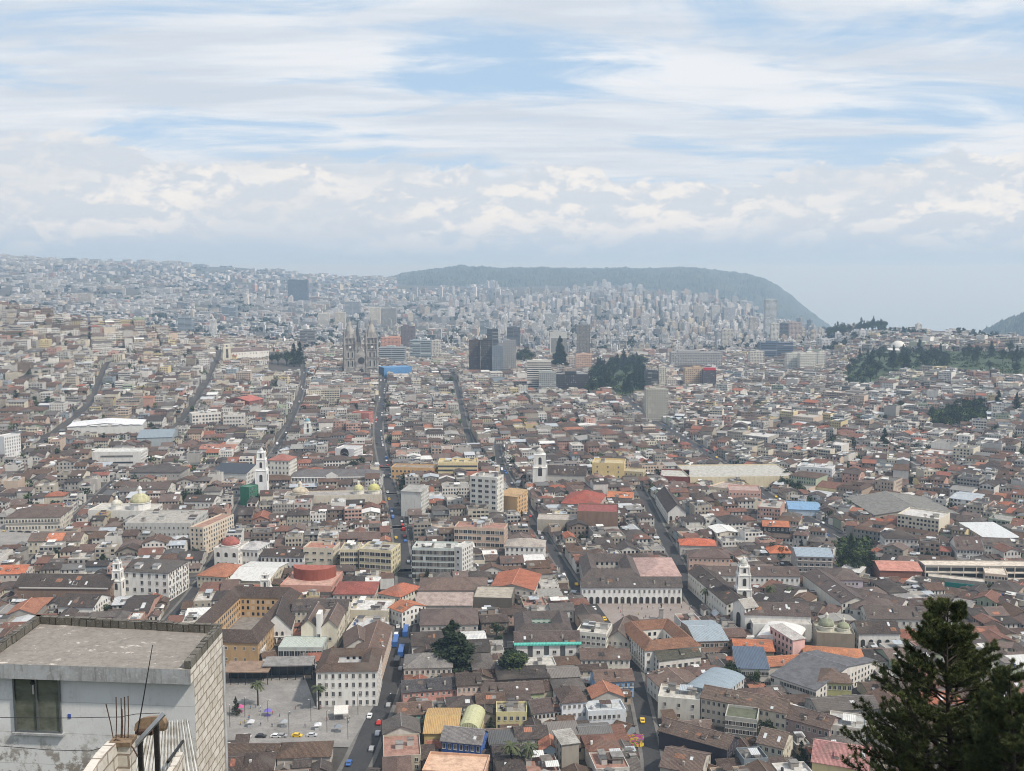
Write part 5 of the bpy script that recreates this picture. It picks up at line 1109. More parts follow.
for _i, (x, y, an, w, d) in enumerate(LOTS):
    D = math.hypot(x, y); px, py = toxp(x, y, 5)
    if rf.random() < .065: YARD.append((x, y, an, w, d)); continue
    lim = 1.15*min(w, d) if D > 700 else min(.85*min(w, d), 8.2)
    z0 = float(ZL[_i])
    hist = D < 1250 and not (px > 720 and py < 470)
    q = rf.random(); small = min(w, d) < 8
    wi = rf.choices(range(len(WALLS)), WW)[0]; wc = WALLS[wi][0]; k = rf.uniform(.64, 1.06); wc = tuple(min(.78, c*k) for c in wc)
    pt = .66 if hist else (.42 if D < 1500 else .3)
    if q < pt:
        mat = 'clay_tile'; qq = rf.random()
        rcn, rc = ('orange', rf.choice(ORANGE)) if qq < .06 else ('brown', rf.choice(BROWNS))
        if qq > .9: rcn, rc = 'rust', (.19, .095, .07)
        big = w > 17 and d > 17
        kind = 'court' if big and rf.random() < .5 else rf.choice(['gable_x', 'gable_x', 'gable_y', 'hip', 'hip'] if not small else ['gable_x', 'gable_y', 'shed'])
        fl = rf.choices([1, 2, 2, 3, 4], [2, 6, 4, 3, 1])[0]; h = fl*rf.uniform(3.0, 3.7)
        rise = min(w if kind == 'gable_y' else d if kind == 'gable_x' else min(w, d), 16)/2*rf.uniform(.3, .45) if kind not in ('court', 'shed') else (rf.uniform(1.6, 2.4) if kind == 'court' else 1.6)
        typ = 'tile_roof_house'; rn = {'orange': 'orange tile', 'rust': 'rust-red tile', 'brown': 'brown tile'}[rcn]
    elif q < pt + (.10 if hist else .12):
        mat = 'metal_sheet'; rc = rf.choice(LIGHT + GREYS); kind = rf.choice(['gable_x', 'shed', 'gable_y']); fl = rf.choice([1, 2, 3]); h = fl*3.1; rise = 1.4; typ = 'metal_roof_house'; rn = 'grey metal' if rc[0] < .45 else 'pale metal'
    else:
        mat = 'roof_slab'; rc = rf.choice(GREYS + [(.42, .4, .37), (.55, .54, .52), (.5, .48, .44), (.34, .2, .16)]); kind = 'flat'; rise = rf.uniform(.4, 1.1)
        fl = rf.choices([2, 3, 4, 5, 7], [5, 7, 4, 2, .5] if hist else [3, 7, 5, 2.5, 1.0])[0]; h = fl*3.0; typ = 'flat_roof_building'; rn = 'flat concrete' if rc[0] > .36 or rc[1] > .19 else 'flat clay-red' 
    while h > lim and fl > 1: fl -= 1; h -= 3.1
    fl_ = rf.random(); st = rf.choice([.32, .38, .45, .6]) if kind != 'flat' else rf.choice([.4, .5, .6, .75])
    bay = rf.choice([2.2, 2.6, 3.0]); bl = [bay if rf.random() < .85 else 0, bay if rf.random() < .3 else 0, bay, bay if rf.random() < .3 else 0]
    g = .3 if D < 1500 else .15
    clutter = (rf.choice([2, 3, 4, 5, 6]) if D < 1000 else rf.choice([1, 2, 3])) if kind == 'flat' else (1 if D < 900 else 0)
    W, Rf, T = house(w-g, d-g, h, kind, wc, rc, rise, bl, 3.1, st, mat, clutter, .5, rf)
    Wd = WALLS[wi][1]; apx = (w*(h*.9+d*.35))/D/D
    # real side of the house that shows a rooftop strip of another sheet (patchy roofs are common here)
    for _p in range(2):
      if kind == 'gable_x' and D < 1100 and rf.random() < .3:
        a_ = rf.uniform(.05, .6); b_ = a_+rf.uniform(.12, .35); s0 = rf.uniform(0, .5); s1 = s0+rf.uniform(.25, .45); dz = .14+.03*_p
        T.slab([(w*a_, d*.5*s0, h+rise*s0+dz), (w*b_, d*.5*s0, h+rise*s0+dz), (w*b_, d*.5*s1, h+rise*s1+dz), (w*a_, d*.5*s1, h+rise*s1+dz)], .06, 'metal_sheet' if rf.random() < .5 else 'clay_tile', rf.choice(LIGHT+ORANGE+GREYS)) if kind == 'gable_x' else None
    inview = -30 < px < 1054 and py < 790
    CAND.append([apx if inview else 0, typ, (x, y, z0, an), (W, Rf, T), '%s %s-storey house with %s roof' % (Wd, ['', 'one', 'two', 'three', 'four', 'five', 'six', 'seven'][fl], rn) if typ != 'flat_roof_building' else '%s %s-storey building with %s roof' % (Wd, ['', 'one', 'two', 'three', 'four', 'five', 'six', 'seven'][fl], rn), px, py, (w-g, d-g, h, fl), D])
# which show largest
IND = {'tile_roof_house': 225, 'flat_roof_building': 230, 'metal_roof_house': 90}
CAND.sort(key=lambda c: -c[0])
LABELQ = []
for c in CAND:
    x, y, z0, an = c[2]
    if c[0] > 0 and IND[c[1]] > 0 and c[8] < 1200:
        IND[c[1]] -= 1
        rt = root(c[1], (x, y, z0), an); tag(rt, None, 'building' if c[1] == 'flat_roof_building' else 'house', {'tile_roof_house': 'tile-roofed houses of the old town', 'flat_roof_building': 'flat-roofed buildings of the old town', 'metal_roof_house': 'metal-roofed houses of the old town'}[c[1]])
        W, Rf, T = c[3]; w, d, h, fl = c[7]
        if c[8] < 600:   # close enough for real windows on the side towards the viewpoint
            nf = len(W.F)
            for k in range(nf):
                if k == 1: W.A[k] = (0, 0, 0)
            n = max(1, int(w/3.1)); fh = h/fl
            add_windows(rt, 0, w, d, [(f*fh+.8, 1.5, 1.05, n, 'plain') for f in range(fl)])
            if n > 1: link('door', DOORM() if 0 else win_mesh(1.3, 2.3, 'door', (.14, .08, .05)), rt, (w*(.5 if n % 2 == 0 else .5+1/n), 0, 0)) if rf.random() < .4 and fl == 1 else None
        link('wall', W.build('wall'), rt); link('roof', Rf.build('roof'), rt)
        if T.F: link('rooftop_shed', T.build('rooftop_shed'), rt)
        LABELQ.append((rt, c[4], c[5], c[6]))
    else:
        co, s = math.cos(an), math.sin(an)
        for q in c[3]: CITY.merge(q, (co, s, x, y, z0))
# ------------------------------------------------------------------ far city on plains and slopes
def far_city():
    rg = np.random.default_rng(5); mb = CITY; tw = []
    N = 9500
    PX = rg.uniform(-40, 1064, N); PY = rg.uniform(256, 366, N); GN = lambda a, b: math.sin(a*.031+2*math.sin(b*.05))*math.sin(b*.11+a*.017+1.7*math.sin(a*.02))
    X, Y, ok = G(PX, PY); D = np.hypot(X, Y); Z = terr(X, Y)
    cols = [(.66, .66, .66), (.6, .58, .54), (.5, .5, .5), (.36, .38, .4), (.6, .54, .44), (.45, .36, .3), (.22, .24, .27), (.7, .7, .7), (.5, .3, .24), (.3, .3, .28)]
    pw = np.array([22, 16, 12, 7, 9, 6, 6, 16, 2, 4.]); pw /= pw.sum()
    for i in range(N):
        if not ok[i] or D[i] < 2150 or D[i] > 9300: continue
        px, py = PX[i], PY[i]
        if px > 840 and py < 350 and D[i] > 3000 and rg.random() < .6: continue
        x, y, z = X[i], Y[i], Z[i]
        if 392 < px < 760 and py < 289 + 4*math.sin(px*.05) + max(0, px-640)*.14: continue
        if GN(px, py*2.2) > .62 and rg.random() < .85: continue
        if OCC[min(OCC.shape[0]-1, max(0, int((y-OY)/CS))), min(OCC.shape[1]-1, max(0, int((x-OX)/CS)))] and y < 3200: continue
        m = D[i]/F
        core = math.exp(-((px-600)/260)**2) * (1 if 285 < py < 362 else .3) + .5*math.exp(-((px-760)/90)**2)
        tall = rg.random() < (.012 + .36*core if not (py < 288 and px < 400) else .01)
        w = (rg.uniform(2.4, 5) if tall else rg.uniform(1.6, 6))*m; w = min(w, 38 if tall else 34); d = w*rg.uniform(.6, 1.2)
        h = rg.uniform(3, 8)*m if tall else rg.uniform(1.0, 3.0)*m; h = min(h, (66 if px > 400 else 30) if tall else 16); h = max(h, 6)
        an = .5*math.sin(x/900.)+.4*math.cos(y/700.)+rg.uniform(-.06, .06); c = cols[rg.choice(10, p=pw)]; k = rg.uniform(.85, 1.1); c = tuple(min(.76, q*k) for q in c)
        if not tall and rg.random() < .12: c2 = (.3, .16, .12)
        else: c2 = cols[rg.choice([0, 1, 2, 3, 7, 5])]
        W = MB(); cc = [(0, 0), (w, 0), (w, d), (0, d)]
        st = float(rg.choice([.45, .55, .7, .95])); fl = 3.2; bay = float(rg.choice([3.0, 3.6, 4.5]))
        for q in range(4): W.wall(cc[q], cc[(q+1) % 4], -10, h, c, bay if q in (0, 2) else (0 if rg.random() < .4 else bay), fl, st)
        W.face([(0, 0, h), (w, 0, h), (w, d, h), (0, d, h)], 'roof_slab', c2)
        if not tall:     # joined row of neighbours
            u = w
            for _k in range(int(rg.integers(0, 4))):
                w2 = w*rg.uniform(.6, 1.3); h2 = max(5, h*rg.uniform(.6, 1.4)); k2 = rg.uniform(.8, 1.12); cq = tuple(min(.76, q*k2) for q in (c if rg.random() < .5 else cols[rg.choice(10, p=pw)])); y0_ = rg.uniform(-.15, .15)*d
                for (pa, pb) in (((u, y0_), (u+w2, y0_)), ((u+w2, y0_), (u+w2, d)), ((u+w2, d), (u, d)), ((u, d), (u, y0_))): W.wall(pa, pb, -10, h2, cq, bay, fl, st)
                W.face([(u, y0_, h2), (u+w2, y0_, h2), (u+w2, d, h2), (u, d, h2)], 'roof_slab', cols[rg.choice([0, 2, 3, 5, 9])]); u += w2+.2
        if tall: W.box(w*.3, d*.3, h, w*.65, d*.7, h+3.5, 'plaster', c, bottom=False)
        if tall and len(tw) < 0: pass
        tw.append((w*h/D[i]/D[i] if tall and h > 22 and 0 < px < 1024 else 0, W, x, y, float(z), an, c, px, py, h))
    M_ = 2600; PX = np.concatenate([rg.normal(590, 110, M_//2), rg.normal(740, 60, M_//4), rg.uniform(300, 830, M_//4)]); PY = rg.uniform(296, 356, len(PX)); X, Y, ok = G(PX, PY); D = np.hypot(X, Y)
    for i in range(len(PX)):
        if not ok[i] or D[i] < 2350 or D[i] > 6500 or not 380 < PX[i] < 828 or PY[i] < 296+max(0, PX[i]-660)*.12: continue
        if rg.random() > .27+.12*math.sin(PX[i]*.05)*math.cos(PY[i]*.2): continue
        x, y = X[i], Y[i]; m = D[i]/F; w = rg.uniform(2.6, 6.5)*m; d = min(w, 18)*rg.uniform(.8, 1.2); h = min(rg.uniform(4, 10.5)*m, 56); c = cols[rg.choice([0, 7, 1, 2, 4, 3, 6, 5, 9, 2])]; k2 = rg.uniform(.75, 1.08); c = tuple(min(.76, q*k2) for q in c); W = MB(); bay = float(rg.choice([2.6, 3.4])); st = float(rg.choice([.5, .65, .9]))
        cc = [(0, 0), (w, 0), (w, d), (0, d)]
        for q in range(4): W.wall(cc[q], cc[(q+1) % 4], -10, h, c, bay if q != 1 else 0, 3.2, st)
        W.face([(0, 0, h), (w, 0, h), (w, d, h), (0, d, h)], 'roof_slab', cols[rg.choice([2, 3, 9])]); W.box(w*.3, d*.3, h, w*.65, d*.7, h+3.5, 'plaster', c, bottom=False)
        tw.append((w*h/D[i]/D[i], W, x, y, tz(x, y), .5*math.sin(x/900.)+.4*math.cos(y/700.), c, PX[i], PY[i], h))
    tw.sort(key=lambda t: -t[0]); k = 0
    for t in tw:
        if t[0] > 0 and k < 220:
            k += 1; c = t[6]; L = sum(c)/3; nm = 'white' if L > .58 else 'pale grey' if L > .47 else 'tan' if c[0] > c[2]*1.15 and L > .3 else 'mid-grey' if L > .32 else 'dark grey'
            o = link('apartment_tower', t[1].build('apartment_tower'), None, (t[2], t[3], t[4]), t[5]); tag(o, None, 'tower', 'distant apartment towers in the haze')
            LABELQ.append((o, nm + (' tall' if t[9] > 50 else ' mid-rise') + ' hazy apartment tower', t[7], t[8]))
        else:
            co, s = math.cos(t[5]), math.sin(t[5]); CITY.merge(t[1], (co, s, t[2], t[3], t[4]))
far_city()
o = link('city_buildings', CITY.build('city_buildings', weld=False)); tag(o, 'dense mass of small houses and blocks filling the valley and slopes', None, None, 'stuff')
print('city faces', len(CITY.F))
# ------------------------------------------------------------------ mountains
def ridge_mesh(name, prof, D0, D1, seed):
    """prof: (px, py) skyline; crest at distance D1, foot at D0; real solid hill with a back slope"""
    rg = np.random.default_rng(seed); xs = np.array([p[0] for p in prof], float); ys = np.array([p[1] for p in prof], float)
    X = np.arange(xs[0], xs[-1]+.1, .8); Yp = np.interp(X, xs, ys); V = []; nr = 46
    a, b, c = (X-512)/F, CP+(385.5-Yp)/F*SP, -SP+(385.5-Yp)/F*CP
    zc = CZ + c*D1/b; n = len(X)
    for j in range(nr):
        f = j/(nr-1)*1.6; D = D0+(D1-D0)*f
        x = a/b*D; base = terr(x, np.full(n, D))-15
        base = np.minimum(base, zc-5)
        prof_ = np.where(f <= 1, math.sin(min(f, 1)*math.pi/2)**.8, math.cos((f-1)/.6*math.pi/2)) if f <= 1 else math.cos((f-1)/.6*math.pi/2)
        z = base*(1-prof_)+zc*prof_
        gull = (np.sin(X*.09+j*.13)+.6*np.sin(X*.23-j*.2+1))*14*math.sin(min(f, 1)*math.pi)
        z = z+gull+np.abs(np.convolve(rg.normal(size=n+6), np.ones(7)/7, 'valid'))*20+rg.uniform(0, 9, n)
        V.append(np.stack([x, np.full(n, D), z], -1))
    V = np.concatenate(V); Fc = [(j*n+i, j*n+i+1, (j+1)*n+i+1, (j+1)*n+i) for j in range(nr-1) for i in range(n-1)]
    me = bpy.data.meshes.new(name); me.from_pydata(V.tolist(), [], Fc); me.materials.append(MAT['forest']); o = link(name, me); tag(o, kind='structure')
def forest_mat():
    m, nt, bs = newmat('forest'); s = NT(nt); pos = s.n('ShaderNodeNewGeometry').outputs['Position']
    n = s.noise(pos, .006, 5, .7); n2 = s.noise(pos, .03, 3, .7)
    c = s.mix(s.ramp(n, .4, .6), (.010, .02, .012), (.05, .06, .032)); c = s.mix(s.ramp(n2, .52, .66, 0, .8), c, (.05, .055, .04)); c = s.mix(s.ramp(s.noise(pos, .0022, 4, .6), .58, .63, 0, .5), c, (.08, .07, .055))
    s.put(bs.inputs['Base Color'], c); bs.inputs['Roughness'].default_value = 1; MAT['forest'] = m
forest_mat()
ridge_mesh('mountain', [(330, 300), (375, 284), (392, 278), (415, 273), (440, 269.5), (458, 267.5), (475, 269), (520, 269), (560, 269.5), (600, 270), (640, 269.5), (690, 269), (715, 271), (745, 275), (765, 280), (780, 288), (795, 300), (808, 311), (820, 321), (835, 332), (850, 345)], 7400, 9600, 3)
ridge_mesh('hill', [(940, 350), (965, 341), (985, 333), (1005, 322), (1024, 315), (1060, 306), (1120, 300), (1200, 310)], 4300, 5400, 4)
# ------------------------------------------------------------------ trees
def leaf_blob(mb, cx, cy, cz, rx, rz, n, ls, mat, rg, shell=.55):
    for _ in range(n):
        v = rg.normal(size=3); v /= np.linalg.norm(v); r = shell+(1-shell)*rg.random(); p = np.array([cx, cy, cz])+v*[rx*r, rx*r, rz*r]
        a = rg.normal(size=3); a /= np.linalg.norm(a); b = np.cross(a, v+.01); b /= (np.linalg.norm(b)+1e-6); a = np.cross(b, a)
        s_ = ls*rg.uniform(.6, 1.3); q = [tuple(p+a*s_*i+b*s_*j*.7) for i, j in ((-1, -.3), (0, -1), (1, .2), (.1, 1))]; mb.face(q, mat, uv=[(0, 0)]*4)
def tree_proto(kind, seed, H=12.0, n=700):
    rg = np.random.default_rng(seed); cr = MB(); tr = MB()
    if kind == 'round':
        tr.tube([(0, 0, -1.5), (.15, 0, H*.25), (.1, .1, H*.5)], [H*.035, H*.025, H*.012], 7, 'bark')
        for k in range(6):
            a = k*1.05; tr.tube([(0, 0, H*.22), (math.cos(a)*H*.13, math.sin(a)*H*.13, H*.4), (math.cos(a)*H*.24, math.sin(a)*H*.24, H*.55)], [H*.015, H*.01, H*.004], 5, 'bark')
        for k in range(9):
            a = rg.uniform(0, 6.28); q = rg.uniform(.0, .28)*H; leaf_blob(cr, math.cos(a)*q, math.sin(a)*q, H*rg.uniform(.4, .82), H*rg.uniform(.14, .24), H*rg.uniform(.1, .19), n//9, H*.028, 'leaf_dark' if k % 3 else 'leaf_mid', rg)
    elif kind == 'conifer':
        tr.tube([(0, 0, -1.5), (0, 0, H*.5), (.1, 0, H*.95)], [H*.025, H*.015, H*.004], 7, 'bark')
        for k in range(13):
            f = k/12; z = H*(.14+.82*f); r = H*.25*(1-f)**.75*rg.uniform(.8, 1.15)+.3
            for a in rg.uniform(0, 6.28, 4 if f < .7 else 2): leaf_blob(cr, math.cos(a)*r*.55, math.sin(a)*r*.55, z, r*.6, H*.055, n//45, H*.022, 'leaf_dark', rg, .3)
    elif kind == 'bush':
        tr.tube([(0, 0, -1), (0, 0, H*.3)], [H*.04, H*.02], 5, 'bark')
        for k in range(5):
            a = rg.uniform(0, 6.28); leaf_blob(cr, math.cos(a)*H*.3, math.sin(a)*H*.3, H*rg.uniform(.3, .6), H*.35, H*.28, n//5, H*.06, 'leaf_mid' if k % 2 else 'leaf_dark', rg)
    elif kind == 'palm':
        tr.tube([(0, 0, -1), (.1, 0, H*.4), (0, .1, H*.85)], [.42, .32, .26], 8, 'bark')
        for k in range(26):
            a = k*2.4; up = rg.uniform(-.3, .9); L = H*.26; pts = []
            for t in np.linspace(0, 1, 6): pts.append((math.cos(a)*L*t, math.sin(a)*L*t, H*.85+up*L*t-L*.75*t*t))
            for p, q in zip(pts, pts[1:]):
                for sg in (-1, 1):
                    o_ = (-math.sin(a)*.45*sg, math.cos(a)*.45*sg, -.18); cr.face([p, q, (q[0]+o_[0], q[1]+o_[1], q[2]+o_[2]), (p[0]+o_[0], p[1]+o_[1], p[2]+o_[2])], 'palm_frond', uv=[(0, 0)]*4)
    return tr.build('trunk'), cr.build('crown', weld=False)
PROTO = {k: tree_proto(*a) for k, a in {'round': ('round', 1, 12, 1500), 'round2': ('round', 2, 12, 1200), 'conifer': ('conifer', 3, 14, 1900), 'bush': ('bush', 5, 4, 450), 'palm': ('palm', 4, 12), 'bigcon': ('conifer', 9, 26, 9000), 'biground': ('round', 8, 14, 6000)}.items()}
def tree(kind, name, x, y, scale, desc=None, label=None, group=None, z=None):
    rt = root(name, (x, y, tz(x, y) if z is None else z), rf.uniform(0, 6.28)); tag(rt, label, 'tree' if name != 'shrub' else 'shrub', group)
    t, c = PROTO[kind]; rt.scale = scale if isinstance(scale, tuple) else (scale,)*3
    link('trunk', t, rt); link('crown', c, rt)
    if desc and name == 'park_tree': rt['label'] = desc; rt['group'] = desc.replace('tree', 'trees')
    elif desc: px, py = toxp(x, y, tz(x, y)+5); LABELQ.append((rt, desc, px, py))
    return rt
x, y = g1(453, 673); tree('bigcon', 'conifer_tree', x, y, (2.0, 2.0, .98), label='very tall dark conifer beside the central street')
lm(453, 640, 'very tall dark conifer')
x, y = g1(513, 680); tree('biground', 'broadleaf_tree', x, y, (1.75, 1.75, 1.0), label='broad dark round tree left of the turquoise-eaved apartments')
lm(513, 665, 'broad dark round tree')
for i, (px, py, H) in enumerate([(511, 778, 15), (529, 776, 14), (213, 678, 0), (258, 706, 12), (319, 710, 12), (705, 606, 11), (770, 604, 12), (789, 605, 11), (940, 590, 8), (834, 552, 9)]):
    if not H: continue
    x, y = g1(px, py); tree('palm', 'palm_tree', x, y, H/12, 'tall palm tree' if H > 12 else 'slender palm tree')
x, y = g1(236, 716); tree('conifer', 'conifer_tree', x, y, .62, label='small dark conical tree standing on the stone plaza')
for px, py, s_, k in [(845, 575, 1.5, 'round'), (858, 577, 1.6, 'round2'), (868, 575, 1.4, 'round'), (850, 560, 1.3, 'conifer'), (925, 577, 1.1, 'round2'), (918, 575, .9, 'round'), (190, 506, 1.3, 'round2'), (184, 507, 1.2, 'round'), (199, 506, 1.4, 'round'), (178, 512, .8, 'round'),
                      (783, 490, 1.1, 'round'), (790, 493, 1.2, 'round2'), (797, 496, 1.2, 'round'), (804, 498, 1.0, 'round2'), (786, 482, 1.1, 'round'), (352, 473, 1.3, 'round2'), (774, 560, 1.1, 'round'), (782, 564, 1.1, 'round2'), (755, 690, .9, 'round2'), (730, 683, 1.0, 'round'), (738, 686, .9, 'round2'), (765, 745, 1.0, 'round'), (770, 752, .8, 'round2'), (242, 520, .6, 'round'), (330, 482, .5, 'round'),
                      (278, 365, 2.2, 'round2'), (287, 366, 2.4, 'round'), (294, 367, 2.9, 'conifer'), (300, 367, 3.1, 'conifer'), (272, 364, 1.6, 'round'), (560, 372, 2.6, 'bigcon'), (565, 371, 2.2, 'conifer'), (524, 366, 3.6, 'round'), (519, 366, 3, 'round2'), (530, 366, 3, 'round'),
                      (871, 377, 3.1, 'conifer'), (876, 378, 2.6, 'round'), (893, 370, 2.9, 'conifer'), (903, 372, 2.7, 'round'), (906, 371, 2.4, 'conifer'), (922, 366, 2.0, 'round'), (945, 366, 1.8, 'round2'), (998, 410, 1.8, 'conifer'), (1016, 415, 2.0, 'conifer'), (884, 452, 1.8, 'conifer'), (887, 455, 1.5, 'round'), (880, 458, 1.4, 'round'), (900, 460, 1.5, 'round'), (830, 462, 1.6, 'round'), (826, 464, 1.4, 'round2'), (900, 412, 1.5, 'round'), (851, 450, 1.3, 'round')]:
    x, y = g1(px, py); tree(k, 'conifer_tree' if 'con' in k else 'broadleaf_tree', x, y, s_, {'round': 'dark rounded', 'round2': 'loose dark rounded', 'conifer': 'dark pointed', 'bigcon': 'dense dark pointed'}[k]+' tree')
# ridge line trees on the right
for i in range(52):
    px = rf.choice([rf.uniform(828, 845), rf.uniform(850, 888), rf.uniform(828, 888)]); a = (px-512)/F; D = rf.uniform(2800, 2950)/math.hypot(1, a)
    tree(rf.choice(['round', 'round2', 'conifer']), 'ridge_tree', a*D, D, rf.uniform(1.7, 2.7), 'hazy dark tree on the skyline ridge')
# parks
def scatter(P, n, smin, smax, kinds, desc, name='park_tree'):
    xs = [p[0] for p in P]; ys = [p[1] for p in P]; k = 0; t = 0
    while k < n and t < n*30:
        t += 1; x = rf.uniform(min(xs), max(xs)); y = rf.uniform(min(ys), max(ys)); ins = False
        for i in range(len(P)):
            (xa, ya), (xb, yb) = P[i], P[(i+1) % len(P)]
            if (ya > y) != (yb > y) and x < (xb-xa)*(y-ya)/(yb-ya)+xa: ins = not ins
        if ins: tree(rf.choice(kinds), name, x, y, rf.uniform(smin, smax), desc); k += 1
scatter(GP[0], 85, 1.0, 2.2, ['round', 'round2', 'round', 'conifer'], 'green tree on the hilltop park')
scatter(GP[1], 26, .9, 1.7, ['round', 'round2', 'round'], 'green tree on the steep vacant slope')
scatter(GP[2], 60, 1.4, 2.6, ['round', 'round2', 'conifer'], 'dark tree of the mid-distance park')
def shrubbery(P, n, desc):
    rg = np.random.default_rng(77); mb = MB(); xs = [p[0] for p in P]; ys = [p[1] for p in P]; k = 0
    while k < n:
        x = rg.uniform(min(xs), max(xs)); y = rg.uniform(min(ys), max(ys)); ins = False
        for i in range(len(P)):
            (xa, ya), (xb, yb) = P[i], P[(i+1) % len(P)]
            if (ya > y) != (yb > y) and x < (xb-xa)*(y-ya)/(yb-ya)+xa: ins = not ins
        if not ins or math.sin(x*.021)*math.sin(y*.027+x*.01) > .35: 
            if not ins: continue
            k += 1; continue
        k += 1; leaf_blob(mb, x, y, tz(x, y)+1.5, rg.uniform(3, 7), rg.uniform(2, 4), 26, 1.5, 'leaf_dark' if rg.random() < .35 else 'leaf_mid', rg, .5)
    tag(link('shrubbery', mb.build('shrubbery', weld=False)), desc, None, None, 'stuff')
shrubbery(GP[0], 520, 'dark green undergrowth covering the hilltop park'); shrubbery(GP[1], 230, 'undergrowth covering the steep vacant slope'); shrubbery(GP[2], 420, 'undergrowth of the mid-distance park'); shrubbery(GP[4], 120, 'undergrowth beside the modern school')
for P, nm in ((GP[0], 'grass'), (GP[1], 'grass'), (GP[2], 'grass'), (GP[4], 'grass')):
    mb = MB(); cx = sum(p[0] for p in P)/len(P); cy = sum(p[1] for p in P)/len(P)
    for (xa, ya), (xb, yb) in zip(P, P[1:]+P[:1]):
        N_ = 10
        for i in range(N_):
            for j in range(N_):
                q = []
                for (u, v) in ((i, j), (i+1, j), (i+1, j+1), (i, j+1)):
                    f, g_ = u/N_, v/N_; ex, ey = xa+(xb-xa)*g_, ya+(yb-ya)*g_; X_, Y_ = cx+(ex-cx)*f, cy+(ey-cy)*f; q.append((X_, Y_, tz(X_, Y_)+1.0))
                mb.face(q, 'grass')
    me = mb.build('lawn'); 
    if me.polygons[5].normal.z < 0: me.flip_normals()
    tag(link('lawn', me), 'mown grass of the park', None, None, 'stuff')
for i, (x, y, an, w, d) in enumerate(sorted(YARD, key=lambda q: math.hypot(q[0], q[1]))[:130]):
    X_, Y_ = lot_world(x, y, an, w/2, d/2)
    if rf.random() < .75: tree(rf.choice(['round', 'round2', 'bush', 'conifer']), 'courtyard_tree', X_, Y_, rf.uniform(.45, .85), 'small dark courtyard tree')
mbt = MB(); rgt = np.random.default_rng(6)
_px = rgt.uniform(0, 1024, 900); _py = rgt.uniform(262, 352, 900); _X, _Y, _ok = G(_px, _py); _Z = terr(_X, _Y)
for i in range(900):
    D = math.hypot(_X[i], _Y[i])
    if not _ok[i] or D < 2300 or D > 9000 or (392 < _px[i] < 800 and _py[i] < 290): continue
    for _ in range(3): leaf_blob(mbt, _X[i]+rgt.normal()*D*.004, _Y[i]+rgt.normal()*D*.006, _Z[i]+7, D*.0024, 7, 14, 3.2+D*.0004, 'leaf_dark', rgt, .2)
for (x, y, an, w, d) in sorted(YARD, key=lambda q: math.hypot(q[0], q[1]))[130:]:
    for _ in range(2):
        X_, Y_ = lot_world(x, y, an, rf.uniform(.2, .8)*w, rf.uniform(.2, .8)*d); H_ = rf.uniform(5, 11); z_ = tz(X_, Y_)
        mbt.tube([(X_, Y_, z_-1), (X_, Y_, z_+H_*.5)], [.3, .15], 4, 'bark'); leaf_blob(mbt, X_, Y_, z_+H_*.6, H_*.34, H_*.4, 40, 1.1, 'leaf_dark' if rf.random() < .7 else 'leaf_mid', rgt, .4)
tag(link('tree_cover', mbt.build('tree_cover', weld=False)), 'scattered small trees between the distant houses', None, None, 'stuff')
# ------------------------------------------------------------------ vehicles
def car_proto(kind, col):
    L, Wd, H = {'car': (4.3, 1.8, 1.5), 'van': (5.2, 2.0, 2.2), 'bus': (11.5, 2.6, 3.2), 'truck': (8.5, 2.5, 3.3)}[kind]
    rt = root({'car': 'parked_car', 'van': 'van', 'bus': 'bus', 'truck': 'truck'}[kind], (0, -900, 0)); b = MB(); g = MB(); kids = []
    if kind == 'car':
        pr = [(-2.15, .35), (2.15, .35), (2.15, .8), (1.2, .92), (.55, 1.45), (-1.1, 1.48), (-1.8, .98), (-2.15, .9)]
        gl = [(1.05, .95), (.55, 1.38), (-1.05, 1.41), (-1.6, .98)]
    elif kind == 'van':
        pr = [(-2.6, .4), (2.6, .4), (2.6, 1.0), (1.9, 1.25), (1.4, 2.15), (-2.6, 2.2)]; gl = [(1.75, 1.3), (1.35, 2.0), (-2.3, 2.0), (-2.3, 1.3)]
    elif kind == 'bus':
        pr = [(-5.75, .45), (5.75, .45), (5.75, 2.9), (5.5, 3.15), (-5.6, 3.2), (-5.75, 3.0)]; gl = [(5.6, 1.4), (5.5, 2.6), (-5.5, 2.6), (-5.5, 1.4)]
    else:
        pr = [(-4.25, .6), (4.2, .5), (4.2, 1.5), (3.9, 2.4), (2.5, 2.5), (2.5, 3.3), (-4.25, 3.3)]; gl = [(4.0, 1.5), (3.75, 2.2), (2.8, 2.25), (2.8, 1.5)]
    y = Wd/2
    b.face([(p[0], -y, p[1]) for p in pr], 'paint', col); b.face([(p[0], y, p[1]) for p in pr[::-1]], 'paint', col)
    for i in range(len(pr)): a_, c_ = pr[i], pr[(i+1) % len(pr)]; b.face([(a_[0], y, a_[1]), (c_[0], y, c_[1]), (c_[0], -y, c_[1]), (a_[0], -y, a_[1])], 'paint', col)
    for sg in (-1, 1): g.face([(p[0], sg*(y+.015), p[1]) for p in (gl if sg < 0 else gl[::-1])], 'dark_glass')
    (xa, za), (xb, zb) = gl[0], gl[1]; g.face([(xa+.12, -y*.85, za), (xa+.12, y*.85, za), (xb+.1, y*.85, zb), (xb+.1, -y*.85, zb)], 'dark_glass')
    kids.append(link('body', b.build('body'), rt)); kids.append(link('window', g.build('window'), rt))
    wm = MB(); r = .33 if kind in ('car', 'van') else .5; wm.lathe(0, 0, [(r, -.12), (r, .12)], 12, 'rubber'); wme = wm.build('wheel')
    for fx in (-.31, .31):
        for sy in (-1, 1): w_ = link('wheel', wme, rt, (L*fx, sy*(y-.08), r)); w_.rotation_euler = (R(90), 0, 0); kids.append(w_)
    reg(rt, kids); return rt
CC = {'white': (.7, .7, .7), 'grey': (.3, .3, .31), 'black': (.02, .02, .022), 'red': (.4, .03, .02), 'blue': (.04, .12, .35), 'yellow': (.7, .45, .03), 'silver': (.5, .5, .52)}
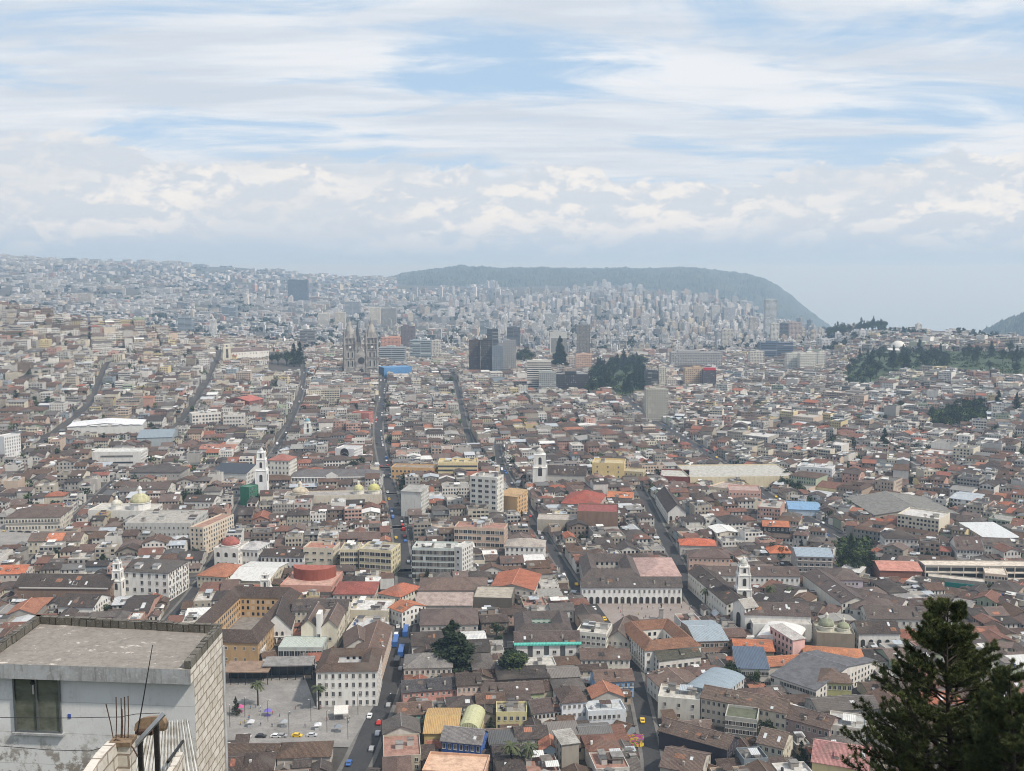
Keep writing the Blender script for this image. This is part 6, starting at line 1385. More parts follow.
CARP = {}
def vehicle(kind, cn, x, y, rz, desc=None, label=None, group=None):
    k = (kind, cn)
    if k not in CARP: CARP[k] = car_proto(kind, CC[cn]); r = CARP[k]; fresh = True
    else: r = copy_tree(CARP[k])
    r.location = (x, y, tz(x, y)+.13); r.rotation_euler = (0, 0, rz); tag(r, label, {'car': 'car', 'van': 'van', 'bus': 'bus', 'truck': 'truck'}[kind], group)
    if desc: px, py = toxp(x, y, 1); LABELQ.append((r, desc, px, py))
    return r
def on_road(P, py, off):
    best = min(range(1, len(P)-1), key=lambda i: abs(toxp(P[i][0], P[i][1], tz(*P[i]))[1]-py)); a, b = P[best-1], P[best+1]
    dx, dy = b[0]-a[0], b[1]-a[1]; l = math.hypot(dx, dy); return P[best][0]+dy/l*off, P[best][1]-dx/l*off, math.atan2(dy, dx)
PC = ROADS[0][0]
for kind, cn, py, off, lab in [('bus', 'blue', 632, 1.5, 'long blue bus at the bend of the central street'), ('bus', 'blue', 650, 1.4, 'bright blue bus going down the central street, lower one'), ('bus', 'blue', 641, -2.6, 'middle one of three blue buses on the central street'), ('truck', 'black', 664, .8, 'dark truck behind the lower blue bus'), ('car', 'red', 728, 2.0, 'small red car alone on the lower central street')]:
    x, y, a = on_road(PC, py, off); vehicle(kind, cn, x, y, a, None, lab, None)
names = ['white', 'grey', 'black', 'silver', 'red', 'blue', 'white', 'silver', 'grey', 'black', 'white', 'yellow']
for P, wdt, n, dsc in ((PC, 13, 60, 'on the central street'), (ROADS[7][0] if 0 else S8 and [r for r in ROADS if r[1] == 20][0][0], 20, 44, 'on the diagonal avenue'), (ROADS[1][0], 11, 16, 'in the left alley'), (ROADS[4][0], 11, 18, 'in the narrow street')):
    used = []
    for _ in range(n):
        for _t in range(12):
            i = rf.randrange(2, len(P)-2)
            if toxp(*P[i], tz(*P[i]))[1] > 775: continue
            sg = rf.choice([-1, 1]); offs = sg*(wdt/2-3.4) if wdt > 12 else sg*1.2
            j = rf.random(); x = P[i][0]*(1-j)+P[i+1][0]*j; y = P[i][1]*(1-j)+P[i+1][1]*j; dx, dy = P[i+1][0]-P[i][0], P[i+1][1]-P[i][1]; l = math.hypot(dx, dy); x += dy/l*offs; y -= dx/l*offs
            if all(math.hypot(x-u, y-v) > 6.5 for u, v in used): break
        else: continue
        used.append((x, y)); cn = rf.choice(names); vehicle('car' if rf.random() < .85 else 'van', cn, x, y, math.atan2(dy, dx)+(math.pi if sg < 0 else 0), cn+' vehicle '+dsc)
for i in range(6):
    cn = ['silver', 'black', 'white', 'grey', 'yellow', 'silver'][i]; px = 246+i*12+(i % 3)*3; x, y = g1(px, 738-.25*i); vehicle('car', cn, x, y, rf.uniform(-.1, .1), cn+' car parked along the plaza')
for i in range(5):
    x, y = g1(4+i*8, 533); cn = rf.choice(['yellow', 'white', 'black']); vehicle('car', cn, x, y, 0.1, cn+' car at the grey plaza')
# plaza furniture: lamp posts, white stage tent, monument, people
def lamp_proto():
    rt = root('street_lamp', (0, 0, 0)); a = MB(); a.tube([(0, 0, 0), (0, 0, 9)], [.12, .07], 6, 'dark_metal'); a.tube([(0, 0, 9), (.9, 0, 9.4)], .05, 5, 'dark_metal')
    b = MB(); b.box(.7, -.15, 9.3, 1.4, .15, 9.45, 'white_trim'); reg(rt, [link('post', a.build('post'), rt), link('lamp_head', b.build('lamp_head'), rt)]); return rt
lp = lamp_proto()
for i, (px, py) in enumerate([(268, 722), (289, 735), (311, 722), (348, 740), (245, 718), (327, 733), (622, 616), (640, 606), (668, 606), (700, 621), (358, 715), (230, 728)] + [toxp(*q, tz(*q))[:2] for q in [(PC[j][0]+sg*5.9, PC[j][1]) for j, sg in ((k, 1 if k % 6 else -1) for k in range(8, 50, 3))]]):
    r = lp if i == 0 else copy_tree(lp); x, y = g1(px, py); r.location = (x, y, tz(x, y)+.3); r.rotation_euler = (0, 0, i*1.3); tag(r, None, 'street lamp', 'lamp posts on the plazas'); LABELQ.append((r, 'dark street lamp post', px, py-10))
def stage():
    x, y = g1(334, 722); rt = root('white_stage_tent', (x, y, tz(x, y)+.3), AU); tag(rt, 'white square event tent standing on the stone plaza', 'tent')
    mb = MB(); mb.slab([(0, 0, 3.2), (6, 0, 3.2), (6, 6, 4.4), (0, 6, 4.4)], .3, 'white_trim', WH); link('roof', mb.build('roof'), rt)
    pm = MB(); pm.box(-.08, -.08, 0, .08, .08, 3.2, 'galvanised'); me = pm.build('post')
    for a, b in ((.2, .2), (5.8, .2), (.2, 5.8), (5.8, 5.8)): link('post', me, rt, (a, b, 0))
    mb = MB(); mb.box(.1, 5.7, 0, 5.9, 5.85, 4.2, 'white_trim', WH); link('back_panel', mb.build('back_panel'), rt)
stage()
def stall(px, py, col, desc):
    x, y = g1(px, py); rt = root('market_stall', (x, y, tz(x, y)+.3), AU); tag(rt, desc, 'stall', 'awnings on the plaza')
    mb = MB(); mb.lathe(0, 0, [(2.1, 2.1), (1.0, 2.7), (.05, 3.1)], 4, 'cloth', col, .785); link('canopy', mb.build('canopy'), rt)
    mb = MB(); mb.tube([(0, 0, 0), (0, 0, 2.9)], .05, 5, 'dark_metal'); link('post', mb.build('post'), rt); mb = MB(); mb.box(-1.2, -1.2, 0, 1.2, -.7, .9, 'cloth', tuple(c*.7 for c in col)); link('counter', mb.build('counter'), rt)
for px, py, c, d_ in [(251, 727, (.5, .5, .52), 'grey square awning on the plaza, left one'), (284, 727, (.3, .32, .34), 'dark grey square awning on the plaza beside the lamp post'), (318, 730, (.62, .62, .64), 'pale square awning on the plaza below the white tent'), (338, 732, (.2, .22, .25), 'charcoal square awning on the plaza, right one'), (240, 712, (.5, .1, .25), 'magenta awning beside the small conical tree'), (268, 716, (.15, .12, .4), 'violet awning in the middle of the stone plaza')]: stall(px, py, c, d_)
def monument():
    x, y = g1(661, 620); rt = root('monument', (x, y, tz(x, y)+.3)); tag(rt, 'dark bronze statue on a tall stone pedestal in the pink plaza', 'monument')
    mb = MB(); mb.box(-2, -2, 0, 2, 2, .8, 'stone_grey'); mb.box(-1.1, -1.1, .8, 1.1, 1.1, 6, 'stone_grey'); mb.box(-1.4, -1.4, 6, 1.4, 1.4, 6.5, 'stone_grey'); link('pedestal', mb.build('pedestal'), rt)
    mb = MB(); mb.tube([(0, 0, 6.5), (.1, 0, 7.6), (0, 0, 8.6), (0, 0, 9.0), (0, 0, 9.4)], [.55, .4, .5, .2, .25], 8, 'dark_metal'); mb.tube([(.4, 0, 8.5), (1.0, -.1, 9.2)], [.16, .1], 6, 'dark_metal'); link('statue', mb.build('statue'), rt)
monument()
def person_proto(top, legs):
    mb = MB()
    mb.tube([(-.12, 0, 0), (-.13, .02, .45), (-.1, 0, .85)], [.06, .075, .1], 6, 'cloth', legs); mb.tube([(.14, .12, 0), (.13, .06, .45), (.1, 0, .85)], [.06, .075, .1], 6, 'cloth', legs)
    mb.tube([(0, 0, .8), (0, 0, 1.05), (0, 0, 1.38), (0, 0, 1.46)], [.17, .16, .21, .08], 8, 'cloth', top)
    for sg in (-1, 1): mb.tube([(sg*.2, 0, 1.38), (sg*.27, .02, 1.1), (sg*.26, .1, .84)], [.065, .05, .035], 6, 'cloth', top)
    mb.lathe(0, 0, [(.05, 1.45), (.06, 1.5), (.1, 1.57), (.1, 1.66), (.05, 1.72), (.01, 1.74)], 8, 'cloth', (.2, .12, .08)); return mb.build('person')
PM = [person_proto(t, l) for t, l in (((.5, .08, .06), (.03, .04, .08)), ((.04, .05, .1), (.05, .05, .05)), ((.6, .6, .6), (.06, .08, .15)), ((.1, .2, .35), (.1, .09, .07)), ((.45, .35, .1), (.03, .03, .03)))]
PD = ['person in red top', 'person in navy clothes', 'person in white top', 'person in blue top', 'person in mustard top']
for i in range(48):
    if i < 26: px, py = rf.uniform(236, 352), rf.uniform(708, 728)
    else: px, py = rf.uniform(618, 695), rf.uniform(606, 620)
    k = rf.randrange(5); x, y = g1(px, py); o = link('person', PM[k], None, (x, y, tz(x, y)+.3), rf.uniform(0, 6.28)); tag(o, None, 'person', 'people crossing the plazas'); LABELQ.append((o, PD[k]+' on the '+('stone' if i < 26 else 'pink')+' plaza', px, py))
# flower garden on the vacant plot
def garden():
    rg = np.random.default_rng(3); mb = MB()
    cs = [(.6, .35, .03), (.5, .05, .2), (.1, .25, .05), (.35, .1, .35), (.65, .5, .05), (.08, .16, .04)]
    for _ in range(500):
        x, y = g1(rg.uniform(606, 643), rg.uniform(738, 748)); z = tz(x, y)
        s_ = rg.uniform(.3, .7); c = cs[rg.integers(6)]; mb.face([(x-s_, y, z+.4), (x+s_, y-.2, z+.5), (x+s_, y+.3, z+1.4), (x-s_*.6, y+.2, z+1.7)], 'cloth', c)
    o = link('flower_bed', mb.build('flower_bed', weld=False)); tag(o, 'bright yellow, pink and purple flowers on a vacant plot', None, None, 'stuff')
garden()
# ------------------------------------------------------------------ labels that single things out
ORD = ['', 'second ', 'third ', 'fourth ', 'fifth ', 'sixth ', 'seventh ', 'eighth ', 'ninth ', 'tenth ', 'eleventh ', 'twelfth ', 'thirteenth ', 'fourteenth ', 'fifteenth ', 'sixteenth ', 'seventeenth ', 'eighteenth ', 'nineteenth ', 'twentieth '] + ['%s-%s ' % (t, u) for t in ('twenty', 'thirty', 'forty', 'fifty', 'sixty', 'seventy') for u in ('first', 'second', 'third', 'fourth', 'fifth', 'sixth', 'seventh', 'eighth', 'ninth')]
def near_lm(px, py):
    best = min(LANDMARKS, key=lambda l: math.hypot((l[0]-px), (l[1]-py)*1.6)); dx, dy = px-best[0], (py-best[1])*1.6
    if abs(dx) > abs(dy): return best[2], 'right of' if dx > 0 else 'left of', math.hypot(dx, dy)
    return best[2], 'below' if dy > 0 else 'beyond', math.hypot(dx, dy)
GRP = {}
for o, desc, px, py in LABELQ:
    l, r, d = near_lm(px, py); GRP.setdefault((desc, l, r), []).append((d, o))
for (desc, l, r), L in GRP.items():
    L.sort(key=lambda t: t[0])
    for k, (d, o) in enumerate(L):
        if len(L) > 1 and len((desc+' nearest '+ORD[min(k, 60)]+r+' the '+l).split()) > 16: desc = desc.replace('-storey', '').replace(' on the ', ' on ').replace(' house with', ' house,').replace(' building with', ' building,').replace('to the ', '')
        if len(L) == 1: t = '%s %s the %s' % (desc, r, l)
        else: t = '%s, %snearest %s the %s' % (desc, ORD[min(k, len(ORD)-1)], r, l)
        o['label'] = t
# ------------------------------------------------------------------ foreground rooftop house
def fg_mats():
    m, nt, bs = newmat('fg_roof'); s = NT(nt); pos = s.n('ShaderNodeNewGeometry').outputs['Position']
    n1 = s.noise(pos, 1.1, 6, .7); n2 = s.noise(pos, 7, 5, .75); sp = s.noise(s.vm('MULTIPLY', pos, (1, 2.2, 1)), 3.2, 6, .72, .6)
    c = s.mix(s.ramp(n1, .3, .7), (.22, .20, .18), (.27, .245, .22)); c = s.mix(s.ramp(n2, .4, .7, 0, .6), c, (.13, .115, .1))
    c = s.mix(s.m('MULTIPLY', s.ramp(sp, .585, .62, 0, .8), s.ramp(n1, .45, .55)), c, (.62, .56, .5))
    c = s.mix(s.ramp(s.noise(pos, .7, 3), .62, .72, 0, .5), c, (.1, .09, .075))
    s.put(bs.inputs['Base Color'], c); bs.inputs['Roughness'].default_value = .95; s.put(bs.inputs['Normal'], s.bump(n2, .02, .7)); MAT['fg_roof'] = m
    m, nt, bs = newmat('fg_concrete'); s = NT(nt); pos = s.n('ShaderNodeNewGeometry').outputs['Position']
    n1 = s.noise(s.vm('MULTIPLY', pos, (1, 1, 1)), 2.2, 5, .7); n2 = s.noise(s.vm('MULTIPLY', pos, (6, 6, .8)), 1.6, 4, .7)
    c = s.mix(s.ramp(n1, .35, .65), (.40, .41, .42), (.30, .30, .30)); c = s.mix(s.ramp(n2, .5, .72, 0, .7), c, (.15, .145, .14)); c = s.mix(s.ramp(s.noise(pos, 12, 3), .58, .7, 0, .5), c, (.55, .55, .54))
    s.put(bs.inputs['Base Color'], c); bs.inputs['Roughness'].default_value = .9; s.put(bs.inputs['Normal'], s.bump(n1, .015)); MAT['fg_concrete'] = m
    m, nt, bs = newmat('fg_plaster'); s = NT(nt); o = s.n('ShaderNodeTexCoord').outputs['Object']; P = s.sep(o)
    n1 = s.noise(o, .9, 5, .6); n2 = s.noise(s.vm('MULTIPLY', o, (5, 5, .7)), 1.3, 5, .7); n3 = s.noise(o, 7, 4, .7)
    c = s.mix(s.ramp(n1, .3, .7), (.72, .72, .71), (.64, .64, .635)); c = s.mix(s.ramp(n2, .54, .8, 0, .3), c, (.36, .34, .31)); c = s.mix(s.ramp(n3, .56, .7, 0, .25), c, (.36, .33, .3))
    low = s.ramp(P[2], -1.55, -2.6); c = s.mix(s.m('MULTIPLY', low, s.ramp(s.noise(o, 3.2, 5, .75), .46, .6, 0, .85)), c, (.2, .165, .13))
    cr = s.m('LESS_THAN', s.m('ABSOLUTE', s.m('SUBTRACT', s.m('FRACT', s.m('ADD', s.m('MULTIPLY', P[2], 1.35), s.m('MULTIPLY', n1, .06))), .5)), .007)
    c = s.mix(s.m('MULTIPLY', cr, .5), c, (.2, .19, .18))
    s.put(bs.inputs['Base Color'], c); bs.inputs['Roughness'].default_value = .92; s.put(bs.inputs['Normal'], s.bump(n3, .006)); MAT['fg_plaster'] = m
    for nm, c1, c2, mo in (('fg_block', (.60, .56, .50), (.46, .42, .36), (.27, .22, .18)), ('fg_block_dark', (.15, .14, .12), (.09, .084, .072), (.035, .032, .028))):
        m, nt, bs = newmat(nm); s = NT(nt); uv = s.n('ShaderNodeUVMap').outputs[0]; pos = s.n('ShaderNodeNewGeometry').outputs['Position']
        uvw = s.vm('ADD', uv, s.vm('SCALE', s.vm('SUBTRACT', s.n('ShaderNodeTexNoise', ins={'Vector': uv, 'Scale': 3.0}).outputs[1], (.5, .5, .5)), .05))
        br = s.n('ShaderNodeTexBrick'); s.put(br.inputs['Vector'], uvw); br.inputs['Color1'].default_value = (*c1, 1); br.inputs['Color2'].default_value = (*c2, 1); br.inputs['Mortar'].default_value = (*mo, 1)
        br.inputs['Scale'].default_value = 1; br.inputs['Mortar Size'].default_value = .018; br.inputs['Mortar Smooth'].default_value = .3; br.inputs['Brick Width'].default_value = .42; br.inputs['Row Height'].default_value = .21; br.inputs['Bias'].default_value = -.1
        n1 = s.noise(pos, 5, 5, .7); n2 = s.noise(pos, 22, 4, .7)
        c = s.mix(s.ramp(n1, .45, .7, 0, .55), br.outputs[0], s.vm('MULTIPLY', br.outputs[0], (.55, .5, .45))); c = s.mix(s.ramp(n2, .55, .7, 0, .35), c, (.6, .57, .52))
        s.put(bs.inputs['Base Color'], c); bs.inputs['Roughness'].default_value = .95
        s.put(bs.inputs['Normal'], s.bump(s.m('ADD', s.m('MULTIPLY', br.outputs[1], -1.0), s.m('MULTIPLY', n2, .25)), .02)); MAT[nm] = m
    m, nt, bs = newmat('fg_glass'); s = NT(nt); o = s.n('ShaderNodeTexCoord').outputs['Object']; n = s.noise(s.vm('MULTIPLY', o, (1.2, 1, 2)), 2.2, 4, .6)
    s.put(bs.inputs['Base Color'], s.mix(s.ramp(n, .3, .7), (.09, .1, .08), (.17, .18, .15))); bs.inputs['Roughness'].default_value = .08; MAT['fg_glass'] = m
    simple('aluminium', (.28, .3, .32), .35, .7); simple('rust', (.09, .05, .035), .9, 0, 20, .6, (.4, .4, .4)); simple('clay_brown', (.24, .165, .105), .9, 0, 6, .5, (.35, .35, .35))
    simple('white_sheet', (.6, .59, .56), .55, 0, 3, .5, (.6, .56, .5)); simple('blue_plate', (.08, .12, .4), .5)
fg_mats()
def fg_house():
    zt = CZ-8.5
    A = on_z(190, 661, zt); Bk = on_z(222, 624, zt); Bl = on_z(37, 614, zt); L0 = on_z(0, 655, zt); Lm = on_z(0, 640, zt)
    ex = (A-L0).normalized(); an = math.atan2(ex.y, ex.x)
    # left edge line Bl->Lm meets front line
    d1 = (Lm-Bl); n = Vector((-ex.y, ex.x, 0)); t = (A-Bl).dot(n)/d1.dot(n); C = Bl+d1*t
    rt = root('rooftop_house', (A.x, A.y, zt), an); tag(rt, 'white plastered concrete-block house with flat stained roof in the lower left corner', 'house')
    inv = Matrix.Rotation(-an, 3, 'Z')
    loc = lambda p: inv @ (p-Vector((A.x, A.y, zt)))
    a, b, c, d = [loc(p) for p in (C, A, Bk, Bl)]
    a.z = b.z = c.z = d.z = 0
    pt = lambda v, z: (v.x, v.y, z)
    # roof slab (surface .16 below parapet top), front fascia .34 high
    mb = MB(); top = -.2; up = (d-a).normalized()
    mb.face([pt(a, top), pt(b, top), pt(c, top), pt(d, top)], 'fg_roof')
    mb.face([pt(a, top-.34), pt(b, top-.34), pt(b, top), pt(a, top)], 'fg_concrete'); mb.face([pt(b, top-.34), pt(c, top-.34), pt(c, top), pt(b, top)], 'fg_block', (1, 1, 1), [(0, 0), ((c-b).length, 0), ((c-b).length, .34), (0, .34)])
    mb.face([pt(d, top-.34), pt(a, top-.34), pt(a, top), pt(d, top)], 'fg_concrete'); mb.face([pt(c, top-.34), pt(d, top-.34), pt(d, top), pt(c, top)], 'fg_concrete'); mb.face([pt(v, top-.34) for v in (d, c, b, a)], 'fg_concrete')
    link('roof', mb.build('roof'), rt)
    # parapets: rows of blocks with real joints
    def parapet(p, q, inward, name, h0=0.0, h1=0.0):
        L = (q-p).length; nb = max(1, round(L/.42)); u = (q-p)/L; rg = random.Random(4); m = MB(); th = .15
        for i in range(nb):
            s0, s1 = p+u*(i*L/nb+.008), p+u*((i+1)*L/nb-.008); j = rg.uniform(-.012, .012); zt_ = rg.uniform(-.015, .012)+h0
            P = [s0, s1, s1+inward*(th+j), s0+inward*(th+j)]
            m.slab([pt(v, zt_) for v in P], .199+zt_, 'fg_block_dark', (1, 1, 1)) if (s1-s0).cross(inward).z > 0 else m.slab([pt(v, zt_) for v in P[::-1]], .199+zt_, 'fg_block_dark', (1, 1, 1))
        fl = MB(); P = [p+u*.01+inward*.012, q-u*.01+inward*.012, q-u*.01+inward*.13, p+u*.01+inward*.13]
        fl.slab([pt(v, -.02) for v in (P if (q-p).cross(inward).z > 0 else P[::-1])], .178, 'rust', (1, 1, 1)); m.merge(fl)
        link(name, m.build(name), rt)
    inn = Vector((0, -1, 0)); parapet(d, c, (a-d).normalized(), 'parapet'); parapet(b+(c-b)*.01, c, (a-b).normalized(), 'parapet'); parapet(a, d, (b-a).normalized(), 'parapet')
    # walls (set back under the slab), body below
    s = .10; up = (c-b).normalized(); lf = (a-b).normalized()
    b2 = b+up*.22+lf*.0; a2 = a+up*.22; c2 = c; d2 = d; zb = top-.341
    def quad(m, p, q, z0, z1, mat):
        L = (q-p).length; m.face([(p.x, p.y, z0), (q.x, q.y, z0), (q.x, q.y, z1), (p.x, p.y, z1)], mat, (1, 1, 1), [(0, 0), (L, 0), (L, z1-z0), (0, z1-z0)])
    m = MB(); quad(m, a2, b2, -7, zb, 'fg_plaster'); link('front_wall', m.build('front_wall'), rt)
    m = MB(); quad(m, b2+lf*-.001, c2, -7, zb, 'fg_block'); quad(m, c2, d2, -7, zb, 'fg_block'); quad(m, d2, a2, -7, zb, 'fg_block'); link('side_wall', m.build('side_wall'), rt)
    # mortar pilaster edge at far right corner
    m = MB(); m.box(c2.x-.05, c2.y-.09, -7, c2.x+.035, c2.y+.03, zb, 'fg_concrete'); link('corner_post', m.build('corner_post'), rt)
    # window: find front wall plane points for pixels
    O = Vector((A.x, A.y, zt)); nW = Matrix.Rotation(an, 3, 'Z') @ Vector((0, 1, 0)) ; p0 = O + Matrix.Rotation(an, 3, 'Z') @ b2
    def on_wall(px, py, off=0.0):
        r = Vector(ray(px, py)); cpos = Vector((0, 0, CZ)); t = (p0-nW*off-cpos).dot(nW)/r.dot(nW); return loc(cpos+r*t)
    w0, w1 = on_wall(16, 731), on_wall(60, 676); x0, x1, z0, z1 = w0.x, w1.x, w0.z, w1.z; y0 = w0.y
    m = MB(); f = .04
    for bx in ((x0, x1, z0, z0+f), (x0, x1, z1-f, z1), (x0, x0+f, z0+f, z1-f), (x1-f, x1, z0+f, z1-f), ((x0+x1)/2-f/2, (x0+x1)/2+f/2, z0+f, z1-f)): m.box(bx[0], y0-.05, bx[2], bx[1], y0+.01, bx[3], 'aluminium')
    fr = link('window', m.build('window'), rt)
    xm = (x0+x1)/2
    for u0, u1 in ((x0+f, xm-f/2), (xm+f/2, x1-f)):
        m = MB(); m.face([(u0, y0-.015, z0+f), (u1, y0-.015, z0+f), (u1, y0-.015, z1-f), (u0, y0-.015, z1-f)], 'fg_glass'); link('pane', m.build('pane'), fr)
    m = MB(); m.box(x0-.05, y0-.09, z0-.05, x1+.05, y0+.01, z0-.002, 'fg_concrete'); link('sill', m.build('sill'), fr)
    q = on_wall(34, 690); m = MB(); m.tube([(q.x, q.y-.03, q.z+.13), (q.x, q.y-.03, q.z-.08)], .022, 8, 'white_trim'); m.tube([(q.x, q.y-.03, q.z+.24), (q.x, q.y-.03, q.z+.17)], [.03, .07], 8, 'dark_metal'); link('lamp_reflection', m.build('lamp_reflection'), fr)  # lamp reflected in the pane, modelled as solid tubes before the glass
    q = on_wall(69.5, 716); m = MB(); m.box(q.x-.035, q.y-.012, q.z-.05, q.x+.035, q.y+.002, q.z+.05, 'blue_plate'); link('house_plate', m.build('house_plate'), rt)
    return rt, on_wall, an
fgr, on_wall, fan = fg_house()
def P3(px, py, t): return at_depth(px, py, t)
def fg_extras():
    # corrugated sheet roof between the front wall and the side wall
    t0, t1 = 17.6, 20.2
    P = [P3(128, 790, t0), P3(203, 790, t0*1.0), P3(189, 720, t1), P3(146, 722, t1)]
    rt = root('corrugated_roof', P3(160, 771, 18.0)); tag(rt, 'white corrugated sheet lean-to roof in front of the plastered house', 'roof')
    m = MB(); N = 60; amp = .035; base = rt.location; nrm = (P[1]-P[0]).cross(P[3]-P[0]).normalized()
    pr = []
    for i in range(N+1):
        u = i/N; o = nrm*(amp*math.sin(u*2*math.pi*17)); lo = P[0].lerp(P[1], u)+o; hi = P[3].lerp(P[2], u)+o; pr.append((tuple(lo-base), tuple(hi-base)))
    for (a, b), (c, d) in zip(pr, pr[1:]): m.face([a, c, d, b], 'white_sheet')
    m2 = MB()
    for (a, b), (c, d) in zip(pr, pr[1:]): m2.face([tuple(Vector(v)-nrm*.012) for v in (b, d, c, a)], 'white_sheet')
    m.merge(m2); o = link('sheet', m.build('sheet', smooth=False), rt)
    m = MB(); e0, e1 = P3(168, 762, 17.9)-base, P3(183, 741, 18.8)-base
    m.tube([tuple(e0), tuple(e1)], .03, 6, 'dark_metal'); link('edge_bar', m.build('edge_bar'), rt)
    # low block wall at right under the sheet
    def blockwall(name, label, pts, th, zb):
        b0 = Vector((pts[0].x, pts[0].y, 0)); r = root(name, (b0.x, b0.y, zb)); tag(r, label, 'wall')
        m = MB(); s = 0
        for p, q in zip(pts, pts[1:]):
            d = Vector((q.x-p.x, q.y-p.y, 0)); L = d.length; n = Vector((d.y, -d.x, 0)).normalized()*th
            f = lambda v, z: (v.x-b0.x, v.y-b0.y, z-zb); fn = lambda v, z: (v.x-n.x-b0.x, v.y-n.y-b0.y, z-zb)
            uvq = [(s, 0), (s+L, 0), (s+L, q.z-zb), (s, p.z-zb)]
            m.face([f(p, zb), f(q, zb), f(q, q.z), f(p, p.z)], 'fg_block', (1, 1, 1), uvq); m.face([fn(q, zb), fn(p, zb), fn(p, p.z), fn(q, q.z)], 'fg_block', (1, 1, 1), [uvq[i] for i in (1, 0, 3, 2)])
            m.face([f(p, p.z), f(q, q.z), fn(q, q.z), fn(p, p.z)], 'fg_block', (1, 1, 1), [(s, 0), (s+L, 0), (s+L, th), (s, th)]); s += L
            m.face([f(q, zb), fn(q, zb), fn(q, q.z), f(q, q.z)], 'fg_block', (1, 1, 1), [(0, 0), (th, 0), (th, q.z-zb), (0, q.z-zb)]); m.face([fn(p, zb), f(p, zb), f(p, p.z), fn(p, p.z)], 'fg_block', (1, 1, 1), [(0, 0), (th, 0), (th, p.z-zb), (0, p.z-zb)])
        link('blockwork', m.build('blockwork'), r); return r
    pts = [P3(84, 786, 15.4), P3(97, 766, 15.8), P3(107, 752, 16.2), P3(118, 741, 16.6)]
    r = blockwall('stepped_block_wall', 'unfinished concrete-block wall rising to a column with bare steel bars', pts, .16, 170)
    c = P3(124, 741, 16.7); w = .13; m = MB(); bb = r.location
    m.box(c.x-w-bb.x, c.y-w-bb.y, 0, c.x+w-bb.x, c.y+w-bb.y, c.z-.02-bb.z, 'fg_block'); m.box(c.x-w-.05-bb.x, c.y-w-.04-bb.y, c.z-.02-bb.z, c.x+w+.03-bb.x, c.y+w-bb.y, c.z+.05-bb.z, 'clay_brown'); link('column', m.build('column'), r)
    for px, pt_, lean in ((116, 697, 0), (121, 698, .0), (124.5, 697, 0), (128, 696, 0), (106, 704, 1), (122, 709, 0)):
        m = MB(); b0 = P3(px if not lean else 114, 742, 16.7)-bb; t_ = P3(px, pt_, 16.7)-bb; mid = b0.lerp(t_, .5)+Vector((.01, 0, 0)); m.tube([tuple(b0), tuple(mid), tuple(t_)], .009, 5, 'rust'); link('steel_bar', m.build('steel_bar'), r)
    m = MB(); m.tube([tuple(P3(127, 741, 16.6)-bb), tuple(P3(133, 748, 16.6)-bb), tuple(P3(138, 757, 16.6)-bb)], .012, 5, 'rust'); m.tube([tuple(P3(106, 747, 16.6)-bb), tuple(P3(116, 739, 16.6)-bb), tuple(P3(131, 746, 16.6)-bb)], .01, 5, 'rust'); link('bent_wire', m.build('bent_wire'), r)
    blockwall('side_block_wall', 'short grey block wall below the corrugated sheet roof', [P3(160, 790, 17.2), P3(177, 766, 17.8), P3(184, 752, 18.4)], .12, 170)
    # two posts with a sloping beam and a clay box
    r = root('post_frame', P3(148, 780, 17.2)); tag(r, 'pair of dark metal posts with a sloping beam above the corrugated sheet', 'frame'); bb = r.location
    for px, py in ((140, 740), (156, 723)):
        m = MB(); a = P3(px, py, 17.2)-bb; m.box(a.x-.035, a.y-.035, -4, a.x+.035, a.y+.035, a.z, 'dark_metal'); link('post', m.build('post'), r)
    m = MB(); a, b = P3(133.5, 747, 17.0)-bb, P3(164, 713.5, 17.2)-bb; m.tube([tuple(a), tuple(b)], .045, 4, 'galvanised'); link('beam', m.build('beam'), r)
    r = root('clay_slab', P3(150, 731, 17.6)); tag(r, 'weathered brown curved cover resting behind the sloping beam', 'cover'); bb = r.location; m = MB()
    pr = [(134, 731), (135, 724), (140, 719), (147, 717.5), (158, 717), (163, 719.5), (165, 724), (164, 731)]
    F0 = [P3(x, y, 17.5)-bb for x, y in pr]; F1 = [v+Vector((.01, .14, -.03)) for v in F0]
    m.face([tuple(v) for v in F0], 'clay_brown'); m.face([tuple(v) for v in F1[::-1]], 'clay_brown')
    for i in range(len(pr)): j = (i+1) % len(pr); m.face([tuple(F0[i]), tuple(F0[j]), tuple(F1[j]), tuple(F1[i])], 'clay_brown')
    me = m.build('shell'); link('shell', me, r)
    m = MB(); a, b = P3(135, 731.5, 17.4)-bb, P3(164, 733.5, 18.0)-bb; m.box(a.x, a.y, a.z-.07, b.x, b.y, a.z, 'rust'); link('bearer', m.build('bearer'), r)
    # antenna and wires
    r = root('antenna_rod', P3(137, 735, 17.0)); tag(r, 'thin leaning antenna rod rising in front of the stained roof', 'antenna'); bb = r.location
    m = MB(); m.tube([tuple(P3(x, y, 17.0)-bb) for x, y in ((137, 735), (144, 695), (150, 660), (152.5, 645))], [.012, .01, .008, .006], 5, 'dark_metal'); link('rod', m.build('rod'), r)
    for i, (q, lab) in enumerate(((((0, 717.5), (60, 718), (120, 717), (136, 714), (160, 713)), 'upper thin dark cable sagging across the plastered front wall'), (((0, 746), (50, 750), (90, 751), (108, 746)), 'lower thin dark cable running to the stepped block wall'))):
        r = root('cable', P3(q[0][0], q[0][1], 17.2)); tag(r, lab, 'cable'); bb = r.location; m = MB(); m.tube([tuple(P3(x, y, 17.2)-bb) for x, y in q], .006, 4, 'dark_metal'); link('wire', m.build('wire'), r)
fg_extras()
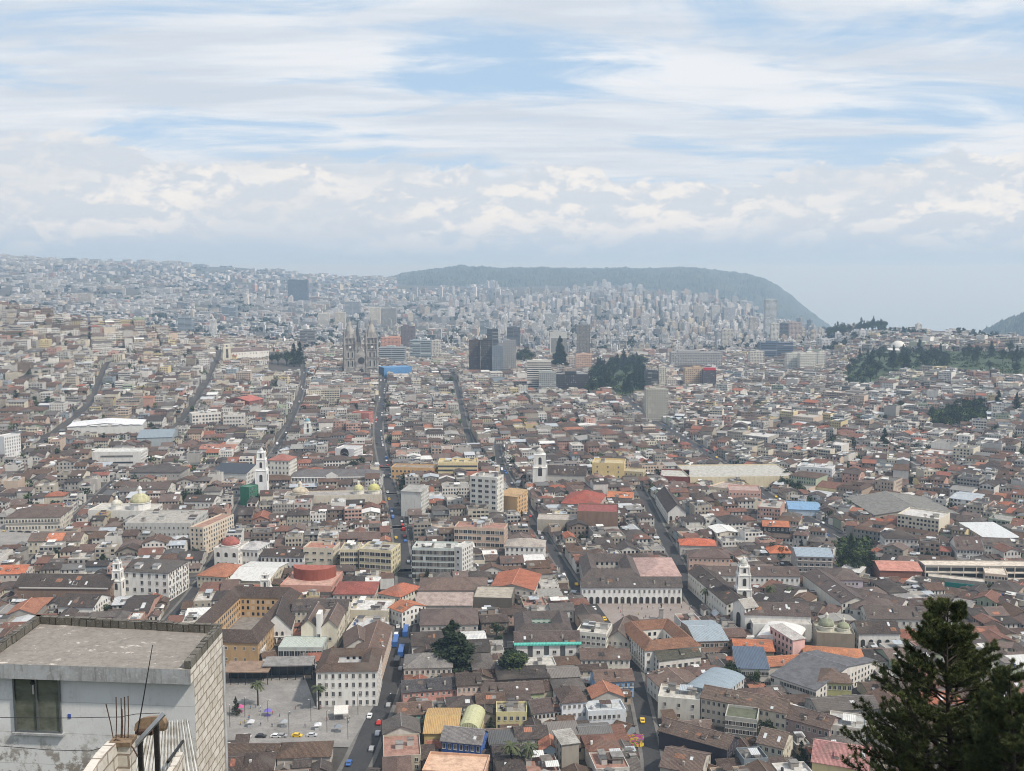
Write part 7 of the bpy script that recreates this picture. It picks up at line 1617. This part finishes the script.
# ------------------------------------------------------------------ foreground pines
def pine(label, px, ptop, depth, H, seed, arms, width, dens=1.0):
    rg = np.random.default_rng(seed); top = at_depth(px, ptop, depth); x, y = top.x, top.y; z0 = tz(x, y); H = top.z-z0
    rt = root('pine_tree', (x, y, z0)); tag(rt, label, 'tree')
    tr = MB(); bend = lambda z: np.array([.25*math.sin(z*.35), .15*math.cos(z*.4), 0])
    tr.tube([tuple(bend(z)+[0, 0, z]) for z in np.linspace(-.5, H, 16)], [max(.02, .24*(1-z/(H+.3))**.8) for z in np.linspace(0, H, 16)], 9, 'bark'); link('trunk', tr.build('trunk'), rt)
    lb = MB(); TP, TDR, TL, TN = [], [], [], []
    def tuft(p, d, L, n):
        TP.append(p); TDR.append(d); TL.append(L); TN.append(n)
    def branch(p0, az, L, elev, sub=True):
        pts = []; n = 7; d = np.array([math.cos(az), math.sin(az), elev]); p = p0.copy(); st = L/n
        for i in range(n+1):
            pts.append(p.copy()); d = d+np.array([rg.normal()*.09, rg.normal()*.09, .07+.03*rg.normal()]); d /= np.linalg.norm(d); p = p+d*st
        r0 = .018+.014*L
        lb.tube([tuple(q) for q in pts], [r0*(1-i/(n+1)) + .004 for i in range(n+1)], 5, 'bark')
        for i in range(2, n+1):
            if sub:
                for sg in (-1, 1):
                    if rg.random() < .92: branch(pts[i], az+sg*rg.uniform(.5, 1.1), L*rg.uniform(.2, .42)*(1.25-i/n*.5), rg.uniform(0, .5), False)
            dd = pts[i]-pts[i-1]; dd /= np.linalg.norm(dd)
            if not sub or i >= 4:
                for _ in range(2 if not sub else 1): tuft(pts[i]+rg.normal(size=3)*.03, dd, .2, int(11*dens))
        dd = pts[-1]-pts[-2]; dd /= np.linalg.norm(dd)
        for _ in range(3): tuft(pts[-1], dd, .21, int(12*dens))
    z = H*.18
    while z < H-.25:
        f = (H-z)/H; L = width*arms(f)
        for k in range(3 if f > .12 else 2):
            az = rg.uniform(0, 6.28); branch(bend(z)+np.array([0, 0, z]), az, L*rg.uniform(.65, 1.12), rg.uniform(.05, .45)+(.6*max(0, .25-f)))
        z += .24+.08*rg.random()
    for _ in range(10): tuft(bend(H)+np.array([0, 0, H-.08*_*.5]), np.array([0, 0, 1.]), .2, 9)
    link('limb', lb.build('limb', weld=False), rt)
    P_ = np.repeat(np.array(TP), TN, 0); D_ = np.repeat(np.array(TDR), TN, 0); L_ = np.repeat(np.array(TL), TN)[:, None]; n = len(P_)
    v = D_*.9+rg.normal(size=(n, 3))*.55; v /= np.linalg.norm(v, axis=1)[:, None]; v[:, 2] += .15; q = P_+v*L_*rg.uniform(.7, 1.15, (n, 1))
    s_ = np.cross(v, rg.normal(size=(n, 3))); s_ *= .012/(np.linalg.norm(s_, axis=1)[:, None]+1e-9); m_ = (P_+q)/2
    V = np.stack([P_, m_+s_, q, m_-s_], 1).reshape(-1, 3); me = bpy.data.meshes.new('crown'); me.from_pydata(V.tolist(), [], np.arange(4*n).reshape(-1, 4).tolist()); me.materials.append(MAT['pine_needle'])
    link('crown', me, rt); print('pine faces', n)
pine('large dark pine tree rising at the lower right corner', 955, 601, 46, 0, 21, lambda f: min(1.0, .10+1.75*f), 4.2, 1.3)
pine('shorter sparse pine at the right edge beside the large pine', 1014, 668, 42, 0, 33, lambda f: min(1.0, .15+1.6*f), 2.4, 1.1)
# ------------------------------------------------------------------ haze
def haze():
    m = bpy.data.materials.new('haze'); m.use_nodes = True; nt = m.node_tree; nt.nodes.clear(); o = nt.nodes.new('ShaderNodeOutputMaterial'); v = nt.nodes.new('ShaderNodeVolumePrincipled')
    v.inputs['Color'].default_value = HAZE_COL; v.inputs['Absorption Color'].default_value = (.55, .5, 1, 1); v.inputs['Density'].default_value = HAZE_D; v.inputs['Anisotropy'].default_value = .25
    nt.links.new(v.outputs[0], o.inputs['Volume']); MAT['haze'] = m
    mb = MB(); mb.box(-50000, -50000, -1100, 50000, 50000, 345, 'haze'); me = mb.build('haze'); o = link('haze', me); tag(o, 'pale blue air haze over the valley', None, None, 'stuff')
HAZE_D = 1.1e-4; HAZE_COL = (.52, .74, 1.0, 1)
haze()
# ------------------------------------------------------------------ light
SUN_EL, SUN_AZ = 50, 118      # azimuth clockwise from the view direction
sd = bpy.data.lights.new('sun', 'SUN'); sd.energy = 4.0; sd.angle = R(3); sd.color = (1, .93, .83); so = bpy.data.objects.new('sun', sd); COL.objects.link(so)
dv = Vector((math.sin(R(SUN_AZ))*math.cos(R(SUN_EL)), math.cos(R(SUN_AZ))*math.cos(R(SUN_EL)), math.sin(R(SUN_EL)))); so.rotation_euler = dv.to_track_quat('Z', 'Y').to_euler()
w = bpy.data.worlds.new('World'); sc.world = w; w.use_nodes = True; nt = w.node_tree; s = NT(nt); bg = nt.nodes['Background']
sky = nt.nodes.new('ShaderNodeTexSky'); sky.sky_type = 'NISHITA'; sky.sun_disc = False; sky.sun_elevation = R(SUN_EL); sky.sun_rotation = R(SUN_AZ); sky.altitude = 2800; sky.air_density = 1; sky.dust_density = 1.5
BGS = .11; bg.inputs[1].default_value = BGS
d = s.n('ShaderNodeTexCoord').outputs['Generated']; D = s.sep(d)
up = s.m('MAXIMUM', D[2], 0.0); den = s.m('ADD', up, .09)
flat = s.comb(s.m('DIVIDE', D[0], den), s.m('DIVIDE', D[1], den), 0)
n1 = s.noise(s.vm('MULTIPLY', flat, (.62, 1.0, 1)), 1.55, 8, .6, .7); n2 = s.noise(s.vm('ADD', s.vm('MULTIPLY', flat, (.35, 1.0, 1)), (3.1, 7.7, 0)), 3.0, 6, .6, .3)
hi = s.m('ADD', s.m('MULTIPLY', n1, .72), s.m('MULTIPLY', n2, .28))
cov = s.ramp(hi, .375, .535)
# cumulus bank low over the horizon
sph = s.vm('MULTIPLY', d, (1, 1, 2.0)); b1 = s.noise(sph, 19.0, 9, .62, .3); b2 = s.noise(s.vm('ADD', sph, (-.004, 0, .022)), 19.0, 9, .62, .3)
top_ = s.m('ADD', s.m('MULTIPLY', s.noise(s.comb(D[0], D[1], 0), 4.0, 3), .12), .012)
band = s.m('MULTIPLY', s.ramp(up, s.m('ADD', top_, .045), s.m('SUBTRACT', top_, .005)), 1.0)
cum = s.ramp(s.m('ADD', b1, s.m('MULTIPLY', s.m('SUBTRACT', band, .5), .62)), .44, .56)
cum = s.m('MULTIPLY', cum, s.ramp(up, .17, .11))
lit = s.m('MULTIPLY', s.ramp(s.m('SUBTRACT', b1, b2), -.07, .10), s.ramp(s.noise(s.vm('MULTIPLY', d, (1, 1, 2.5)), 5.0, 4, .6), .38, .6, .35, 1.0))
K = 1/BGS
white = tuple(c*K for c in (.87, .89, .92)); grey = tuple(c*K for c in (.64, .70, .78)); cream = tuple(c*K for c in (.93, .90, .86)); cg = tuple(c*K for c in (.65, .70, .765)); blue = tuple(c*K for c in (.50, .68, .88))
base = s.mix(.2, (*blue, 1), sky.outputs[0])
hic = s.mix(s.ramp(s.noise(s.vm('ADD', s.vm('MULTIPLY', flat, (.3, 1, 1)), (9, 2, 0)), 1.6, 5, .6), .36, .62), grey, white)
col = s.mix(s.m('MULTIPLY', cov, .93), base, hic)
col = s.mix(s.ramp(up, .16, .03, 0, .5), col, cg)
col = s.mix(s.m('MULTIPLY', cum, .9), col, s.mix(lit, cg, cream))
col = s.mix(s.ramp(up, .055, .0, 0, .9), col, tuple(c*K for c in (.40, .54, .72)))
s.put(bg.inputs[0], col); EXPO = .04
sc.view_settings.view_transform = 'Standard'; sc.view_settings.look = 'None'; sc.view_settings.exposure = EXPO; sc.view_settings.gamma = 1; sc.view_settings.use_curve_mapping = False
cy = sc.cycles; cy.max_bounces = 5; cy.diffuse_bounces = 2; cy.glossy_bounces = 2; cy.volume_bounces = 1; cy.use_denoising = True; cy.filter_width = 1.05; cy.use_adaptive_sampling = True; cy.adaptive_threshold = .02
w.cycles.sampling_method = 'MANUAL'; w.cycles.sample_map_resolution = 512
